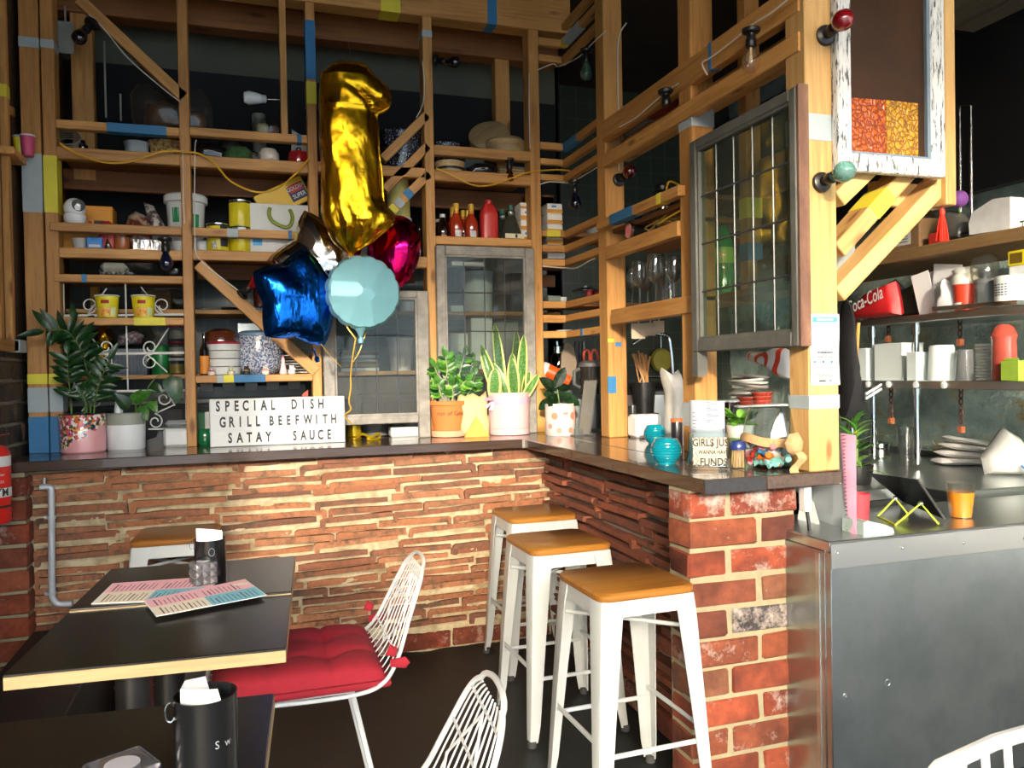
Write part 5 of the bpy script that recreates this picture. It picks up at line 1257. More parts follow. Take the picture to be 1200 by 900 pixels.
a=P(71,55,Y=YF+.03); single('hung_sheet',MB().box(P(65,40,Y=YF+.06).x,P(84,40,Y=YF+.06).x,YF+.10,YF+.106,P(74,58,Y=YF+.06).z,P(74,20,Y=YF+.06).z,.002).box(P(73,20,Y=YF+.06).x,P(75,20,Y=YF+.06).x,YF+.101,YF+.105,P(74,20,Y=YF+.06).z,P(74,2,Y=YF+.06).z),plain('pale grey card','#7f837c',.7),'pale grey card hanging by a strip at the far upper left','card')
# two cups on the left frame shelf
for px,py,w,h,m_,lb in ((23,178,14,24,YELC,'yellow paper cup on the left frame shelf'),(34,188,16,24,plain('pink paper','#c84a72',.5),'pink paper cup on the left frame shelf')):
    p=P(px,py,X=XL+.012) if px<30 else P(px-1,py,Y=3.755); s=mpp(p)
    t=thing('paper_cup',lb,'cup',(p.x,p.y,P(36,200,X=XL).z+.0005)); part('cup',MB().lathe([(w*s*.38,0),(w*s*.5,h*s),(w*s*.47,h*s),(w*s*.36,.01)],18),m_,t); part('rim',MB().lathe([(w*s*.5,h*s-.004),(w*s*.54,h*s),(w*s*.5,h*s+.003)],18),PAPERW,t)
# shelf two, left bay
z=Z['1br']; yb_=YF+.02
b,s=L(88,262,z,YF+.025); t=thing('webcam','white ball shaped security camera on the second rail','camera',b)
CAMW=plain('glossy white shell','#e9eaec',.25,var=.02,coat=.5)
part('base',MB().lathe([(9*s,0),(12*s,4*s),(12.5*s,10*s),(11*s,11.5*s),(8*s,12*s)],22),CAMW,t); part('head',MB().ball(12*s,T(0,0,18.5*s),20,12),CAMW,t)
e=part('lens_ring',MB().lathe([(.0005,0),(7*s,0),(7.2*s,-2*s)],18,T(6*s,-9.8*s,20.5*s)@RZ(.45)@RX(PI/2+.05)),BLACKPL,t); part('lens',MB().lathe([(.0005,.0012),(1.8*s,.0012),(2.6*s,.0008),(2.6*s,.0002)],12,T(6*s,-9.8*s,20.5*s)@RZ(.45)@RX(PI/2+.05)),TIN,e)
z=Z['1b']
t,w,h,s=pack('carton','orange carton with a barcode behind the white camera','carton',104,262,z,56,54,.12,ORGB,YF+.19)
flat(t,'print',plain('dark print','#3b3a38',.6),8*s,20*s,30*s,37*s,-.0605); flat(t,'print',plain('red print','#c0492a',.6),2*s,6*s,30*s,36*s,-.0605); flat(t,'base_panel',plain('grey panel','#8d8c86',.6),-26*s,26*s,21*s,29*s,-.0603)
MIX=speckle('printed snack foil','#7c3428','#c9b79a',24,.45,.6,.3,.3,bump=.5)
blob('snack_bag','crumpled red and brown snack bag on the second shelf','snack bag',166,266,z,[(-17,0),(14,0),(17,30),(10,42),(-6,50),(-14,44),(-18,28)],.05,MIX,YF+.14,2.)
t,s=blob('snack_bag','pointed patterned packet leaning by the white bucket','snack bag',183,266,z,[(-11,0),(14,0),(12,28),(-2,56),(-13,60),(-8,34)],.03,speckle('striped packet print','#4a3b3c','#bdb6ae',40,.45,.55,.35,.2),YF+.13,5.)
blob('snack_bag','small red packet lying before the orange carton','snack bag',125,262,Z['1b'],[(-9,0),(9,0),(10,30),(2,36),(-8,33)],.02,plain('red packet','#b8342c',.4),YF+.085,3.)
b,s=L(218,255,z,YF+.17); t=thing('bucket','white lidded bucket with green label behind the second post','bucket',b)
BUCK=plain('bucket white','#e6e9e6',.35,var=.02)
hB=(292-222)*s; part('body',MB().lathe([(17*s,0),(18*s,.006),(21.5*s,hB*.9)],26),BUCK,t); part('lid',MB().lathe([(21.5*s,hB*.86),(24*s,hB*.87),(24.2*s,hB*.97),(22*s,hB),(.0005,hB*.995)],26),BUCK,t)
for a0,mt,z0,z1 in ((-.5,plain('green label','#2f9a63',.5),.52,.76),(.6,plain('green label','#2f9a63',.5),.40,.66),(.6,RED,.66,.82)):
    part('label_patch',MB().lathe([(20.0*s,hB*z0),(20.9*s,hB*z1)],8,RZ(-PI/2+a0-.22),0,.42,False,False),mt,t)
t,r,h=can('plastic_cup','white plastic cup left behind the second post','cup',237,290,z,12,16,WHITE,YF+.11)
# under rail items standing on shelf two
can('plastic_cup','translucent white cup under the white camera','cup',94,290,z,17,14,plain('milky plastic','#b9b9b4',.4),YF+.09,prof=((.7,0),(1,.98),(.95,1)))
t,w,h,s=pack('match_packet','small bright blue carton under the second rail','packet',112,290,z,17,15,.05,plain('blue carton','#2f83cf',.45),YF+.075); flat(t,'print',PAPERW,-6*s,6*s,3*s,6*s,-.0255)
can('small_jar','little dark jar beside the blue carton','jar',127,290,z,10,14,plain('brown jar','#4a3324',.2,coat=.5),YF+.085)
can('spice_jar','round orange jar with a shiny lid under the second rail','jar',143,290,z,17,17,plain('orange jar','#b0673a',.2,coat=.6),YF+.085,lid=None)
t,w,h,s=pack('foil_packet','silver foil packet lying on the second shelf','packet',174,290,z,32,14,.07,foil('crumpled silver','#c9c5c2',.3,.8,30),YF+.08)
can('white_bowl','small white bowl hanging low by the second post','bowl',210,290,z,16,13,WHITE,YF+.085,prof=((.5,0),(.85,.3),(1,1),(.94,1)))
# egg carton level
z=Z['1c']; b,s=L(135,318,z,YF+.10); t=thing('egg_carton','grey pulp egg carton on the third left shelf','carton',b)
PULP=plain('paper pulp','#a9a99a',.9,var=.08,scale=40,bump=.4)
part('tray',MB().grid(lambda u,v:((-15+30*u)*s,-.05+.10*v,(.018+.010*math.cos(u*6*PI)*math.cos(v*4*PI))),18,10),PULP,t); part('lid',MB().box(-14*s,14*s,-.05,.05,.022,.062,.015),PULP,t)
blob('clear_bag','clear bag end beside the egg carton','bag',152,320,z,[(-8,0),(10,0),(6,8),(-2,13),(-8,10)],.03,CLEARP,YF+.09,1.)
blob('dark_bag','dark crumpled bag beneath the blue bulb','bag',205,318,z,[(-14,0),(12,0),(14,14),(6,24),(-4,18),(-12,12)],.04,plain('dark film','#2f3130',.25,coat=.4),YF+.16,7.)
# noodle cups
z=Z['1d']
NOOD=patchy('noodle picture',[(.35,'#d9691e'),(.5,'#f0b03a'),(.65,'#e8c98a')],90,.5,0)
for px,lb in ((126,'left yellow instant noodle cup on the rail'),(168.5,'right yellow instant noodle cup on the rail above the yellow band')):
    b,s=L(px,371,z,YF+.018); r0,r1,h=10.5*s,13*s,25.5*s
    t=thing('noodle_cup',lb,'noodle cup',b,0,'yellow noodle cups')
    part('cup',MB().lathe([(r0,0),(r1,h)],24),plain('noodle cup yellow','#e6d51f',.4),t)
    part('picture',MB().lathe([(r0*1.006,.004),(r0+(r1-r0)*.44+.0006,h*.44)],10,RZ(-PI/2-.85),0,1.3,False,False),NOOD,t); part('side_panel',MB().lathe([(r0*1.006,.004),(r0+(r1-r0)*.44+.0006,h*.44)],6,RZ(-PI/2+.46),0,.55,False,False),plain('pale green panel','#cfe0a8',.5),t)
    part('badge',MB().lathe([(r0+(r1-r0)*.62+.0008,h*.62),(r0+(r1-r0)*.78+.0008,h*.78)],6,RZ(-PI/2-.42),0,.72,False,False),plain('red badge','#b02a22',.5),t)
    part('lid',MB().lathe([(r1,h*.95),(r1*1.05,h*.97),(r1*1.06,h),(r1*.98,h*1.03),(.0005,h*1.02)],24),PAPERW,t)
# rear shelf things in the left bay
zr=ZR1; yr=YR+.12
t,w,h,s=pack('cardboard_box','plain brown card box behind the noodle cups','box',184,355,zr,32,23,.10,BROWN,yr)
pack('yellow_file','upright yellow card file behind the left noodle cup','file',113,345,zr,9,36,.12,plain('mustard card','#b3862c',.6),yr)
blob('film_pack','shiny film wrapped pack at the right of the rear shelf','packet',209,350,zr,[(-14,0),(12,0),(14,12),(6,24),(-8,26),(-15,14)],.05,CLEARP,yr,8.)
pack('dark_box','dark storage box on the rear shelf behind the noodle cups','box',145,352,zr,44,30,.12,plain('charcoal box','#2c2e2d',.6),yr+.05)
zr=ZR2
b,s=L(152,435,zr,yr-.03); t=thing('plastic_basket','grey lattice plastic basket behind the iron screen','basket',b)
GRB_=plain('grey basket plastic','#76808a',.5,var=.04); w=40*s; h=30*s
part('rim',MB().box(-w/2-.004,w/2+.004,-.075,-.065,h-.012,h).box(-w/2-.004,w/2+.004,.065,.075,h-.012,h).box(-w/2-.004,-w/2+.006,-.065,.065,h-.012,h).box(w/2-.006,w/2+.004,-.065,.065,h-.012,h),GRB_,t)
part('bottom',MB().box(-w/2,w/2,-.07,.07,0,.006),GRB_,t)
for k in range(11): part('lattice_bar',MB().box(-w/2+k*w/10-.002,-w/2+k*w/10+.002,-.073,-.069,0,h),GRB_,t)
for k in range(6): part('lattice_bar',MB().box(-w/2,w/2,-.0732,-.0692,k*h/6-.002+.004,k*h/6+.002+.004),GRB_,t)
part('back',MB().box(-w/2,w/2,.066,.07,0,h).box(-w/2,-w/2+.004,-.07,.07,0,h).box(w/2-.004,w/2,-.07,.07,0,h),plain('grey basket plastic','#76808a'),t)
blob('clear_bag','bundle of clear and coloured film bags in the grey basket','bag',150,405,zr+.12,[(-22,0),(20,0),(30,16),(22,32),(4,26),(-14,34),(-26,18)],.06,CLEARP,yr-.02,11.)
blob('sweet_bag','pink and white sweets bag on top of the grey basket','bag',152,408,zr+.13,[(-14,2),(12,4),(16,14),(6,20),(-12,14)],.03,speckle('pink white sweets','#b06a72','#d8d4d0',60,.45,.55,.3),yr-.06,12.)
blob('gold_bag','crinkled gold foil bag behind the tall plant','bag',119,425,zr,[(-14,0),(10,0),(12,30),(16,48),(4,60),(-8,52),(-13,30)],.05,foil('old gold foil','#c08f1c',.25,.8,30),yr-.02,13.)
can('green_tin','tall green tin behind the iron screen','tin',189,435,zr,20,34,plain('bright green tin','#1f8a45',.35,coat=.3),yr-.03)
def stackjar(px,zz,label,capm,fill):
    b,s=L(px,430,zz,yr-.04); r=9.3*s; h=19*s; t=thing('storage_jar',label,'jar',b)
    part('body',MB().lathe([(r*.94,0),(r,.008),(r,h*.8),(r*.9,h*.86)],20),CLEARJ,t); part('contents',MB().lathe([(.001,.004),(r*.9,.006),(r*.92,h*.62),(.001,h*.66)],16),fill,t); part('cap',MB().lathe([(r*.98,h*.84),(r*1.0,h*.86),(r*1.0,h*.99),(r*.9,h),(.0005,h)],20),capm,t)
    return h
YL=plain('yellow label','#c9b04a',.5); GRN=plain('pale grains','#b3aea2',.8); 
hj=stackjar(207.5,zr,'lowest of three stacked clear jars, with a yellow label',plain('clear lid','#b9bcbc',.3),YL)
stackjar(207.5,zr+hj+.003,'middle of three stacked clear jars, with a red lid',RED,GRN); stackjar(207.5,zr+2*hj+.006,'topmost of three stacked clear jars, with a red band',RED,GRN)
# white wrought iron screen in the left bay
IRON=plain('white painted iron','#d4d4cc',.5,var=.08)
ysn=YF+.066
b=P(145,500,Y=ysn); t=thing('iron_screen','white wrought iron scroll screen standing in the lower left bay','screen',(b.x,ysn,BZ))
G=lambda x,y: P(x,y,Y=ysn)
for y0_ in (370,415,459): part('bar',MB().beam(G(72,y0_),G(217,y0_-1.5),.006,.010),IRON,t,True)
part('bar',MB().beam(G(147,333),G(150,459),.006,.006,up=(0,1,0)),IRON,t,True); part('bar',MB().beam(G(216,333),G(219,502),.008,.008,up=(0,1,0)),IRON,t,True); part('bar',MB().beam(G(74,333),G(76,522),.008,.008,up=(0,1,0)),IRON,t,True); part('bar',MB().beam(G(174,503),G(219,502),.006,.006),IRON,t,True)
def scroll(cx,cy,r,a0,turns,sg,tail):
    pts=[]
    for k in range(int(26*turns)+1):
        a=a0+sg*2*PI*k/26; q=r*(.35+.65*k/(26*turns)); pts.append(G(cx+q*math.cos(a),cy+q*math.sin(a)))
    pts.append(G(*tail)); part('scroll',MB().tube(pts,.0032,5),IRON,t,True)
for args in ((104,358,10,0,1.3,1,(125,338)),(190,358,10,PI,1.3,-1,(165,336)),(124,407,9,0,1.3,1,(103,390)),(176,407,9,PI,1.3,-1,(198,384)),(123,424,9,0,1.2,-1,(105,440)),(176,424,9,PI,1.2,1,(196,436)),(192,467,9,0,1.2,-1,(205,475)),(182,494,9,0,1.3,-1,(205,474)),(112,470,8,PI,1.2,1,(96,482))): scroll(*args)
# ---------------------------------------------------------------- second bay
z=Z['2ar']; zt=Z['2a']
b,s=L(297,150,zt,YF+.14)
t=thing('led_bulb','white LED bulb on a jar pointing left on the top shelf','bulb',Vector((P(296,115,Y=YF+.14).x,YF+.14,P(296,115,Y=YF+.14).z)),0)
part('globe',MB().lathe([(.0005,-11*s),(6*s,-9.5*s),(8*s,-4*s),(6.5*s,4*s),(5*s,10*s)],18,RY(PI/2)),plain('LED dome','#e8ecec',.4,var=.02),t); part('collar',MB().lathe([(5*s,9*s),(4.5*s,15*s),(2*s,16*s)],16,RY(PI/2)),PAPERW,t); part('pin',MB().rod((15*s,0,0),(31*s,0,1*s),.0025),TIN,t)
can('spice_jar','grey lidded jar under the white LED bulb','jar',303,135,zt,16,62,plain('grey green jar','#6d7168',.4),YF+.16)
t,s=blob('snack_bag','clear tub bag of pale and pink wafers beside the short post','bag',313,140,zt+.12,[(-16,0),(14,0),(17,8),(15,22),(4,25),(-14,26),(-18,14)],.05,CLEARP,YF+.13,3.)
part('wafers',MB().box(-12*s,1*s,-.03,.03,2*s,19*s,.01),plain('cream wafer','#d8cfa0',.7),t); part('wafers',MB().box(2*s,13*s,-.03,.03,2*s,17*s,.01),plain('pink wafer','#b88d84',.7),t)
blob('dark_bag','knotted dark clear bag on the top shelf of the second bay','bag',270,160,zt,[(-16,0),(14,0),(16,20),(10,36),(0,48),(-8,42),(-14,24)],.05,plain('dark film','#2f3130',.25,coat=.4),YF+.16,2.)
blob('black_bag','glossy black bag behind the second bay rail','bag',246,180,zt,[(-18,0),(20,0),(22,16),(10,24),(-12,22),(-20,12)],.05,plain('glossy black film','#101112',.15,coat=.6),YF+.13,4.)
blob('herb_bag','bag of green herbs behind the second bay rail','bag',280,180,zt,[(-16,0),(14,0),(18,12),(8,20),(-10,19),(-18,10)],.04,patchy('green herbs',[(.3,'#1d3a18'),(.7,'#3f6a30')],60,.7,.6),YF+.10,6.)
blob('clear_bag','small clear bag between herbs and white jar','bag',299,180,zt,[(-9,0),(8,0),(9,10),(0,15),(-8,10)],.03,CLEARP,YF+.09,7.)
can('round_jar','rounded cream jar with a shine behind the second bay rail','jar',315,182,zt,24,18,plain('cream glaze','#d8cfc0',.15,coat=.8),YF+.10,prof=((.7,0),(1,.3),(1,.7),(.7,1)))
t,r,h=can('red_pot','small red enamel pot beside the fourth post','pot',350,184,zt,26,17,plain('red enamel','#a31d22',.15,coat=1.),YF+.10,prof=((.7,0),(.95,.2),(1,.6),(.9,.95),(.5,1)))
part('knob',MB().ball(.012,T(.0,-.01,h+.01)),TIN,t)
blob('napkin_sheet','white folded paper tip above the second bay rail','paper',346,150,zt,[(-6,0),(14,0),(15,38),(2,44),(-4,48)],.012,plain('soft white paper','#e6e6e6',.8),YF+.17,3.)
z=Z['2b']
def ycan(px,zz,hpx,y,label):
    t,r,h=can('milk_tin',label,'tin',px,285,zz,25,hpx,YELC,y,'yellow tins in the second bay',band_=((BLK,.0,.07),(BLK,.90,.955)))
    part('rim',MB().lathe([(r*1.01,h*.955),(r*1.02,h),(r*.93,h),(r*.92,h*.97),(.0005,h*.97)],22),TIN,t); part('rim',MB().lathe([(r*1.01,0),(r*1.02,h*.03)],22),TIN,t); return t,r,h
t,r,h=ycan(255.5,z,34,YF+.10,'yellow tin with a barcode, left of the stacked pair'); part('barcode',MB().lathe([(r*1.012,h*.12),(r*1.012,h*.36)],5,RZ(-PI/2-.55),0,.5,False,False),speckle('barcode print','#e8e8e8','#1a1a1a',400,.48,.52,.6,coat=0),t); part('panel',MB().lathe([(r*1.012,h*.2),(r*1.012,h*.9)],6,RZ(-PI/2+.25),0,.8,False,False),plain('navy print','#23283a',.5),t)
t,r,h=ycan(282,z,28,YF+.10,'lower of two stacked yellow tins'); ycan(282,z+h+.002,33,YF+.10,'upper of two stacked yellow tins beside the gift bag')
t,w,h,s=pack('white_box','flat white carton with a blue square under the gift bag','box',328,288,z,67,20,.14,PAPERW,YF+.13); flat(t,'blue_square',plain('sky blue print','#3aa0d8',.5),-30*s,-20*s,9*s,18*s,-.0705)
b,s=L(328,270,z+.094,YF+.13); t=thing('gift_bag','white gift bag with an olive ribbon handle lying on the white carton','gift bag',b)
part('bag',MB().box(-34*s,34*s,-.05,.05,0,35*s,.003),PAPERW,t); OLV=plain('olive ribbon','#8d9a3c',.6)
part('handle',MB().tube(spline([(-11*s,-.053,30*s),(-12*s,-.058,22*s),(-8*s,-.062,14*s),(4*s,-.064,8*s),(11*s,-.062,10*s),(14*s,-.058,20*s),(11*s,-.053,29*s)],6),.009,6),OLV,t)
t,w,h,s=pack('curry_packet','tilted yellow packet with a red and navy badge above the gift bag','packet',341,238,z+.094+35*.0042,60,30,.03,plain('curry yellow','#e8bd1c',.4,var=.04),YF+.17)
t.rotation_euler=(0,math.radians(-28),0); t.location=(P(339,240,Y=YF+.17).x,YF+.17,P(339,246,Y=YF+.17).z)
flat(t,'badge',plain('navy badge','#27305a',.5),8*s,28*s,5*s,23*s,-.0155); flat(t,'badge_top',plain('red badge','#b02a22',.5),10*s,27*s,15*s,24*s,-.0165)
part('lettering',text_mesh(MB(),'GOLDEN',.026,T(18.5*s,-.0178,19.5*s)@FACE,.0002,.85),PAPERW,t); part('lettering',text_mesh(MB(),'SUPER',.028,T(18.5*s,-.0166,10*s)@FACE,.0002,.85),PAPERW,t)
# lower second bay
z=Z['2e']
t,r,h=can('sauce_bottle','dark sauce bottle with an orange label beside the second post','bottle',240,435,z,11,50,DKGL,YF+.06,band_=((plain('orange label','#d8892c',.5),.04,.46),),prof=((.95,0),(1,.02),(1,.60),(.4,.74),(.4,1),(.35,1)))
b,s=L(263,435,z,YF+.11); t=thing('bowl_stack','stack of white bowls with a red rim on the painted shelf','bowls',b)
for k in range(4): part('bowl',MB().lathe([(15*s,0),(18*s,.004),(18.6*s,9.2*s),(17*s,9.2*s)],26,T(0,0,k*9.4*s)),PAPERW,t)
part('rim',MB().lathe([(18.7*s,36*s),(19*s,38*s),(18*s,39*s),(.001,38.5*s)],26),RED,t,label='red top rim')
can('brown_bowl','upturned glossy brown bowl on the white bowl stack','bowl',259,398,z+39.5*s,38,15,plain('treacle glaze','#5a2a1a',.15,coat=.8),YF+.11,prof=((1,0),(.98,.3),(.85,.75),(.5,.98),(.3,1)))
SPK=speckle('blue white speckled enamel','#5b6f98','#dfe3ea',120,.46,.56,.2,coat=.6); SPKD=speckle('dark speckled enamel','#252a38','#b9c2d4',130,.56,.64,.15,coat=.6)
b,s=L(305,437,z,YF+.16); t=thing('stock_pot','large blue and white speckled pot with a lid','pot',b)
part('body',MB().lathe([(17*s,0),(23*s,5*s),(26*s,14*s),(26*s,26*s),(24*s,42*s),(23.5*s,46*s)],30),SPK,t); part('lid',MB().lathe([(25.5*s,45*s),(25.8*s,48*s),(20*s,51*s),(.0005,52*s)],30),plain('pale blue enamel','#7fa0c0',.25,coat=.5),t)
pl=[('flamingo pink','#d2a0a8')]
b,s=L(352,434,z,YF+.17); t=thing('plate_stack','stack of pale plates leaning behind the diagonal brace','plates',b)
for k in range(7): part('plate',MB().lathe([(12*s,0),(20*s,.006),(20*s,.010),(11*s,.006),(.001,.006)],22,T(0,.0,k*.0135)),(PAPERW,plain('grey glaze','#8f8b86',.4),plain('brown glaze','#5f4a3f',.4))[k%3],t)
FIGS=((248,'#d8c8c0','#b04a40','round white lucky cat beside the sauce bottle'),(271,'#e8e2d2','#d8c040','pale lucky cat in front of the bowl stack'),(289,'#3a332c','#b89a50','dark brown lucky cat ornament with gold trim'),(311,'#f0e8e0','#d86a2a','white lucky cat with an orange bib before the speckled pot'),(342,'#e0e2e4','#9aa0a8','rightmost little white lucky cat by the plates'))
for px,c0_,c1_c,lb in FIGS:
    b,s=L(px,437,z,YF+.02); t=thing('lucky_cat',lb,'ornament',b); m0=plain('glaze '+c0_,c0_,.25,coat=.4); m1=plain('glaze '+c1_c,c1_c,.35)
    part('body',MB().lathe([(3.6*s,0),(4.4*s,1.5*s),(4.2*s,4*s),(2.8*s,5.6*s)],14),m0,t); part('head',MB().ball(3.1*s,T(0,0,7.0*s),12,8).lathe([(1.1*s,0),(.0005,2*s)],6,T(-1.9*s,0,9*s)).lathe([(1.1*s,0),(.0005,2*s)],6,T(1.9*s,0,9*s)),m0,t)
    part('bib',MB().lathe([(3.6*s,4.2*s),(3.8*s,4.8*s),(2.9*s,5.8*s)],14),m1,t); part('paw',MB().ball(1.2*s,T(3.2*s,-2*s,6*s),8,6),m0,t); part('face',MB().ball(.5*s,T(-1.1*s,-2.9*s,7.4*s),6,4).ball(.5*s,T(1.1*s,-2.9*s,7.4*s),6,4),BLK,t)
b,s=L(332,437,z,YF+.02); t=thing('pink_figure','tall pale pink ornament between the cats on the painted shelf','ornament',b); part('body',MB().lathe([(4.2*s,0),(4.5*s,2*s),(3*s,8*s),(2*s,14*s),(2.3*s,17*s),(1.2*s,20*s),(.0005,21*s)],14),plain('pale pink glaze','#d8b4bc',.3,coat=.3),t); part('crest',MB().lathe([(1.3*s,19*s),(.8*s,22*s),(.0005,23*s)],8),plain('rose glaze','#c0607c',.3),t)
# rear shelf, second bay
zr=ZR1
b,s=L(283,358,zr,yr-.04); t=thing('utensil','long black handled tool with a blue grip lying on the rear shelf','utensil',b); part('shaft',MB().rod((-22*s,0,.012),(14*s,0,.010),.007),BLACKPL,t); part('grip',MB().rod((12*s,0,.010),(26*s,0,.010),.011),plain('blue grip','#4a93c0',.4),t)
t,s=blob('glass_jar','dark red lidded jar behind the diagonal brace','jar',306,358,zr,[(-8,0),(10,0),(12,10),(11,24),(6,30),(-6,30),(-9,22)],.03,plain('dark red jar','#4a1a16',.12,coat=.8),yr-.03,3.,.002)
pack('dark_tray','grey steel tray on the rear shelf of the second bay','tray',300,420,ZR2,40,58,.1,STEEL,yr+.06)
t=thing('desk_organiser','grey tabbed organiser under the painted shelf','organiser',L(300,470,1.14,YR+.1)[0]); s=mpp(t.location)
part('body',MB().box(-68*s,56*s,-.05,.1,0,14*s,.004),plain('grey metal box','#6b6b66',.4,.4),t)
for k in range(5): part('tab',MB().box((-60+k*24)*s,(-46+k*24)*s,-.055,-.05,8*s,17*s,.002),plain('pale tab','#b4b2aa',.5),t)
# ---------------------------------------------------------------- third bay
z=Z['3a']
def speckpot(px,y,wpx,hpx,label,mt=SPKD,zz=None):
    b,s=L(px,190,zz if zz is not None else z,y); t=thing('stock_pot',label,'pot',b); r=wpx*s/2; h=hpx*s
    part('body',MB().lathe([(r*.75,0),(r*.95,h*.06),(r,h*.2),(r,h*.9),(r*1.02,h*.93)],28),mt,t); part('lid',MB().lathe([(r*1.03,h*.91),(r*1.03,h*.96),(r*.7,h*1.03),(.0005,h*1.05)],28),mt,t); part('handle',MB().tube([(r,-.03,h*.7),(r*1.16,-.03,h*.72),(r*1.16,.03,h*.72),(r,.03,h*.7)],.006,6),mt,t); return t
speckpot(470,YF+.17,48,50,'big dark speckled pot behind the corner braces')
z=Z['3b']
can('yellow_tub','yellow tub with a white lid, lower of two behind the braces','tub',470,290,z,25,48,plain('yellow tub print','#e3d24a',.4),YF+.16,lid=PAPERW)
can('yellow_tub','pale yellow tub topmost of two behind the braces','tub',467,240,z+49*s,27,62-8,plain('pale yellow tub','#ddcf7a',.4),YF+.17,lid=PAPERW)
can('green_bottle','slim green labelled bottle beside the gold balloon','bottle',379,290,z,9,62,plain('green label glass','#4a6a48',.2,coat=.6),YF+.14,band_=((PAPERW,.3,.6),))
for px,h_,lb in ((484,42,'dark bottle right of the magenta balloon'),(492,36,'short dark bottle beside the fifth post')): can('dark_bottle',lb,'bottle',px,290,z,9,h_,DKGL,YF+.12,prof=((.95,0),(1,.03),(1,.7),(.45,.82),(.45,1),(.4,1)))
# ---------------------------------------------------------------- fourth bay
z=Z['4a']
def steamer(px,py,zz,w,h,label,rot=(0,0,0),y=YF+.14):
    b,s=L(px,py,zz,y); r=w*s/2; hh=h*s; t=thing('bamboo_steamer',label,'steamer',b); t.rotation_euler=rot
    BAM=wood('bamboo','#a98652','#d8bd8a',.5,knots=False); part('ring',MB().lathe([(r*.94,0),(r,.003),(r,hh*.72),(r*.96,hh*.74)],28),BAM,t); part('band',MB().lathe([(r*1.008,hh*.08),(r*1.012,hh*.26)],28),BAM,t); part('lid',MB().lathe([(r*1.03,hh*.62),(r*1.03,hh*.76),(r*.85,hh*.95),(r*.4,hh),(.0005,hh)],28),BAM,t); return t
steamer(592,170,Z['4ar']+.0,47,22,'front bamboo steamer lying flat on the rail',y=YF+.15)
st2=steamer(577,160,Z['4ar']+.05,46,14,'rear bamboo steamer propped on edge behind',(math.radians(48),math.radians(-32),0),YF+.22)
st2.location=P(574,166,Y=YF+.24)
speckpot(523,YF+.16,32,40,'small dark speckled pot on the fourth bay shelf',zz=z)
t,w,h,s=pack('plastic_tray','pale grey plastic tray beside the bamboo steamers','tray',552,170,z,24,36,.12,plain('pale grey plastic','#7d8684',.5),YF+.2)
b,s=L(527,197,z,YF+.09); t=thing('wooden_bowl','shallow bamboo rimmed bowl behind the fourth bay rail','bowl',b); part('bowl',MB().lathe([(14*s,0),(17.5*s,8*s),(18*s,13*s),(16.5*s,13*s),(12*s,2*s)],24),wood('bamboo','#a98652','#d8bd8a'),t); part('band',MB().lathe([(17*s,3.5*s),(17.8*s,6*s)],24,cap0=False,cap1=False),BLACKPL,t)
blob('black_bag','shiny black bag behind the fourth bay rail','bag',565,198,z,[(-18,0),(16,0),(20,10),(8,16),(-10,15),(-20,9)],.04,plain('glossy black film','#101112',.15,coat=.6),YF+.10,14.)
b,s=L(603,199,z,YF+.12); t=thing('bamboo_tray','stacked bamboo slatted trays beneath the steamers','tray',b)
for k in range(4): part('slat',MB().box(-19*s,20*s,-.05+.02*k,-.04+.02*k,.006+k*.018,.018+k*.018,.002),wood('bamboo','#a98652','#d8bd8a'),t)
z=Z['4b']
SAUCE=plain('chilli sauce','#a3311a',.12,coat=1.,var=.06); CAPY=plain('mustard cap','#d8ae2c',.4)
def sauce(px,y,label,hpx=41,wpx=15.5):
    b,s=L(px,275,z,y); r=wpx*s/2; h=hpx*s; t=thing('sauce_bottle',label,'bottle',b,0,'red sauce bottles')
    part('bottle',MB().lathe([(r*.95,0),(r,.004),(r,h*.40),(r*.92,h*.5),(r*.45,h*.70),(r*.38,h*.80)],20),SAUCE,t); part('collar',MB().lathe([(r*.44,h*.70),(r*.46,h*.72),(r*.40,h*.80)],16),plain('gold foil collar','#c97a28',.3,.4),t); part('cap',MB().lathe([(r*.42,h*.79),(r*.42,h*.99),(r*.3,h),(.0005,h)],14),CAPY,t)
    part('label',MB().lathe([(r*1.01,h*.03),(r*1.01,h*.21)],6,RZ(-PI/2-.45),0,1.,False,False),PAPERW,t)
sauce(535,YF+.06,'left of the two front red sauce bottles'); sauce(552.5,YF+.06,'right of the two front red sauce bottles')
sauce(530.5,YF+.15,'red sauce bottle behind, leftmost of the back three',40,13); sauce(543,YF+.15,'red sauce bottle behind, middle of the back three',37,13); sauce(548,YF+.22,'red sauce bottle behind, rightmost of the back three',40,13)
for px,y,lb,hh in ((519,YF+.08,'front dark bottle with white cap left of the red sauces',29),(514,YF+.16,'rear dark bottle with white cap at the fifth post',26)):
    t,r,h=can('soy_bottle',lb,'bottle',px,275,z,14,hh,DKGL,y,prof=((.95,0),(1,.03),(1,.52),(.5,.75),(.42,.85),(.4,.9)))
    part('cap',MB().lathe([(r*.48,h*.85),(r*.5,h*.98),(.0005,h)],14),WHITE,t)
    if y<YF+.1: part('label',MB().lathe([(r*1.01,h*.02),(r*1.01,h*.13)],6,RZ(-PI/2-.5),0,1.,False,False),plain('orange label','#d8892c'),t)
b,s=L(573,277,z,YF+.09); t=thing('red_jug','red moulded plastic bottle in the middle of the sauce shelf','bottle',b); r=11*s
RJ=plain('red moulded plastic','#c22f2c',.35,var=.04)
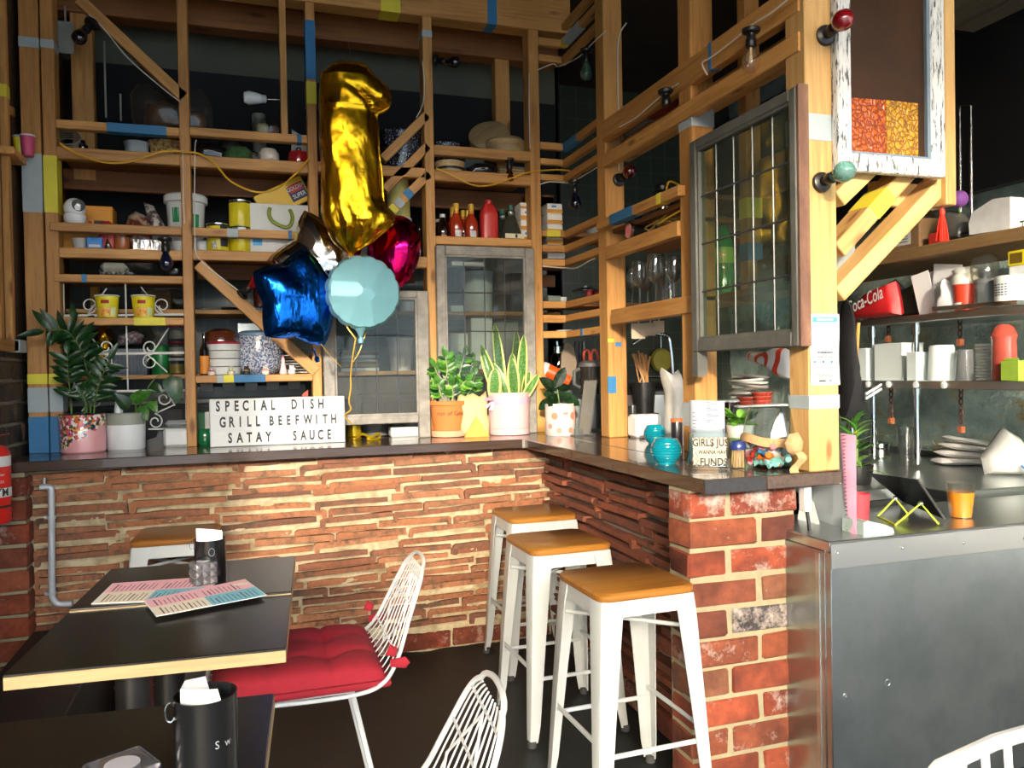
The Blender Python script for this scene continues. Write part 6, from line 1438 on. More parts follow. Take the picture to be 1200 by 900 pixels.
part('body',MB().grid(lambda u,v:(r*(1 if v<.72 else 1-.62*((v-.72)/.28)**1.6)*math.copysign(abs(math.cos(2*PI*u))**.6,math.cos(2*PI*u))*(1-.05*math.sin(PI*v)),.75*r*(1 if v<.72 else 1-.55*((v-.72)/.28)**1.6)*math.copysign(abs(math.sin(2*PI*u))**.6,math.sin(2*PI*u)),43*s*v),24,14,wrap=True),RJ,t); part('cap',MB().lathe([(4*s,42*s),(4.2*s,43*s),(4*s,47*s),(.0005,47.5*s)],16),RJ,t)
CLG=glass('clear bottle glass','#e3ead8',.7,.03,1.5,.06,1.6)
for px,y,lb,hh in ((599,YF+.07,'front clear glass bottle with green cap and a label',42),(589,YF+.16,'rear clear glass bottle with green cap',40)):
    t,r,h=can('oil_bottle',lb,'bottle',px,276,z,25,hh,CLG,y,prof=((.95,0),(1,.03),(.98,.2),(.55,.6),(.22,.78),(.2,.88),(.18,.88)))
    part('cap',MB().lathe([(r*.30,h*.84),(r*.32,h*.98),(.0005,h)],14),plain('dark green cap','#1f5a44',.4),t); part('neck_collar',MB().lathe([(r*.26,h*.72),(r*.28,h*.80)],14),plain('silver collar','#b9bdbd',.3,.6),t)
    if y<YF+.1: lb_=part('label',MB().box(-r*.9,r*.95,-r*1.0,-r*.985,.004,.028,.002),plain('cream label','#d8cfb0',.5),t); part('emblem',MB().lathe([(.0005,.0008),(.008,.0006)],12,T(.01,-r*1.0,.016)@RX(PI/2)@SCL(.8,1.3,1)),plain('dark brown emblem','#3a2418',.5),lb_)
# cartons standing in the corner (fourth and fifth bays)
CARTW=plain('carton white','#e6e4de',.55,var=.03); CARTO=plain('carton amber','#d8962c',.5)
def carton(px,py,zz,w,h,label,blue=False,y=YF+.13,group='white and amber cartons by the corner'):
    t,W,Hh,s=pack('carton',label,'carton',px,py,zz,w,h,.10,CARTW,y,group=group)
    flat(t,'amber_band',CARTO,-W/2,W/2,Hh*.05,Hh*.42,-.0506); 
    if blue: flat(t,'mark',plain('pale blue print','#4a90c0',.5),-W*.2,W*.1,Hh*.6,Hh*.8,-.0506)
    return Hh
zz=z; k=0
for h_,lb in ((13,'lowest carton of the stack left of the sixth post'),(11,'second carton from the bottom, left of the sixth post'),(13,'third carton up with a blue print, left of the sixth post'),(7,'topmost carton of the stack left of the sixth post')):
    zz+=carton(615,270,zz,18,h_,lb,h_==13,YF+.12)+.001
z5=P(650,287,Y=YF+.1).z; zz=z5-.0
for h_,lb in ((14,'lowest carton of the corner stack'),(9,'second carton of the corner stack'),(12,'amber banded carton of the corner stack'),(12,'topmost carton of the corner stack with a blue mark')):
    zz+=carton(646.5,270,zz,19,h_,lb,lb.startswith('top'),YF+.14)+.001
pack('carton','white carton lying on the middle corner slats','carton',648,298,P(650,303.5,Y=YF+.1).z,22,7,.1,CARTW,YF+.13); pack('foil_tray','silver tray stack on the lowest of the middle corner slats','tray',652,303,P(650,312,Y=YF+.1).z+.002,28,6,.1,STEEL,YF+.15)
can('cooking_pot','wide white rimmed dish on the amber corner slats','dish',694,250,P(690,270,Y=YF+.1).z,22,12,PAPERW,YF+.2,prof=((.5,0),(1,.9),(.95,1)))
for k,(zy,px,lb) in enumerate(((361,659,'white saucer with a cup on the upper of three low corner slats'),(378,661,'white saucer on the middle low corner slat'),(394,661,'white saucer on the lowest corner slat'))):
    zz=P(650,zy,Y=YF+.1).z+.016; b,s=L(px,zy,zz,YF+.15); t=thing('saucer',lb,'saucer',b,0,'white saucers on the corner slats'); part('dish',MB().lathe([(6*s,0),(10*s,3*s),(10.4*s,4*s),(6*s,1.2*s),(.001,1.2*s)],20),PAPERW,t)
    if k==0: part('cup',MB().lathe([(3*s,1.5*s),(5*s,4*s),(5.4*s,10*s),(4.8*s,10*s)],16),PAPERW,t)
pack('grey_tub','pale grey lidded tub beside the saucers','tub',646,356,P(650,353,Y=YF+.1).z-.0,16,7,.1,plain('pale grey plastic','#9a9d98'),YF+.17)
for k,(px,lb) in enumerate(((690,'front red tin in the corner under the lid'),(698,'rear red tin in the corner under the lid'))): can('red_tin',lb,'tin',px,350,P(690,353,Y=YF+.1).z,8,13,RED,YF+.13+.05*k)
b,s=L(686,336,P(690,340,Y=YF+.1).z,YF+.17); t=thing('wok_cover','dark domed pan lid above the red tins','lid',b); part('dome',MB().lathe([(16*s,0),(16*s,.004),(9*s,4*s),(.0005,5*s)],22),plain('dark enamel','#202224',.2,coat=.6),t); part('knob',MB().ball(.012,T(0,0,5.5*s)),TIN,t)
# behind the right hand sash
zr=ZR1
b,s=L(560,362,zr,yr-.02); t=thing('cake_tub','tall translucent white container behind the right sash','container',b); part('body',MB().lathe([(17*s,0),(18.5*s,44*s)],26),plain('milky white tub','#c9cfcc',.35),t); part('lid',MB().lathe([(19*s,43*s),(19.2*s,47*s),(.0005,48*s)],26),WHITE,t)
t,w,h,s=pack('box_stack','small stack of white cartons behind the right sash','box',533,362,zr,16,8,.1,PAPERW,yr); pack('glass_box','dark glass box at the right end behind the sash','box',606,360,zr,22,46,.1,plain('smoky box','#30343a',.15,coat=.6),yr)
for px,w,h,m_,lb in ((536,22,42,plain('cream carton','#c9c6b4',.6),'cream carton on the lower rear shelf behind the right sash'),(562,26,60,PAPERW,'tall white carton on the lower rear shelf behind the right sash'),(592,26,54,plain('pale grey plastic','#9a9d98'),'pale grey carton on the lower rear shelf beside the white one')): pack('carton',lb,'carton',px,430,ZR2,w,h,.12,m_,yr)
t,w,h,s=pack('white_packet','long white packet on the upper shelf over the right sash','packet',546,304,Z['4b']-.11,40,6,.1,PAPERW,YF+.3)
# behind the left hand sash
can('sugar_bucket','white bucket full of pink tinted bags behind the left sash','bucket',470,435,ZR2,30,38,plain('blush white plastic','#e0d4d0',.5),yr-.03,lid=None,prof=((.8,0),(1,.9),(1.05,.92),(1.05,1),(.95,1)))
for k in range(5): pack('tray',('lowest','second','middle','fourth','topmost')[k]+' flat tray of the pile behind the left sash','tray',420,430,ZR2+k*.022,44,4,.14,(PAPERW,BROWN,plain('grey glaze','#8f8b86'))[k%3],yr,group='flat trays behind the left sash')
can('white_dish','small white dish on the rear shelf behind the teal balloon','dish',478,362,ZR1,20,12,PAPERW,yr)
# ================================================================ partition shelves, kitchen behind them, kitchen wall at the right
def LX(px,py,z,X): p=P(px,py,X=X); return Vector((X,p.y,z)), mpp(p)
XS=XP+.16
# books lying on the upper rails
b=P(775,135,X=XS); zr_=zX(734,160)+.047
for k,(mt,lb,dx) in enumerate(((plain('red book cover','#8d2626',.5),'red covered book lying on the partition beam',0),(PAPERW,'white book lying on the red one on the beam',.03))):
    single('book',MB().box(XP+.05,XP+.15,2.62+dx,2.98,zr_+k*.022,zr_+k*.022+.020,.003),mt,lb,'book')
single('paper_pile',MB().box(XP+.06,XP+.17,3.02,3.22,zr_,zr_+.05,.006),plain('grey paper','#8d8d84',.7),'grey pile of papers lying on the partition beam by the corner post','papers')
# camera gear shelf
zc=Z['p2r']-.0
Zc=zX(735,281)
timber('shelf_board',(XP+.16,yC,zX(735,258)-.01),(XP+.16,yC2,zX(735,258)-.01),.26,.02,tp,WOOD_DK)
zU=zX(735,258)
def onX(name,label,cat,px,z,X,build):
    p=P(px,250,X=X); t=thing(name,label,cat,(X,p.y,z)); s=mpp(p); build(t,s); return t
def bd_(t,s):
    part('body',MB().lathe([(10*s,0),(10.5*s,.005),(10.5*s,34*s),(9*s,36*s)],22),plain('smoky cylinder','#22241f',.12,coat=1.),t); part('lid',MB().lathe([(10.8*s,34*s),(10.8*s,38*s),(8*s,41*s),(.0005,42*s)],22),BLACKPL,t)
onX('canister','smoky glass canister with black lid on the blue banded shelf','canister',777,zU,XP+.15,bd_)
onX('dark_bundle','black cable bundle beside the smoky canister','bundle',755,zU,XP+.14,lambda t,s: part('body',MB().pillow([(x*s,q*s) for x,q in ((-11,0),(10,0),(12,14),(6,28),(-2,30),(-10,20))],.05,6,RZ(-.9),5.,.015),plain('matt black cloth','#131313',.8,var=.3),t,weld=True))
onX('sunglasses','dark folded glasses at the left end of the blue banded shelf','glasses',742,zU,XP+.05,lambda t,s: (part('lens',MB().lathe([(.0005,0),(8*s,0),(8*s,.003)],14,T(0,.05,6*s)@RY(-PI/2)).lathe([(.0005,0),(8*s,0),(8*s,.003)],14,T(0,-.05,6*s)@RY(-PI/2)),DKGL,t)))
cable([P(781,222,X=XP+.04),P(783,214,X=XP+.06),P(788,213,X=XP+.08),P(798,218,X=XP+.08)],.004,YC,'yellow cable looping behind the blue banded shelf')
z2_=Z['p2']
onX('film_camera','black compact camera with a silver lens on the lower partition shelf','camera',757,z2_,XP+.10,lambda t,s:(part('body',MB().box(-.035,.035,-.07,.07,0,.085,.008).box(-.03,.03,-.03,.03,.085,.105,.008),BLACKPL,t),part('lens',MB().rod((-.035,-.01,.042),(-.085,-.01,.042),.030,18),BLACKPL,t),part('lens_ring',MB().rod((-.078,-.01,.042),(-.09,-.01,.042),.031,18),CHROME,t)))
onX('cable_heap','tangle of pale and yellow leads on the lower partition shelf','leads',784,z2_,XP+.10,lambda t,s: part('tangle',MB().tube(spline([(U(-.05,.05),U(-.12,.12),U(.005,.08)) for k in range(26)],5),.004,5),plain('straw coloured lead','#c2a555',.5),t))
cable([P(772,262,X=XP+.02),P(785,254,X=XP+.02),P(799,246,X=XP+.02)],.004,YC,'yellow cable slanting over the lower partition shelf')
# glasses on the wine shelf
WG=glass('wine glass','#f2f4f2',.90,.02,1.5,.02,1.8)
def wine(px,py,R,h,label,X,zb):
    p=P(px,py,X=X); s=mpp(p); t=thing('wine_glass',label,'wine glass',(X,p.y,zb),0,'wine glasses on the partition shelf')
    r=R*s; H=h*s
    part('bowl',MB().lathe([(.004,H*.42),(r*.6,H*.47),(r*.95,H*.60),(r,H*.70),(r*.86,H),(r*.83,H),(r*.96,H*.70),(r*.9,H*.6),(r*.5,H*.48),(.001,H*.44)],22),WG,t); part('stem',MB().lathe([(r*.85,0),(r*.8,.003),(.006,.010),(.004,H*.3),(.004,H*.42)],16),WG,t)
zg=Z['p3']
for px,X,R,h,lb in ((769,XP+.05,11,58,'big front wine glass in the middle of the partition shelf'),(791,XP+.06,10,52,'front wine glass nearest the second post'),(750,XP+.06,9.5,54,'front wine glass nearest the corner post'),(759,XP+.16,8.5,50,'second row wine glass behind the gap'),(781,XP+.16,9,50,'second row wine glass behind the big one'),(741,XP+.15,8,52,'wine glass half hidden by the corner post')): wine(px,355,R,h,lb,X,zg)
for px,X,lb in ((786,XP+.10,'tumbler before the second post'),(778,XP+.21,'tumbler at the back of the partition shelf'),(797,XP+.2,'tumbler hidden beside the second post')):
    p=P(px,350,X=X); s=mpp(p); t=thing('tumbler',lb,'glass',(X,p.y,zg),0,'tumblers on the partition shelf'); part('glass',MB().lathe([(6*s,0),(7.5*s,30*s),(7.1*s,30*s),(5.6*s,3*s),(.001,3*s)],18),WG,t)
# hooks, dockets, urn, hose behind the second opening
yk=YF-.1
def LY(px,py,Y): p=P(px,py,Y=Y); return p, mpp(p)
for k,(px,py,w,h,lb) in enumerate(((748,388,18,18,'left paper docket hanging under the wine shelf'),(762,386,14,15,'middle paper docket hanging under the wine shelf'),(772,383,14,14,'right paper docket hanging under the wine shelf'))):
    p,s=LY(px,py,3.12+.02*k); single('docket',MB().box(p.x-w*s/2,p.x+w*s/2,p.y-.001,p.y,p.z-h*s/2,p.z+h*s/2).box(p.x-.003,p.x+.003,p.y-.003,p.y-.001,p.z+h*s/2-.004,zg-.03),plain('docket paper','#b5a38a',.7),lb,'paper')
a=P(744,383,X=XP+.08); single('hanging_rail',MB().rod((XP+.1,2.62,zg-.045),(XP+.1,3.2,zg-.045),.005).rod((XP+.1,2.66,zg-.045),(XP+.1,2.66,zg-.024),.004).rod((XP+.1,3.1,zg-.045),(XP+.1,3.1,zg-.024),.004),CHROME,'thin steel hook rail under the wine shelf','rail')
# rear bench inside the kitchen
kb=thing('inner_bench','stainless kitchen bench behind the timber partition','bench',(2.15,3.4,0))
part('top',MB().box(1.74,2.22,2.20,4.30,.78,.82,.003),STEEL,kb,True); part('legs_panel',MB().box(1.78,2.20,2.22,4.28,0.0,.78),plain('dark cupboard','#26282a',.5),kb,True)
def KI(px,X,zb=.82):
    """a spot on the inner bench: sight line at the column of pixels, at this x"""
    p=P(px,470,X=X); return Vector((X,p.y,zb)), mpp(p)
b,s=KI(762,1.98); rU=47*s
t=thing('rice_urn','large steel rice urn with a black lid on the inner bench','urn',b)
zt_=P(762,461,X=1.98).z-.82
part('body',MB().lathe([(rU*.95,0),(rU,.01),(rU,zt_)],34),STEEL,t); part('lid',MB().lathe([(rU*1.03,zt_-.002),(rU*1.03,zt_+4*s),(rU*.95,zt_+9*s),(rU*.5,zt_+12*s),(.0005,zt_+12*s)],34),BLACKPL,t); part('latch',MB().box(-.03,.03,-rU*1.08,-rU*.99,zt_-10*s,zt_+6*s,.006),BLACKPL,t); part('handle',MB().tube([(-.07,0,zt_+12*s),(-.06,0,zt_+20*s),(.06,0,zt_+20*s),(.07,0,zt_+12*s)],.010,8),BLACKPL,t)
p,s=LY(754,448,3.55); t=thing('chopstick_bundle','fanned bundle of wooden chopsticks standing in a dark holder','chopsticks',p)
CHP=wood('chopstick wood','#96602f','#d09a5c',.5,'z',False)
for k in range(14): part('chopstick',MB().rod((U(-8,10)*s*.6,U(-.02,.02),-4*s),((-12+k*1.7)*s,U(-.03,.03),(38-.8*abs(k-4))*s*U(.9,1)),.0035,5),CHP,t)
part('holder',MB().lathe([(.05,-36*s),(.06,-.0)],16),BLACKPL,t)
hs=thing('holder_stand','dark caddy below the chopsticks on the inner bench','caddy',(p.x,p.y,.82)); part('body',MB().box(-.06,.06,-.05,.05,0,p.z-36*s-.82,.004),BLACKPL,hs)
p,s=LY(775,422,4.96); t=thing('pan_cover','dull yellow round lid hung on the far kitchen wall','lid',p); part('disc',MB().lathe([(.0005,.03),(12*s,.02),(14*s,0)],24,RX(PI/2)),plain('olive yellow plastic','#a39a35',.5),t); part('hook',MB().rod((0,0.0,14*s),(0,.0,36*s),.004),CHROME,t)
hp=[LY(x,y,3.6)[0] for x,y in ((741,403),(752,396),(764,391),(774,391),(783,395),(786,408),(788,430),(789,455),(788,478))]
t=thing('tap_hose','flexible coiled rinse hose arching behind the wine shelf','hose',(hp[-1].x,hp[-1].y,.82))
sp=spline(hp,10); part('hose',MB().tube(sp,.008,6),CHROME,t,True)
coil=[]
for k in range(0,40): coil.append(sp[k]+Vector((0,.011*math.cos(k*2.2),.011*math.sin(k*2.2))))
part('spring',MB().tube(coil,.0035,5),BLACKPL,t,True); part('riser',MB().rod((hp[-1].x,hp[-1].y,.82),hp[-1],.010),CHROME,t,True)
p,s=LY(790,482,2.95); t=thing('paper_sack','white paper sack standing behind the second post','bag',(p.x,2.95,.82)); part('body',MB().pillow([(x*s,z_) for x,z_ in ((-12,0),(10,0),(10,.28),(12,.36),(6,.42),(-2,.40),(-16,.43),(-9,.33))],.05,7,None,4.,.012,.45),plain('waxy white paper','#e0ddd4',.5),t,weld=True)
p,s=LY(768,438,4.1)
can('glass_jar2','tall jar standing by the urn in shadow','jar',741,470,.82,10,60,plain('dark grey jar','#2c302f',.25,coat=.5),3.5)
can('orange_topped_bottle','dark bottle with an orange cap behind the teal holders','bottle',793,505,BZ,13,36,plain('dark bottle print','#25252b',.3,coat=.4),2.66,lid=plain('orange cap','#d8602c',.4))
# things seen between corner post and slats: blender, scissors, board, spoon
b=P(692,480,Y=YF+.12); s=mpp(b); t=thing('blender','grey blender with a smoky jug behind the slatted corner','blender',(b.x,YF+.12,BZ))
part('base',MB().lathe([(13*s,0),(15*s,.02),(11*s,38*s),(10*s,40*s)],20),plain('dark grey plastic','#3c4042',.4),t); part('jug',MB().lathe([(11*s,40*s),(13*s,72*s),(12.6*s,72*s),(10.6*s,41*s)],20),glass('smoky jug','#8f8579',.5,.1,1.45,.2),t); part('lid',MB().lathe([(13.3*s,72*s),(13.3*s,76*s),(9*s,79*s),(.0005,79*s)],20),plain('grey plastic lid','#5a5a58',.5),t); part('handle',MB().tube([(-13*s,0,48*s),(-20*s,0,52*s),(-20*s,0,66*s),(-13*s,0,70*s)],.010,7),plain('grey plastic lid','#5a5a58'),t)
b=P(676,500,Y=YF+.06); t=thing('grey_canister','small pale grey canister in front of the blender','canister',(b.x-.02,YF+.02,BZ)); part('body',MB().lathe([(.035,0),(.038,.01),(.036,.15),(.03,.16)],18),plain('pale grey plastic','#9a9d98'),t)
p,s=LY(692,418,YF+.28); t=thing('scissors','orange handled scissors hanging on the kitchen wall','scissors',p)
for sx in (-1,1):
    part('handle_loop',MB().tube([(sx*5*s+4*s*math.cos(a),0,8*s*math.sin(a)) for a in [2*PI*k/14 for k in range(14)]],.007,6,True),plain('orange handle','#e0502a',.4),t); part('blade',MB().prism([(sx*3*s-2*s,-8*s),(sx*3*s+2*s,-8*s),(sx*1*s+1*s,-26*s),(sx*1*s-1*s,-26*s)],-.003,.003),plain('orange handle','#e0502a'),t)
hk=thing('tool_rail','dark magnetic tool rail on the kitchen wall behind the slats','rail',LY(675,392,YF+.33)[0]); part('bar',MB().box(-.12,.14,0,.02,-.012,.012,.003),BLACKPL,hk)
for k,(px,w,mt,lb) in enumerate(((675,3,BLACKPL,'leftmost black handled knife on the dark tool rail'),(680,3.4,BLACKPL,'second black handled knife on the dark tool rail'),(684,3,plain('grey steel blade','#6b6f70',.3,.8),'grey steel tool on the dark rail beside the scissors'))):
    p,s=LY(px,416,YF+.30); single('knife',MB().box(p.x-w*s/2,p.x+w*s/2,p.y-.006,p.y+.006,p.z-14*s,p.z+16*s,.003),mt,lb,'knife')
p,s=LY(665,425,YF+.26); t=thing('chopping_board','rounded pale board hung behind the orange beaker','board',p); part('board',MB().prism([(-9*s,-20*s),(9*s,-20*s),(11*s,0),(8*s,16*s),(2*s,24*s),(-4*s,22*s),(-8*s,8*s)],-.008,.008),plain('grey beige board','#8f7d68',.6),t)
p,s=LY(653,410,YF+.24); t=thing('hanging_spoon','steel grinder hanging by a rod behind the slats','utensil',p); part('shaft',MB().rod((0,0,10*s),(1*s,0,-2*s),.006),CHROME,t); part('cup',MB().lathe([(4.5*s,-4*s),(4.5*s,4*s),(2*s,5*s)],14),CHROME,t); part('ring',MB().tube([(-3*s+5*s*math.cos(a),0,-12*s+8*s*math.sin(a)) for a in [2*PI*k/14 for k in range(14)]],.003,5,True),CHROME,t)
# opening between second and end post: paper plates, tubs, bag
bx,s=KI(886,2.0)
zb=P(884,470,X=2.0).z
b,s2=KI(884,2.02,.82)
t=thing('tub_rack','dark shelf unit carrying tubs behind the candy bowl','rack',(b.x,b.y,.82)); z_r=P(884,520,X=2.02).z
part('body',MB().box(-.16,.16,-.16,.16,0,z_r-.82,.004),plain('dark cupboard','#26282a'),t)
t=thing('clear_tub','wide translucent tub with a broad rim behind the candy bowl','tub',(b.x-.03,b.y,z_r)); hh=P(884,473,X=2.02).z-z_r
part('body',MB().box(-.11,.10,-.10,.10,0,hh-.008,.02),glass('cloudy plastic','#e6e8e4'),t); part('rim',MB().box(-.125,.115,-.115,.115,hh-.008,hh,.002),plain('cloudy rim','#c9cccb',.3),t)
zt2=z_r+hh
rr=Vector((b.x-.03,b.y,zt2)); 
for k,(dx,dy,n) in enumerate(((.02,-.05,3),(.065,-.02,3),(-.055,-.06,2))):
    for j in range(n):
        o=thing('sauce_pot',('lowest','middle','topmost')[j]+' red sauce pot of the '+('centre','right','left')[k]+' pile on the wide tub','sauce pot',rr+Vector((dx,dy,j*.017)),0,'red sauce pots on the wide tub'); part('pot',MB().lathe([(.026,0),(.034,.014)],18),plain('red sauce in clear plastic','#9c3626',.2,coat=.6),o); part('lid',MB().lathe([(.036,.013),(.036,.016),(.0005,.016)],18),plain('clear red lid','#b05846',.15,coat=.5),o)
for k in range(9):
    zz=zt2+.008+k*.014+(.0)
    if k==0: base=thing('plate_stack','white paper plate pile leaning above the wide tub','paper plates',(b.x+.02,b.y+.07,zt2))
    part('paper_plate',MB().lathe([(.03,0),(.07+U(-.008,.008),.004),(.086+U(-.012,.006),.013),(.068,.008),(.001,.003)],20,T(U(-.012,.012),U(-.01,.01),k*.0135)@RX(U(-.12,.12))@RY(U(-.14,.14))),plain('crinkled paper plate','#cfccc4',.8,var=.08),base)
b,s=KI(853,1.86); t=thing('sauce_cup','clear cup of dark sauce with a flat lid left of the herb pot','cup',(b.x,b.y,.82)); zt_=P(853,468,X=1.86).z-.82
part('stand',MB().box(-.06,.06,-.06,.06,0,zt_-.09,.004),plain('dark cupboard','#26282a'),t); part('cup',MB().lathe([(.030,zt_-.088),(.040,zt_-.008)],18),plain('dark soy sauce','#1a0f0a',.1,coat=1.),t); part('lid',MB().lathe([(.046,zt_-.010),(.047,zt_-.004),(.040,zt_),(.0005,zt_)],18),plain('cloudy rim','#c9cccb'),t)
p=P(905,425,X=XP+.13); s=mpp(p)
BAGW=None
def swirlbag():
    mt,nt,bs=_new('white bag with red swirl'); mp=_coord(nt,(1,1,1),False)
    w=nt.nodes.new('ShaderNodeTexWave'); w.wave_type='RINGS'; w.inputs['Scale'].default_value=7.; w.inputs['Distortion'].default_value=6.; w.inputs['Detail'].default_value=1.; nt.links.new(mp.outputs['Vector'],w.inputs['Vector'])
    r=_ramp(nt,w.outputs['Fac'],[(.72,'#dcdad6'),(.76,'#d2452c')]); nt.links.new(r.outputs['Color'],bs.inputs['Base Color']); bs.inputs['Roughness'].default_value=.35; return mt
t=thing('printed_bag','white plastic bag with red swirls hanging under the dark sash','bag',p)
part('body',MB().pillow([(x*s,z*s) for x,z in ((-38,8),(-34,14),(-10,13),(8,18),(20,16),(30,8),(34,-12),(30,-20),(14,-18),(4,-10),(-10,-2),(-30,2))],.045,8,RZ(-PI/2+.25),3.,.016,.45),swirlbag(),t,weld=True); part('tie',MB().rod((0.01,-.02,.015*1),(0.01,-.02,.12),.004),WHITE,t)
# bottle, boxes seen through the dark sash
b=P(868,330,X=1.86); s=mpp(b)
zsh=P(860,354,X=1.86).z
timber('shelf_board',(1.70,2.5,zsh-.012),(1.70,YN+.14,zsh-.012),.20,.024,tp,WOOD_DK,label='inner shelf behind the dark sash')
q_=timber('post',(1.72,2.47,zsh),(1.72,2.47,3.0),.06,.05,tp,WOOD,up=(0,1,0)); band(q_,P(838,270,X=1.72).z-zsh,P(838,248,X=1.72).z-zsh,YEL); band(q_,P(838,316,X=1.72).z-zsh,P(838,297,X=1.72).z-zsh,BLUE)  # added upright standing in for the banded reflection in the sash glass
t=thing('soda_bottle','green plastic drink bottle seen through the dark sash','bottle',(1.70,b.y-.12,zsh)); H=.30
part('body',MB().lathe([(.036,0),(.044,.01),(.044,.10),(.040,.115),(.044,.13),(.044,.20),(.02,.27),(.014,.28),(.014,.29)],22),plain('bright green bottle','#1f8a4c',.12,coat=1.),t); part('label',MB().lathe([(.0448,.125),(.0448,.185)],22,cap0=False,cap1=False),plain('yellow green label','#8fbf4a',.4),t); part('cap',MB().lathe([(.016,.285),(.016,.305),(.0005,.305)],14),plain('green cap','#1c6b3a',.4),t)
for k,(y,w,h,mt,lb) in enumerate(((2.30,.14,.10,BROWN,'brown carton behind the dark sash near the green bottle'),(2.12,.13,.13,plain('pale grey plastic','#9a9d98'),'pale carton behind the right half of the dark sash'),)):
    t=thing('carton',lb,'carton',(1.72,y-.03,zsh)); part('body',MB().box(-.07,.07,-w/2,w/2,0,h,.004),mt,t)
b2=timber('rail',(1.76,2.46,P(880,215,X=1.76).z),(1.76,YN+.14,P(880,215,X=1.76).z),.04,.13,tp,WOOD_DK)
# low clutter on the inner bench seen below the dark sash
for k,(px,w,h,mt,lb) in enumerate(((872,22,24,plain('cream carton','#c9c6b4'),'cream box low behind the herb pot'),(925,20,40,CLEARJ,'clear jar stack beside the end post'))):
    b,s=KI(px,1.80,.82); 
    can('storage_tub',lb,'tub',px,500,.82,w,h+30,mt,b.y+.1)
# check-in sheet on the end post
yk=YN-.0035; A=P(950,452,Y=yk); B=P(983,368,Y=yk); w=B.x-A.x; h=B.z-A.z
t=thing('check_in_notice','white paper check in notice taped to the pale end post','notice',(A.x,YN,A.z))
part('sheet',MB().grid(lambda u,v:(w*u,-.0035-.002*math.sin(7*v+2*u),h*v),6,16),plain('notice paper','#bfc4c4',.6,var=.02),t)
TEALK=plain('teal print','#3f8fa6',.6); yy=-.0062
part('heading_bar',MB().box(w*.08,w*.92,yy,yy+.0008,h*.885,h*.955),TEALK,t)
part('heading',text_mesh(MB(),'CHECK-IN NOW',.0108,T(w*.5,yy-.0006,h*.92)@FACE,.0002,.72),PAPERW,t)
pr_=MB(); 
for z_,n in ((.47,5),(.455,5),(.435,2),(.40,7),(.16,7),(.145,6),(.13,5),(.115,6)):
    for j in range(n): 
        x=w*(.5+(j-(n-1)/2)*.115); pr_.box(x-w*.05,x+w*.05,yy,yy+.0006,h*z_-.0008,h*z_+.0008)
part('small_print',pr_,TINY,t)['kind']='stuff'
ic=MB()
for k in range(3): ic.box(w*(.16+.29*k),w*(.16+.29*k)+w*.15,yy,yy+.0006,h*.285,h*.345)
part('icons',ic,plain('light blue print','#8fc0d8',.6),t)['kind']='stuff'
ic=MB()
for k in range(3): ic.lathe([(.0005,.0002),(.0035,.0)],8,T(w*(.13+.29*k),yy-.0004,h*.33)@RX(PI/2))
part('numbers',ic,plain('slate print','#3c5a66',.6),t)['kind']='stuff'
part('crest',MB().tube([(w*.5+.006*math.cos(a),yy,h*.83+.008*math.sin(a)) for a in [2*PI*k/12 for k in range(12)]],.0006,4,True),TINY,t); part('logo_bar',MB().box(w*.27,w*.5,yy,yy+.0006,h*.05,h*.075),plain('black print','#2a2e30',.6),t); part('logo_mark',MB().prism([(w*.60,h*.075),(w*.66,h*.05),(w*.72,h*.075)],yy,yy+.0006),TINY,t)
part('logo_line',MB().box(w*.75,w*.85,yy,yy+.0006,h*.055,h*.063),TINY,t)
# red tassel on the hung post
p=P(1104,245,Y=YN+.03); s=mpp(p); TAS=plain('red silk tassel','#e2331f',.6,var=.2,scale=80)
t=thing('tassel','bright red silk tassel hanging below the hung post','tassel',p)
part('knot',MB().lathe([(.002,.006),(.007,0),(.009,-.012),(.006,-.02)],10),TAS,t); part('cord',MB().rod((0,0,0),(0,0,.03),.0016),TAS,t)
fr=MB()
for k in range(38):
    a=U(0,6.28); q=math.sqrt(U(0,1)); fr.tube([(.005*q*math.cos(a),.005*q*math.sin(a),-.018),(.012*q*math.cos(a),.012*q*math.sin(a),-.05),(7*s*q*math.cos(a),7*s*q*math.sin(a),-38*s+U(0,.004))],.0016,4)
part('fringe',fr,TAS,t)['kind']='stuff'
# ---------------------------------------------------------------- kitchen wall at the right
XF=2.74
zW=P(1100,285,X=XF).z
ZB=P(1100,366,X=XF).z; ZL=P(1100,446,X=XF).z
ks=thing('kitchen_shelves','steel wall shelves on tubular posts with a timber shelf on top','shelving',(2.86,2.9,.8))
part('wood_shelf',MB().box(XF-.02,3.20,1.5,4.2,zW-.05,zW,.004),wood('brown kitchen shelf','#6b5134','#94754c',.6,'y'),ks,True)
part('steel_shelf',MB().box(XF+.02,3.20,1.5,3.15,ZB-.032,ZB,.003),STEEL,ks,True); part('steel_shelf',MB().box(XF-.01,3.20,1.5,3.15,ZL-.035,ZL,.003),STEEL,ks,True)
part('shelf_lip',MB().beam(P(1098,362,X=XF-.04)+Vector((0,0,.0)),P(1198,354,X=XF-.06),.05,.016),CHROME,ks,True)
for px in (1023,1074):
    p=P(px,450,X=XF+.07); part('post',MB().rod((p.x,p.y,.80),(p.x,p.y,ZB),.013,14),CHROME,ks,True); part('collar',MB().cyl(.02,0,.05,14,T(p.x,p.y,ZB-.085)),CHROME,ks,True); part('collar',MB().cyl(.018,0,.03,14,T(p.x,p.y,ZL-.065)),CHROME,ks,True)
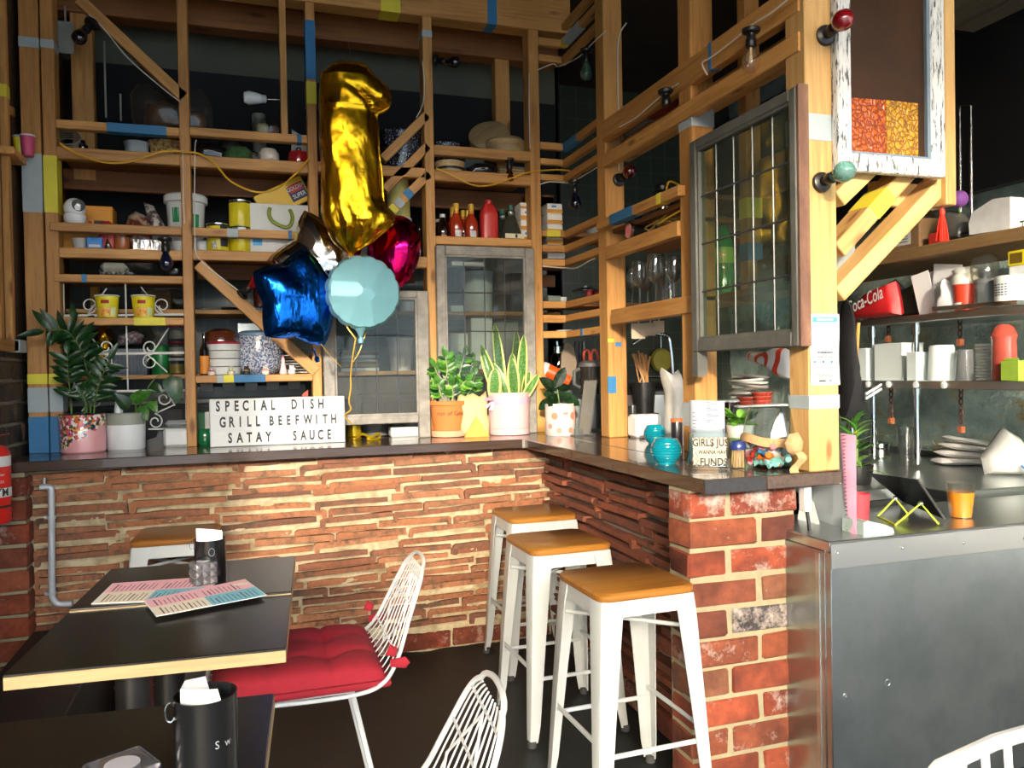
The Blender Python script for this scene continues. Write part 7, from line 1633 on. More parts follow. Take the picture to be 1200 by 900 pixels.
def chain(px,y0_,y1_,label):
    a=P(px,y0_,X=XF+.10); b_=P(px,y1_,X=XF+.10); n=max(3,int((a.z-b_.z)/.026)); t=thing('chain',label,'chain',(a.x,a.y,b_.z))
    for k in range(n):
        z_=a.z-.026*k-.015; part('link',MB().tube([((.009*math.cos(q) if k%2 else 0),(0 if k%2 else .009*math.cos(q)),z_-b_.z+.017*math.sin(q)) for q in [2*PI*j/10 for j in range(10)]],.0032,5,True),plain('rusty chain','#4a332a',.6,.6),t)
    part('bracket',MB().box(-.012,.012,-.012,.012,-.02,.01,.003),plain('rust','#8a4a2a',.8),t)
chain(1125,372,400,'upper short chain between the two steel shelves'); chain(1126,452,502,'rusty chain hanging below the steel shelf in the middle'); chain(1044,452,492,'rusty chain hanging below the steel shelf at left'); chain(1041,376,396,'short dark chain behind the left container stack')
# bench below
bz=.78
kb2=thing('kitchen_bench','stainless bench along the right kitchen wall','bench',(2.75,2.9,0))
pA=P(990,553,Z=bz); pB=P(1180,590,Z=bz); xb0=(pA.x+pB.x)/2
part('top',MB().box(xb0,3.24,2.24,4.2,bz-.04,bz,.004),STEEL,kb2,True); part('apron',MB().box(xb0+.005,xb0+.02,2.25,4.2,bz-.12,bz-.04,.002),STEEL,kb2,True)
for y in (2.29,4.1): part('leg',MB().rod((xb0+.05,y,0),(xb0+.05,y,bz-.04),.02,12),CHROME,kb2,True)
part('splashback',MB().box(3.23,3.245,2.18,4.2,bz,bz+.03),STEEL,kb2,True)
part('under_shelf',MB().box(xb0+.03,3.2,2.2,4.15,.22,.24),STEEL,kb2,True)
def on_k(px,zb,X): p=P(px,440,X=X); return Vector((X,p.y,zb)), mpp(p)
WTUB=plain('frosty white container','#cfd8d6',.35,var=.03)
def stackbox(px,w,h,label,zb=ZL,X=XF+.07,mt=WTUB,taper=.9):
    b,s=on_k(px,zb,X); t=thing('container',label,'container',b,0,'white takeaway containers on the steel shelf'); W=w*s/2
    vs=[]
    for zz,q in ((0,taper),(h*s*.98,1.0),(h*s,1.03)): vs+= [(sx*.06*q,sy*W*q,zz) for sx,sy in ((-1,-1),(1,-1),(1,1),(-1,1))]
    fs=[(0,3,2,1),(8,9,10,11)]+[(i*4+k,i*4+(k+1)%4,(i+1)*4+(k+1)%4,(i+1)*4+k) for i in range(2) for k in range(4)]
    part('stack',MB().add(vs,fs),mt,t)
    part('rim',MB().box(-.063,.063,-W*1.04,W*1.04,h*s,h*s+.004,.001),mt,t); return t
stackbox(1020,20,36,'leftmost square white container on the steel shelf',taper=1.)
stackbox(1053,42,42,'wide white container stack in the middle of the steel shelf',taper=1.)
stackbox(1081,14,32,'narrow white container beside the wide stack',X=XF+.05,taper=1.)
b,s=on_k(1104,ZL,XF+.06); t=thing('cup_stack','white round cup stack upside down on the steel shelf','cups',b); part('stack',MB().lathe([(15.5*s,0),(13.5*s,38*s),(12.5*s,41*s),(.0005,41*s)],24),WTUB,t)
b,s=on_k(1132,ZL,XF+.06); t=thing('clear_cups','clear plastic cups upside down on the steel shelf','cups',b); part('stack',MB().lathe([(12.5*s,0),(9.5*s,36*s),(.0005,36*s)],22),glass('clear cup','#e9eeee',.6,.08,1.5,.25,1.5),t)
b,s=on_k(1155,ZL,XF+.10); t=thing('lid_stack','tall stack of pale lids at the right of the steel shelf','lids',b)
for k in range(12): part('lid',MB().lathe([(11*s,0),(11.4*s,.004),(11*s,.010)],18,T(0,0,k*.0125)),plain('pale grey green lid','#a9aca2',.4),t)
b,s=on_k(1177,ZL,XF+.05); t=thing('red_bag_bottle','red film wrapped bottle on the steel shelf','bottle',b); part('body',MB().lathe([(13*s,0),(14*s,.006),(13*s,48*s),(14.5*s,52*s),(11*s,62*s),(6*s,66*s),(.0005,66*s)],22),plain('red film','#a8493c',.2,coat=.8,var=.15,scale=8,bump=.2),t)
b,s=on_k(1190,ZL,XF-.0); t=thing('lime_box','open lime green carton at the far right of the steel shelf','carton',b); part('body',MB().box(-.03,.03,-12*s,12*s,0,24*s,.003),plain('lime carton','#8fae3a',.5),t); part('flap',MB().box(-.031,-.029,-12*s,6*s,24*s,27*s),plain('lime carton','#8fae3a'),t)
for k,(px,col,lb) in enumerate(((1017,'#d9dcda','leftmost round clip on the front edge of the steel shelf'),(1041,'#d9dcda','second round clip on the front edge of the steel shelf'),(1073,'#d9dcda','third round clip on the front edge of the steel shelf'),(1106,'#d9dcda','rightmost round clip on the front edge of the steel shelf'))):
    p=P(px,443,X=XF-.012); single('shelf_clip',MB().lathe([(.0005,.006),(.014,.004),(.016,0)],12,T(p.x,p.y,ZL-.018)@RY(-PI/2)),plain('clip white',col,.3),lb,'clip')
# upper steel shelf goods
b,s=on_k(1100,ZB,XF+.06); t=thing('paper_sheets','bright stack of loose white sheets leaning on the upper steel shelf','papers',b)
for k,(dy,h,w,an,dx) in enumerate(((.02,52,34,.10,.05),(-.02,56,40,-.15,.02),(.05,50,26,.18,0))): part('sheet',MB().box(-.001,.001,-w*s/2,w*s/2,0,h*s,M=T(dx,dy,.002)@RX(-an)@RY(-.08)),plain('bright white sheet','#f0f1f0',.7,var=.02),t)
b,s=on_k(1113,ZB,XF+.02); blob_=MB().pillow([(x*s,z*s) for x,z in ((-16,0),(14,0),(12,18),(4,34),(-6,40),(-8,22),(-18,12))],.03,6,RZ(-PI/2),4.,.012); t=thing('tissue','crumpled white tissue in front of the white sheets','tissue',b); part('body',blob_,plain('soft white paper','#e6e6e6'),t,weld=True)
b,s=on_k(1132,ZB,XF+.03); t=thing('red_cup','red paper cup with lettering in a knotted clear bag','cup',b); part('cup',MB().lathe([(11*s,0),(13.5*s,32*s)],22),plain('red paper cup','#bf3a22',.45),t); part('stripe',MB().lathe([(11.6*s,5*s),(11.9*s,9*s)],6,RZ(PI-.5),0,.9,False,False),PAPERW,t); part('bag_top',MB().lathe([(14*s,30*s),(15*s,36*s),(12*s,42*s),(14*s,47*s),(9*s,50*s),(.0005,48*s)],14),plain('milky film','#cfd0c6',.3,coat=.4),t)
b,s=on_k(1157,ZB,XF+.03); t=thing('clear_cup_sleeve','tall sleeve of clear plastic cups in shiny film','cups',b); part('stack',MB().lathe([(12*s,0)]+[(12.5*s+(.4*s if k%2 else 0),(4+k*2.4)*s) for k in range(12)]+[(13*s,34*s)],20),glass('clear cup','#e9eeee'),t); part('film',MB().pillow([(x*s,z*s) for x,z in ((-15,30),(13,30),(15,48),(8,64),(-12,62),(-17,46))],.05,6,RZ(-PI/2),6.,.015),CLEARP,t,weld=True)
b,s=on_k(1186,ZB,XF+.02); t=thing('white_tin','white tin with rows of small grey print on the upper steel shelf','tin',b); part('body',MB().lathe([(17*s,0),(17.5*s,.004),(17.5*s,34*s),(16.5*s,35*s)],24),plain('pale tin print','#dfe4e2',.35),t)
pm=MB()
for k in range(5):
    for j in range(5): a=PI+.0+(-.5+.22*k); pm.box(17.6*s,17.8*s,-.004,.004,(12+3*j)*s,(13.3+3*j)*s,M=RZ(a))
part('print_rows',pm,TINY,t)['kind']='stuff'
b,s=on_k(1200,ZB+.12,XF+.05); t=thing('yellow_box','small yellow printed carton at the far right edge','carton',b); b.z=ZB; t.location=b; part('prop',MB().box(-.03,.03,-10*s,10*s,0,46*s),plain('pale tin print','#dfe4e2'),t); part('body',MB().box(-.035,.035,-11*s,11*s,46*s,64*s,.003),YELC,t); part('panel',MB().box(-.0358,-.0345,-8*s,8*s,49*s,61*s),plain('brown print','#6b5218',.5),t)
# red bag with white script, grey bags beside it
b,s=on_k(1028,ZB,XF-.0); 
t=thing('red_cooler_bag','red fabric bag with white script lying on the upper steel shelf','bag',b+Vector((0,0,0)))
yb_=b.y
RB=MB()
mR=T(0,0,0)@RZ(-PI/2)
part('bag',MB().pillow([(x*s,z*s) for x,z in ((-40,2),(0,-.0),(38,1),(36,18),(30,40),(10,36),(-14,30),(-34,16))],.055,7,mR,2.,.008,.4),plain('red nylon','#b3191d',.5,var=.06),t,weld=True)
part('lettering',text_mesh(MB(),'Coca-Cola',.086,T(-.062,.01,20*s)@RZ(-PI/2)@FACE@RZ(math.radians(15)),.0008,.62,shear=.25),PAPERW,t)
b,s=on_k(1050,ZB,XF+.10); 
for k,(px,h,w,lb) in enumerate(((1043,46,34,'dark grey cloth bag behind the red bag'),(1068,40,26,'olive dark bag heaped behind the red bag'))):
    b,s=on_k(px,ZB,XF+.13); t=thing('dark_bag',lb,'bag',b); part('body',MB().pillow([(x*s,z*s) for x,z in ((-w,0),(w,0),(w*.9,h*.6),(w*.3,h),(-w*.5,h*.8))],.04,7,RZ(-PI/2),k+3.,.016),(plain('dark slate cloth','#23272b',.8),plain('dark olive film','#35382c',.5))[k],t,weld=True)
# on the timber shelf
t_=lambda px,X=XF+.08: on_k(px,zW,X)
b,s=t_(1066); t=thing('cardboard_box','long brown carton with a white label on the timber shelf','box',b); part('body',MB().box(-.07,.07,-34*s,30*s,0,34*s,.004),BROWN,t); part('label',MB().box(-.0712,-.07,-22*s,10*s,6*s,22*s),PAPERW,t)
lm=MB()
for k in range(4): lm.box(-.0718,-.0712,-18*s,6*s-k*2*s,(9+k*3)*s,(10+k*3)*s)
part('label_print',lm,TINY,t)['kind']='stuff'
b,s=t_(1122); t=thing('grey_bag','grey plastic bag of bulky goods on the timber shelf','bag',b); part('body',MB().pillow([(x*s,z*s) for x,z in ((-20,0),(18,0),(20,16),(10,34),(-8,40),(-20,24))],.06,7,RZ(-PI/2),7.,.016),plain('grey film','#56544f',.3,coat=.4,var=.25),t,weld=True)
b,s=t_(1112); t=thing('red_packet','small red packet under the tassel on the timber shelf','packet',b+Vector((-.05,0,0))); part('body',MB().box(-.02,.02,-10*s,10*s,0,14*s,.006),plain('red packet','#b8342c'),t)
b,s=t_(1176,XF+.06); t=thing('white_caddy','white angular plastic caddy lying on the timber shelf','caddy',b)
part('body',MB().prism([(-26*s,2*s),(28*s,0),(28*s,36*s),(6*s,38*s),(-22*s,28*s),(-27*s,16*s)],-.07,.07,RZ(-PI/2)),plain('white moulded plastic','#dcdcd8',.35),t); part('mouth',MB().prism([(-22*s,4*s),(2*s,3*s),(4*s,33*s),(-19*s,25*s)],.0705,.072,RZ(-PI/2)),plain('shadowed inside','#a9aaa2',.5),t)  # mouth is a flat panel, the hollow's shade put into its colour
b,s=t_(1163,XF+.04); t=thing('mesh_tray','dark wire mesh tray along the timber shelf edge','tray',b)
for k in range(14): part('wire',MB().rod((0,(-40+6*k)*s,.0),(.0,(-40+6*k)*s,.028),.002,4).rod((0,(-40+6*k)*s,.0),(.12,(-40+6*k)*s,.0),.002,4),plain('dark wire','#1d2a2c'),t)
part('rail',MB().rod((0,-42*s,.028),(0,42*s,.028),.003,5),plain('dark wire','#1d2a2c'),t)
p=P(1132,150,X=2.86); s=mpp(p); single('steel_rack',MB().tube([(2.84,P(1124,124,X=2.84).y,zW),(2.84,P(1124,124,X=2.84).y,P(1124,124,X=2.84).z),(2.84,P(1137,124,X=2.84).y,P(1137,124,X=2.84).z),(2.84,P(1137,124,X=2.84).y,zW)],.006,6),CHROME,'thin steel frame standing at the back of the timber shelf','frame')
b,s=on_k(1126,zW,2.80); t=thing('purple_flower','small purple bow behind the grey bag on the timber shelf','bow',b); part('stem',MB().rod((0,0,0),(0,0,44*s),.004),STEMG,t); part('bloom',MB().ball(10*s,T(0,0,50*s),10,7),plain('purple paper','#9a5ab0',.6,bump=.5),t)
# on the bench
b,s=on_k(1060,bz,xb0+.14); pg=on_top(1062,547,.03,bz)
t=thing('beer_glass','tall faceted glass tumbler on the kitchen bench','glass',pg); s=mpp(pg); part('glass',MB().lathe([(6.5*s,0),(7*s,3*s),(10*s,46*s),(9.3*s,46*s),(6.2*s,8*s),(.001,7*s)],10),WG,t)
pg=on_top(1031,538,.05,bz); s=mpp(pg); t=thing('steel_dish','stack of shiny steel dishes with a whisk on the bench','dishes',pg); part('dish',MB().lathe([(9*s,0),(11*s,2*s),(11.5*s,10*s),(10*s,11*s)],22),CHROME,t); part('dish',MB().lathe([(9*s,11*s),(11*s,13*s),(11.5*s,18*s),(8*s,19*s),(.001,18*s)],22),CHROME,t); part('handle',MB().rod((-4*s,0,18*s),(-5*s,0,38*s),.006,8),CHROME,t)
pg=on_top(1092,533,.10,bz); s=mpp(pg); t=thing('steel_box','low steel condiment box with red ends on the bench','box',pg,-.35); part('body',MB().box(-20*s,16*s,-.06,.06,0,24*s,.003),STEEL,t); part('end',MB().box(16*s,17.5*s,-.062,.062,0,25*s,.002),plain('red plastic','#d8402c'),t)
CLOTH=plain('pale folded cloth','#d5d2cf',.85,var=.06,scale=12)
pg=on_top(1135,548,.14,bz); s=mpp(pg)
t=thing('cloth_pile','pile of folded pale tea towels on the kitchen bench','cloths',pg,-.5)
for k in range(4): part('towel',MB().pillow([(x*s,y*s) for x,y in ((-38+k*4,-26),(34,-28),(42-k*2,0),(36,24),(-34+k*5,22),(-42+k*4,0))],.018-.002*k,6,T(0,0,.018+k*.030)@RX(-PI/2)@RZ(.06*k),k+.5,.006,.35),CLOTH,t,weld=True)
pg=on_top(1180,560,.10,bz); s=mpp(pg); t=thing('film_roll','knotted clear bag with a blue tie on the bench at far right','bag',pg); part('body',MB().pillow([(x*s,z*s) for x,z in ((-24,0),(20,0),(26,22),(14,44),(-4,56),(-14,40),(-28,20))],.08,7,RZ(-.5),5.,.02),plain('cloudy film bag','#c5c8c4',.25,coat=.5),t,weld=True); part('tie',MB().tube([(-8*s,-.09,14*s),(0,-.1,6*s),(10*s,-.09,12*s),(8*s,-.09,24*s)],.005,6),plain('blue tie','#2f6ab0',.4),t)
# strap leafed plant behind the steel counter edge
pg=P(1003,560,X=2.05); 
t=thing('dracaena','strap leaved green plant rising behind the calendar','potted plant',(2.05,pg.y,.82)); s=mpp(pg); hpz=P(1003,566,X=2.05).z
part('pot',MB().lathe(potprof(.05,.06,.07),22),BLACKPL,t); part('stem',MB().rod((0,0,.05),(0,0,P(1003,515,X=2.05).z-.82),.009,8),STEMG,t)
sl_=leaf_mesh('leaf',.20,.030,LEAFM,.5,.15,.35); sl2=leaf_mesh('leaf',.20,.032,LEAFL,.7,.15,.35)
for k in range(30):
    zz=P(1003,562-k*2.3,X=2.05).z; a=k*2.4; leaf_at('leaf',R_.choice([sl_,sl2]),t,(2.05,pg.y,zz),(math.cos(a),math.sin(a)*.8,.75+.35*(k>18)),(0,0,1),U(.5,.85))
# jacket on a hook behind the end post
pj=P(1000,440,X=2.15); s=mpp(pj); t=thing('jacket','black jacket with white stripes hanging behind the end post','jacket',pj)
JK=plain('black jersey','#0d0e12',.85,var=.25)
part('body',MB().pillow([(x*s,z*s) for x,z in ((-14,60),(-9,92),(-5,88),(-1,30),(4,4),(2,-20),(10,-50),(-14,-54),(-15,0))],.07,7,RZ(-.3),3.,.015,.5),JK,t,weld=True)
for k in range(2): part('stripe',MB().beam((-6*s,-.085,-26*s+k*5*s),(26*s,-.05,-16*s+k*5*s),.004,.008),PAPERW,t)
part('hook',MB().rod((0,0,58*s),(0,.06,66*s),.004),CHROME,t); part('hanger_rail',MB().rod((0,.06,66*s),(0,.30,66*s),.006),CHROME,t)
for k,px in enumerate((994,998)): 
    p=P(px,480,X=2.30); single('tube_rail',MB().rod((p.x,p.y,.0),(p.x,p.y,P(px,423,X=2.30).z),.007,8),CHROME,('left','right')[k]+' thin steel upright of the trolley behind the end post','rail')
p=P(1022,350,X=2.5); a_=P(1022,345+60,X=2.5); single('broom',MB().rod(P(1001,460,X=2.5),P(1006,378,X=2.5),.008,8).rod(P(1001,460,X=2.5),(P(1001,460,X=2.5).x,P(1001,460,X=2.5).y,0),.008,8),plain('honey broom handle','#b3893e',.5),'thin wooden broom handle leaning behind the end post','broom')
# ================================================================ steel counter top things
def on_s(px,py,r=0.): return on_top(px,py,r,SZ)
pg=on_s(1126,608,.03); s=mpp(pg)
t=thing('juice_cup','clear plastic cup of orange juice on the steel counter','cup',pg)
CUPC=glass('thin clear cup','#f4f4ee',.9,.03,1.5,.03,1.5)
part('cup',MB().lathe([(11.5*s,0),(16*s,40*s),(16.6*s,41*s),(15.6*s,41*s),(11*s,1*s)],26,cap1=False),CUPC,t); part('juice',MB().lathe([(.001,.002),(11.2*s,.003),(14.6*s,30*s),(.001,30*s)],26),plain('orange juice','#f0940c',.25,var=.05,sss=.2),t)
pg=on_s(1030,626,.0); s=mpp(pg)
t=thing('card_terminal','pale mint card terminal sloping on the steel counter','card reader',pg,-.25)
part('body',MB().prism([(-22*s,0),(22*s,0),(21*s,5*s),(10*s,10*s),(-16*s,17*s),(-22*s,15*s)],0,.085,RZ(.25)@RX(0)),plain('pale mint plastic','#9db0aa',.35),t)
pg=on_s(975,610,.0); s=mpp(pg)
t=thing('calendar','white easel calendar with spiral edge beside the brick column','calendar',pg)
a=P(940,612,Z=SZ); 
PAG=plain('pale calendar page','#a9b2b6',.7,var=.03); PKE=plain('pink page edge','#b98aa0',.6)
# two boards meeting at the top in a tent, spiral on the right edge
q1=on_s(952,606); q2=on_s(993,622); top_=P(985,512,Y=q2.y+.02)
def quad_thick(pts,n,th): 
    n=Vector(n).normalized()*th; v=[Vector(p) for p in pts]; return MB().add(v+[p+n for p in v],[(0,1,2,3),(7,6,5,4),(0,4,5,1),(1,5,6,2),(2,6,7,3),(3,7,4,0)])
pT=P(944,566,Y=q1.y+.12)
part('page_board',quad_thick([q1,q2,P(990,510,Y=q2.y+.05),P(946,566,Y=q1.y+.06)],(-.2,1,.1),.004),PAG,t,True)
part('page_edge',quad_thick([q2+Vector((.002,-.004,0)),on_s(1004,627),P(1003,510,Y=q2.y+.05),P(988,508,Y=q2.y+.05)],(0,1,0),.012),PKE,t,True)
part('back_board',quad_thick([on_s(940,610)+Vector((0,.02,0)),on_s(966,616)+Vector((0,.02,0)),P(948,568,Y=q1.y+.09),P(942,566,Y=q1.y+.09)],(0,1,0),.003),plain('white board','#e3e8e8',.6),t,True)
c0=q2+Vector((-.004,-.006,.004)); c1_=P(988,510,Y=q2.y+.05)+Vector((-.002,-.006,0))
for k in range(26):
    c=c0.lerp(c1_,k/25); part('ring',MB().tube([c+Vector((.005*math.cos(q),.004*math.sin(q),0)) for q in [2*PI*j/8 for j in range(8)]],.0009,4,True),CHROME,t,True)
pg=on_s(1005,612,.03); s=mpp(pg); single('red_cup',MB().lathe([(9*s,0),(12*s,.003),(14*s,32*s),(12.5*s,32*s),(8*s,4*s),(.001,3*s)],20,T(*pg)),plain('matt red beaker','#c23c46',.4),'red beaker behind the pink edged calendar','cup')
# tablet on a green wire stand
LIME=plain('lime wire','#b6c83a',.4); pg=on_s(1085,612,.03)
t=thing('tablet','black tablet leaning back on a lime green wire stand','tablet',pg)
corners=[on_s(1060,596,.06)+Vector((0,0,.012)),on_s(1107,614,.02)+Vector((0,0,.012)),P(1076,562,Y=pg.y+.10),P(1018,554,Y=pg.y+.16)]
part('screen',quad_thick(corners,(.2,1,-.1),.008),plain('tablet black','#0d0e10',.3),t,True); part('edge',MB().rod(corners[1],corners[2],.004,6),plain('silver edge','#9aa0a4',.3,.8),t,True)
for a_,b_,c_ in (((1029,606),(1049,584),(1064,604)),((1050,616),(1079,590),(1100,616))):
    A_=on_s(*a_);C_=on_s(*c_); B_=P(b_[0],b_[1],Y=A_.y+.0); part('leg',MB().tube([A_+Vector((0,0,.004)),B_,C_+Vector((0,0,.004))],.0032,6),LIME,t,True); part('joint',MB().ball(.008,T(*B_),8,6),CHROME,t,True)
part('base_wire',MB().tube([on_s(1029,606)+Vector((0,0,.003)),on_s(1050,616)+Vector((0,0,.003))],.003,6),LIME,t,True)
pg=on_s(1035,590,.05); t=thing('pen_tray','blue handled tool and loose black leads behind the tablet','tools',pg); part('handle',MB().rod((-.04,0,.02),(.05,.01,.03),.010,8),plain('blue handle','#27507f',.5),t); part('lead',MB().tube(spline([(-.08,0,.004),(-.02,-.03,.015),(.04,-.02,.004),(.09,.03,.02)]),.004,5),BLACKPL,t)
single('white_block',MB().box(1.535,1.56,1.955,1.985,P(940,600,Y=1.96).z,P(940,570,Y=1.96).z,.003),WHITE,'small white plastic box on the right side of the brick column','box')
single('till_cable',MB().tube(spline([Vector((1.545,1.97,.86)),Vector((1.55,1.95,.70)),Vector((1.542,1.955,.45)),Vector((1.55,1.95,.2)),Vector((1.545,1.96,.01))]),.006,6),BLACKPL,'black cable running down between brick column and steel counter','cable')
# ================================================================ bar stools
SW_=wood('oiled stool seat','#84501c','#ad7730',.42,'x',False,.3); STW=patchy('chipped white enamel',[(.2,'#8d8b84'),(.3,'#b4baba'),(.8,'#adb4b4')],7,.32,.03,coat=.2); FOOT=plain('grey rubber foot','#3a3c3c',.7)
def stool(label,loc,rz,H=.645,group='white steel bar stools with wooden seats'):
    t=thing('bar_stool',label,'stool',loc,rz,group)
    a=.148; f=.182; zs=H-.022
    sb=MB(); ring=rsq(a,.035,zs); r2=rsq(a+.003,.038,zs+.006); r3=rsq(a+.003,.038,H-.006); r4=rsq(a-.004,.035,H)
    m_=len(ring); sb.add(ring+r2+r3+r4,[tuple(range(m_))[::-1],tuple(range(3*m_,4*m_))]+[(i*m_+k,i*m_+(k+1)%m_,(i+1)*m_+(k+1)%m_,(i+1)*m_+k) for i in range(3) for k in range(m_)])
    part('seat',sb,SW_,t)
    fr=MB(); r0=rsq(a-.004,.032,zs-.045); r1=rsq(a-.002,.034,zs-.001); q0=rsq(a-.010,.03,zs-.045); q1=rsq(a-.010,.03,zs-.001)
    fr.add(r0+r1+q0+q1,[(k,(k+1)%m_,m_+(k+1)%m_,m_+k) for k in range(m_)]+[(2*m_+(k+1)%m_,2*m_+k,3*m_+k,3*m_+(k+1)%m_) for k in range(m_)]+[((k+1)%m_,k,2*m_+k,2*m_+(k+1)%m_) for k in range(m_)]+[(m_+k,m_+(k+1)%m_,3*m_+(k+1)%m_,3*m_+k) for k in range(m_)])
    part('seat_frame',fr,STW,t)
    for sx in (-1,1):
        for sy in (-1,1):
            lg=MB(); n=6
            # folded sheet: an L rounded at the corner, tapering to the foot
            def sec(z,w,ctr):
                cx,cy=ctr; pts=[(cx-sx*w,cy),(cx-sx*w*.25,cy),(cx-sx*w*.08,cy-sy*w*.08),(cx,cy-sy*w*.25),(cx,cy-sy*w)]
                i=.004; pin=[(cx-sx*i,cy-sy*w),(cx-sx*i,cy-sy*w*.3),(cx-sx*w*.3,cy-sy*i),(cx-sx*w,cy-sy*i)]
                return [(x,y,z) for x,y in pts+pin]
            secs=[sec(zs-.001,.072,(sx*a*.99,sy*a*.99)),sec(zs-.05,.066,(sx*(a+.003),sy*(a+.003))),sec(H*.5,.050,(sx*(a+(f-a)*.5),sy*(a+(f-a)*.5))),sec(.07,.036,(sx*(f-.004),sy*(f-.004))),sec(.014,.028,(sx*f,sy*f))]
            k_=len(secs[0]); lg.add([v for s_ in secs for v in s_],[(i*k_+j,i*k_+(j+1)%k_,(i+1)*k_+(j+1)%k_,(i+1)*k_+j) for i in range(len(secs)-1) for j in range(k_)])
            lo=part('leg',lg,STW,t,weld=True); part('foot',MB().cyl(.016,0,.02,10,T(sx*(f-.010),sy*(f-.010),0)),FOOT,lo)
    zr_=.215; g=a+(f-a)*(1-zr_/H)-.012
    for dz,(p0_,p1_) in zip((0,.0,.03,.03),(((-g,-g),(g,-g)),((-g,g),(g,g)),((-g,-g),(-g,g)),((g,-g),(g,g)))): part('rung',MB().rod((p0_[0],p0_[1],zr_+dz),(p1_[0],p1_[1],zr_+dz),.007,8),STW,t)
    for k,(p0_,p1_) in enumerate((((-a+.02,-a+.02),(a-.02,a-.02)),((-a+.02,a-.02),(a-.02,-a+.02)))): part('cross_brace',MB().rod((p0_[0],p0_[1],zs-.085-k*.012),(p1_[0],p1_[1],zs-.085-k*.012),.006,6),STW,t)
    return t
HS=.645
def seat_c(pts): 
    q=[P(x,y,Z=HS) for x,y in pts]; return sum((Vector(v) for v in q),Vector())/len(q)
c=seat_c([(600,625),(620,647),(710,637),(680,617)]); st0=stool('white bar stool with wooden seat, middle of the three by the column',(c.x,c.y,0),.02)
def again(label,c,rz):
    o=copy_tree(st0); o['label']=label; o.location=(c.x,c.y,0); o.rotation_euler=(0,0,rz); return o
c=seat_c([(578,595),(595,610),(672,603),(655,588)]); again('white bar stool farthest into the corner under the return bar',c,.0)
c=seat_c([(676,667),(712,695),(788,687),(752,659)]); again('white bar stool nearest the brick column and the camera',Vector((c.x-.0,c.y,0)),.03)
c=(P(153,640,Z=HS)+P(255,613,Z=HS))/2; again('lone white bar stool against the tile wall behind the tables',Vector((c.x+.0,c.y+.04,0)),-.05)
# ================================================================ tables
TZ=.70
TOPM=patchy('black table laminate',[(.3,'#0e0d0c'),(.7,'#171614')],5,.27,.04,dist=.001); PLY=wood('plywood edge','#84704e','#ac956c',.6,'x',False)
def table(label,fl,fr,dep,z,extra_left=0.):
    a=P(*fl,Z=z); b_=P(*fr,Z=z); ux=(b_-a); ang=math.atan2(ux.y,ux.x); W=ux.length
    t=thing('cafe_table',label,'table',a,ang); t.location.z=0
    part('top',MB().box(0,W,0,dep,z-.006,z,.0015),TOPM,t); part('ply_edge',MB().box(0,W,0,dep,z-.030,z-.006,.001),PLY,t)
    part('column',MB().rod((W*.36,dep*.5,.03),(W*.36,dep*.5,z-.030),.038,16),BLACKPL,t); part('spider',MB().box(W*.2,W*.8,dep*.44,dep*.56,z-.042,z-.030).box(W*.44,W*.56,dep*.2,dep*.8,z-.042,z-.030),BLACKPL,t)
    part('foot',MB().lathe([(.15,0),(.15,.012),(.06,.03),(.04,.04)],26,T(W*.36,dep*.5,0)),BLACKPL,t)
    return t,a,ang,W
t1,a1,ang,W1=table('black topped ply table nearest but one, showing its pale ply front edge',(3,791),(335,759),.40,TZ)
a=P(3,791,Z=TZ); nrm=Vector((-math.sin(ang),math.cos(ang),0))
t2=thing('cafe_table','black topped table with menus and glass cube, behind the ply edged one','table',a+nrm*.408); t2.location.z=0; t2.rotation_euler=(0,0,ang)
for c in [x for x in bpy.data.objects if x.parent is t1]: copy_tree(c,t2)
for c in [x for x in bpy.data.objects if x.parent is t2]: c.location.z+=.006 if c.name.split('.')[0] in('top','ply_edge') else 0
b3=P(340,805,Z=TZ)-Vector((W1,0,0)); 
t3=thing('cafe_table','black topped table in the near left corner with the big napkin tin','table',b3); ang3=ang
ux3=Vector((math.cos(ang3),math.sin(ang3),0)); far_r=P(340,805,Z=TZ); dep3=.42; org=far_r-ux3*W1*1.05-Vector((-math.sin(ang3),math.cos(ang3),0))*dep3
t3.location=(org.x,org.y,0); t3.rotation_euler=(0,0,ang3)
for c in [x for x in bpy.data.objects if x.parent is t1]: copy_tree(c,t3)
# wall bench box, dark, at the far left behind the tables
bn=thing('dark_bench','low black plinth on the floor between the left pier and the tables','bench',(-.78,2.1,0))
part('seat',MB().box(-.80,-.52,2.0,3.40,.27,.30,.004),plain('black bench paint','#141414',.5),bn,True); part('box',MB().box(-.79,-.53,2.02,3.38,0,.27,.003),plain('black bench paint','#141414'),bn,True)
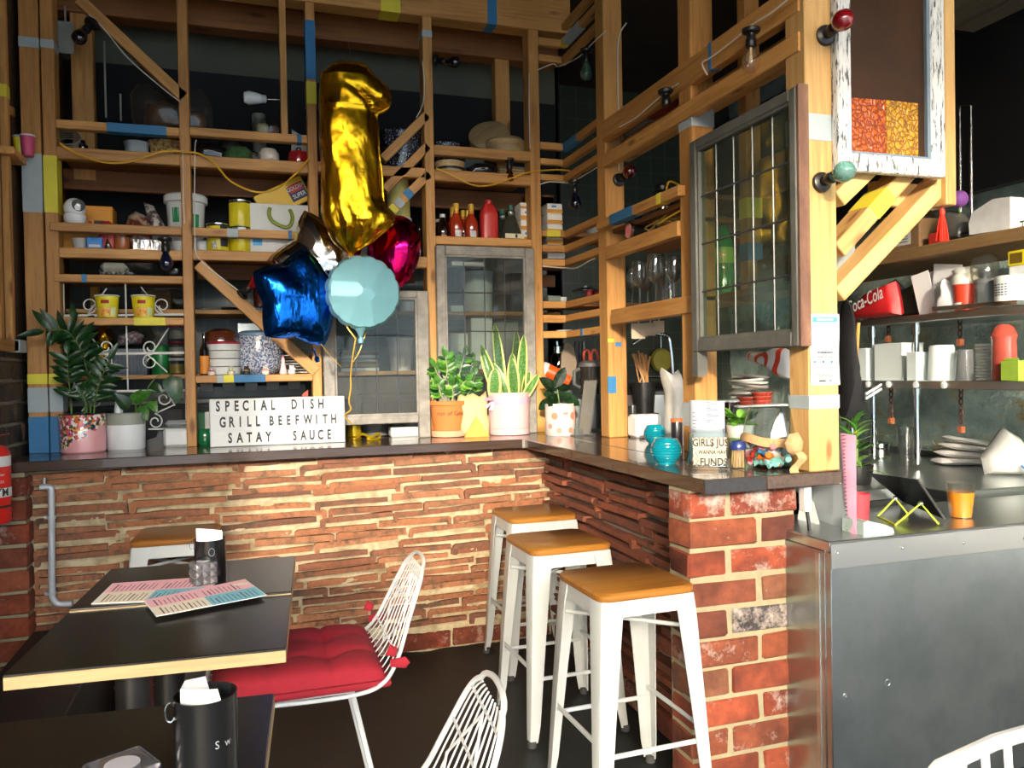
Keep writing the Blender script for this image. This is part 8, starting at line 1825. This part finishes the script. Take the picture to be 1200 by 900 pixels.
# menus
z2=TZ+.006
MPK=plain('menu pink','#e2abb8',.5,var=.02); MBL=plain('menu blue','#6db4c8',.5,var=.02); MCR=plain('menu cream','#ddd5c2',.5,var=.02); MTX=plain('menu print','#5a4a58',.6)
def menu(label,tl,tr,br,bl,z,group='folded menus'):
    v=[P(*q,Z=z) for q in (bl,br,tr,tl)]
    t=thing('menu',label,'menu',v[0],0,group)
    def at(u,w_): return v[0].lerp(v[1],u).lerp(v[3].lerp(v[2],u),w_)
    def patch_(nm,u0,u1,w0,w1,mt,dz=.0,th=.0012):
        q=[at(u0,w0),at(u1,w0),at(u1,w1),at(u0,w1)]; b=MB().add([p+Vector((0,0,dz)) for p in q]+[p+Vector((0,0,dz+th)) for p in q],[(3,2,1,0),(4,5,6,7),(0,1,5,4),(1,2,6,5),(2,3,7,6),(3,0,4,7)]); return part(nm,b,mt,t,True)
    patch_('sheet',0,1,0,1,PAPERW); patch_('pink_panel',.01,.99,.50,.99,MPK,.0012,.0003); patch_('cream_panel',.03,.49,.01,.50,MCR,.0012,.0003); patch_('blue_panel',.49,.99,.01,.50,MBL,.0012,.0003)
    tx=MB()
    for k in range(22):
        for w0,w1 in ((.06,.44),(.54,.90)):
            u=.07+k*.041
            if abs(u-.49)<.02 or (w0>.5 and u>.86): continue
            e=w1-(.02+.12*((k*7)%5)/5)
            q=[at(u,w0),at(u+.009+.006*(k%6==0),w0),at(u+.009+.006*(k%6==0),e),at(u,e)]; tx.add([p+Vector((0,0,.0017)) for p in q],[(0,1,2,3)])
    part('print',tx,MTX,t,True)['kind']='stuff'
    bd=MB(); c=at(.9,.78); bd.lathe([(.0005,.0006),(.014,.0004),(.016,0)],18,T(c.x,c.y,c.z+.0015)@SCL(1.3,.8,1)); part('badge',bd,MCR,t,True)
    return t
menu('pink, cream and blue menu lying underneath at the back of the table',(132,684),(262,675),(232,703),(107,708),z2+.0005)
menu('pink, cream and blue menu lying on top nearer the camera',(168,704),(287,679),(313,698),(183,723),z2+.0035)
# glass cube and napkin tins
ICE=glass('cut glass','#e9e9ee',.62,.02,1.6,.14,2.2)
pg=on_top(238,687,.0,z2+.005); s=mpp(pg)
def cube(label,pg,w,h,rz):
    t=thing('glass_cube',label,'candle holder',pg,rz,'cut glass cube candle holders'); n=3
    b=MB().box(-w*.9,w*.9,-w*.9,w*.9,0,h,.004); part('body',b,ICE,t)
    fb=MB()
    for f_ in range(4):
        for i in range(n):
            for j in range(n):
                M=RZ(f_*PI/2)@T(-w*.9+w*1.8*(i+.5)/n,-w*.9,h*(j+.5)/n)@RX(PI/2)
                d=w*.9/n*.92; fb.add([(-d,-d,0),(d,-d,0),(d,d,0),(-d,d,0),(0,0,d*.55)],[(0,1,4),(1,2,4),(2,3,4),(3,0,4)],M)
    part('facets',fb,glass('crystal facet','#d4d4de',.45,.02,1.6,.22,3.),t); part('mouth',MB().lathe([(w*.55,h+.0005),(w*.5,h*.4),(.001,h*.38)],16),plain('frosted hollow','#a9a9b2',.3,coat=.3),t); return t
cube('cut glass cube holder on the far table beside the napkin tin',pg+Vector((0,.03,0)),.030,.058,.35)
pc=P(146,946,Z=TZ); cube('cut glass cube holder at the bottom edge on the near table',Vector((pc.x+.0,pc.y-.01,TZ)),.038,.060,.5)
TINB=plain('black satin tin','#131416',.22,var=.1,coat=.3); NAP=plain('white napkin','#d2d5d6',.8,var=.02)
def tin(label,pg,r,h,naps,rz=0.):
    t=thing('napkin_tin',label,'tin',pg,rz,'black napkin tins')
    part('tin',MB().lathe([(r*.98,0),(r,.004),(r,h-.002),(r*1.015,h),(r*.965,h),(r*.955,h-.006),(r*.955,.008),(.001,.008)],34),TINB,t)
    part('handle_ring',MB().tube([(-r*1.0-.004+.006*math.cos(a),0,h-.014+.012*math.sin(a)) for a in [2*PI*k/12 for k in range(12)]],.0012,5,True),CHROME,t)
    naps(t,r,h); return t
def naps_far(t,r,h):
    for k in range(5): part('napkin',MB().grid(lambda u,v,k=k:((-.8+1.6*u)*r,(-.5+.22*k)*r+.1*r*math.sin(3*u),h*.4+(h*.6+.022+.010*(1-u)-.004*k)*v),4,2),NAP,t)
def naps_near(t,r,h):
    for k in range(6): part('napkin',MB().grid(lambda u,v,k=k:(r*(-.78+1.1*abs(2*u-1)**1.2*(.9)+.02*k),r*(.75-1.5*u),h*.35+(h*.65+(.012 if u>.45 else .020)-.003*k-.02*max(0,.45-u))*v),8,2),NAP,t)
pg=on_top(247,684,.03,z2); s=mpp(pg); tf=tin('black napkin tin on the far table behind the glass cube',pg,17.5*s,50*s,naps_far)
part('engraved_mark',MB().tube([(17.6*s*math.sin(.15+.18*math.cos(a)),-17.6*s*math.cos(.15+.18*math.cos(a)),37*s+4.5*s*math.sin(a)) for a in [2*PI*k/16 for k in range(16)]],.0006,4,True),plain('pale engraving','#8d9092',.5),tf)
pn=P(241,830,Z=TZ+.13); d=Vector((pn.x,pn.y,0)).normalized()
sN=mpp(pn); rN=36*sN
pN=Vector((pn.x,pn.y,TZ))+d*.02
tn=tin('large black napkin tin in the near left foreground',Vector((pN.x,pN.y,TZ)),rN,P(241,812,Y=pN.y).z-TZ,naps_near,.3)
mk=MB(); tx=text_mesh(MB(),'S  w',.014,Matrix.Identity(4),0,.9)
for v in tx.v: an=.30+v.x/rN; mk.v.append(Vector((rN*1.003*math.sin(an),-rN*1.003*math.cos(an),(P(241,812,Y=pN.y).z-TZ)*.62+v.y)))
mk.f=tx.f; mk.m=tx.m; part('engraved_mark',mk,plain('pale engraving','#8d9092'),tn)
# ================================================================ wire chairs
WIREW=plain('white powder coat','#bfc4c5',.3,var=.03,coat=.2); REDC=plain('red cotton','#8f1526',.9,var=.08,scale=30,bump=.15)
def chair(label,loc,rz,cushion):
    """faces -X in its own frame; seat 0.42 wide, back rises at +X"""
    t=thing('wire_chair',label,'chair',loc,rz)
    w=.215; zs=.43
    prof_=[(-.24,zs+.008),(-.20,zs),(0,zs-.008),(.14,zs-.004),(.20,zs+.02),(.24,zs+.07),(.275,zs+.15),(.315,zs+.24),(.33,zs+.27)]
    sp=spline([(x,0,z) for x,z in prof_],6)
    def width(i):
        u=i/(len(sp)-1); return w*(1-.62*max(0,(u-.50)/.50)**1.15) if u>.50 else w*(.94+.06*u/.50)
    rim=[]
    for i,p in enumerate(sp): rim.append((p.x,-width(i),p.z))
    tp_=sp[-1]
    for k in range(1,9): a=PI*k/9; rim.append((tp_.x+.012*math.sin(a),-width(len(sp)-1)*math.cos(a),tp_.z+.022*math.sin(a)))
    for i,p in reversed(list(enumerate(sp))): rim.append((p.x,width(i),p.z))
    part('rim',MB().tube(rim,.0055,7,True),WIREW,t)
    for k in range(1,10):
        f_=-1+2*k/10; part('wire',MB().tube([(p.x,f_*width(i)*.98,p.z) for i,p in enumerate(sp)],.0020,5),WIREW,t)
    for i in (10,22,30,38,43): part('wire',MB().tube([(sp[i].x,y*width(i),sp[i].z-.002) for y in (-1,-.5,0,.5,1)],.003,5),WIREW,t)
    i0=33; c0=(sp[i0].x-.0,0,sp[i0].z)
    part('diamond',MB().tube([(sp[28].x,0,sp[28].z),(sp[35].x,.10,sp[35].z),(sp[42].x,0,sp[42].z),(sp[35].x,-.10,sp[35].z)],.003,5,True),WIREW,t)
    for sy in (-1,1):
        part('leg',MB().tube([(-.13,sy*w*.75,zs-.012),(-.22,sy*w*.92,.0)],.006,8),WIREW,t); part('leg',MB().tube([(.12,sy*w*.75,zs-.012),(.21,sy*w*.92,.0)],.0075,8),WIREW,t)
    part('underframe',MB().tube([(-.13,-w*.75,zs-.014),(.12,-w*.75,zs-.014),(.12,w*.75,zs-.014),(-.13,w*.75,zs-.014)],.006,6,True),WIREW,t)
    if cushion:
        cu=thing('seat_cushion','red tufted seat cushion tied to the white wire chair','cushion',loc,rz)
        def top(u,v):
            x=-.22+.43*u; y=-.205+.41*v; e=max(0,1-(2*u-1)**6)*max(0,1-(2*v-1)**6)
            b=.055*e**.45
            for bx_ in (-.085,.065):
                for by in (-.07,.07): b-=.030*math.exp(-((x-bx_)**2+(y-by)**2)/.0016)
            b-=.010*(1-abs(math.sin(PI*(x+.235)/.15)))**5+.010*(1-abs(math.sin(PI*(y+.21)/.14)))**5
            return (x,y,zs+.018+b)
        m=MB().grid(top,36,36).grid(lambda u,v:(lambda q:(q[0],q[1],zs+.004))(top(1-u,v)),12,12)
        part('pad',m,REDC,cu)
        for u in (0,): 
            s_=MB()
            ed=[top(k/36,0) for k in range(37)]+[top(1,k/36) for k in range(1,37)]+[top(1-k/36,1) for k in range(1,37)]+[top(0,1-k/36) for k in range(1,36)]
            s_.tube([(x,y,zs+.012) for x,y,z in ed],.010,6,True); part('piping',s_,REDC,cu)
        for sy in (-1,1): part('tie',MB().pillow([(-.02,-.010),(.02,-.015),(.032,.0),(.02,.016),(-.02,.010)],.010,4,T(.235,sy*.205,zs+.06)@RZ(.25*sy),3.,.004).pillow([(-.014,-.014),(.014,-.022),(.02,-.0),(-.0,.014)],.008,4,T(.215,sy*.212,zs+.10),5.,.004),REDC,cu)
    return t
# seat measured at cushion height
q1=P(445,800,Z=.46); q2=P(437,750,Z=.46); q3=P(290,805,Z=.46)
chair('white wire chair with a red cushion pushed in at the tables',(.11,2.265,0),.0,True)
chair('white wire chair in the foreground showing only its back',(.04,1.30,0),-.07,False)
# white moulded chair back at the lower right corner
pw=P(1160,893,Z=.52)
t=thing('plastic_chair','white moulded chair top edge in the lower right corner','chair',(pw.x+.03,pw.y+.0,0),.10)
fr=MB(); W=.21
part('back_frame',MB().tube([(-W,0,.30),(-W,.01,.50),(-W*.7,.014,.53),(0,.015,.545),(W*.7,.014,.545),(W,.01,.53),(W,0,.30)],.014,8),WHITE,t)
for k in range(6): part('slat',MB().tube([(-W*.75+k*W*.3,.0,.30),(-W*.72+k*W*.29,.013,.535)],.008,6),WHITE,t)
part('seat',MB().box(-W,W,-.40,.02,.285,.315,.01),WHITE,t)
for sx in (-1,1):
    for sy in (-.38,.0): part('leg',MB().rod((sx*W*.9,sy,0),(sx*W*.9,sy,.29),.014,8),WHITE,t)
# ================================================================ extinguisher and pipe at the left
pe=P(3,565,X=-.82); s=mpp(pe); re=.062
xe=P(14,565,Y=3.37).x-re
EXR=plain('extinguisher red','#cf2420',.25,coat=.6,var=.04)
t=thing('fire_extinguisher','red fire extinguisher with white band hung on the brick pier','extinguisher',(xe,3.36,P(5,612,Y=3.36).z)); hE=P(5,520,Y=3.36).z-t.location.z
part('cylinder',MB().lathe([(re*.9,0),(re,.008),(re,hE*.88),(re*.8,hE*.96),(re*.4,hE)],30),EXR,t)
part('white_band',MB().lathe([(re*1.004,hE*.72),(re*1.004,hE*.85)],30,cap0=False,cap1=False),PAPERW,t); part('text_band',MB().lathe([(re*1.004,hE*.335),(re*1.004,hE*.45)],30,cap0=False,cap1=False),PAPERW,t)
def wraptext(s_,size,zc_,an0,mt,nm,b=.0):
    tx=text_mesh(MB(),s_,size,Matrix.Identity(4),b,.9); mk=MB()
    for v in tx.v: an=an0+v.x/re; mk.v.append(Vector((re*1.009*math.sin(an),-re*1.009*math.cos(an),zc_+v.y)))
    mk.f=tx.f; mk.m=tx.m; part(nm,mk,mt,t)
wraptext('AYM',.040,hE*.392,.62,BLK,'lettering',.001); wraptext('Powder',.014,hE*.62,.62,PAPERW,'small_print'); wraptext('ABE 2.5',.012,hE*.53,.62,PAPERW,'small_print')
part('black_band',MB().lathe([(re*1.005,hE*.20),(re*1.005,hE*.23)],30,cap0=False,cap1=False),BLK,t)
part('valve',MB().lathe([(.018,hE*.98),(.018,hE+.03),(.010,hE+.035)],14),CHROME,t); part('lever',MB().box(-.01,.06,-.010,.010,hE+.03,hE+.04,.003),CHROME,t); part('bracket',MB().box(-.03,.03,re*.98,3.43-3.36,hE*.6,hE*.75),BLACKPL,t)
PIPE=plain('galvanised pipe','#b9bfc4',.4,.3)
yp=YW-.05
pts=[P(47,571,Y=yp),P(57,571,Y=yp),P(60,577,Y=yp),P(60.5,620,Y=yp),P(61,690,Y=yp),P(63,702,Y=yp),P(70,708,Y=yp),P(85,707,Y=yp)]
t=thing('wall_pipe','slim grey pipe down the wall beside the left pier','pipe',(pts[3].x,yp,.3))
part('pipe',MB().tube(spline(pts,5),.0125,10),PIPE,t,True)
for py in (606,695): q=P(60.5,py,Y=yp); part('clip',MB().cyl(.017,-.006,.006,12,T(*q)).box(q.x-.025,q.x+.004,q.y-.002,q.y+.03,q.z-.006,q.z+.006),PIPE,t,True)
part('valve',MB().rod(P(52,568,Y=yp),P(52,560,Y=yp),.004),PIPE,t,True)
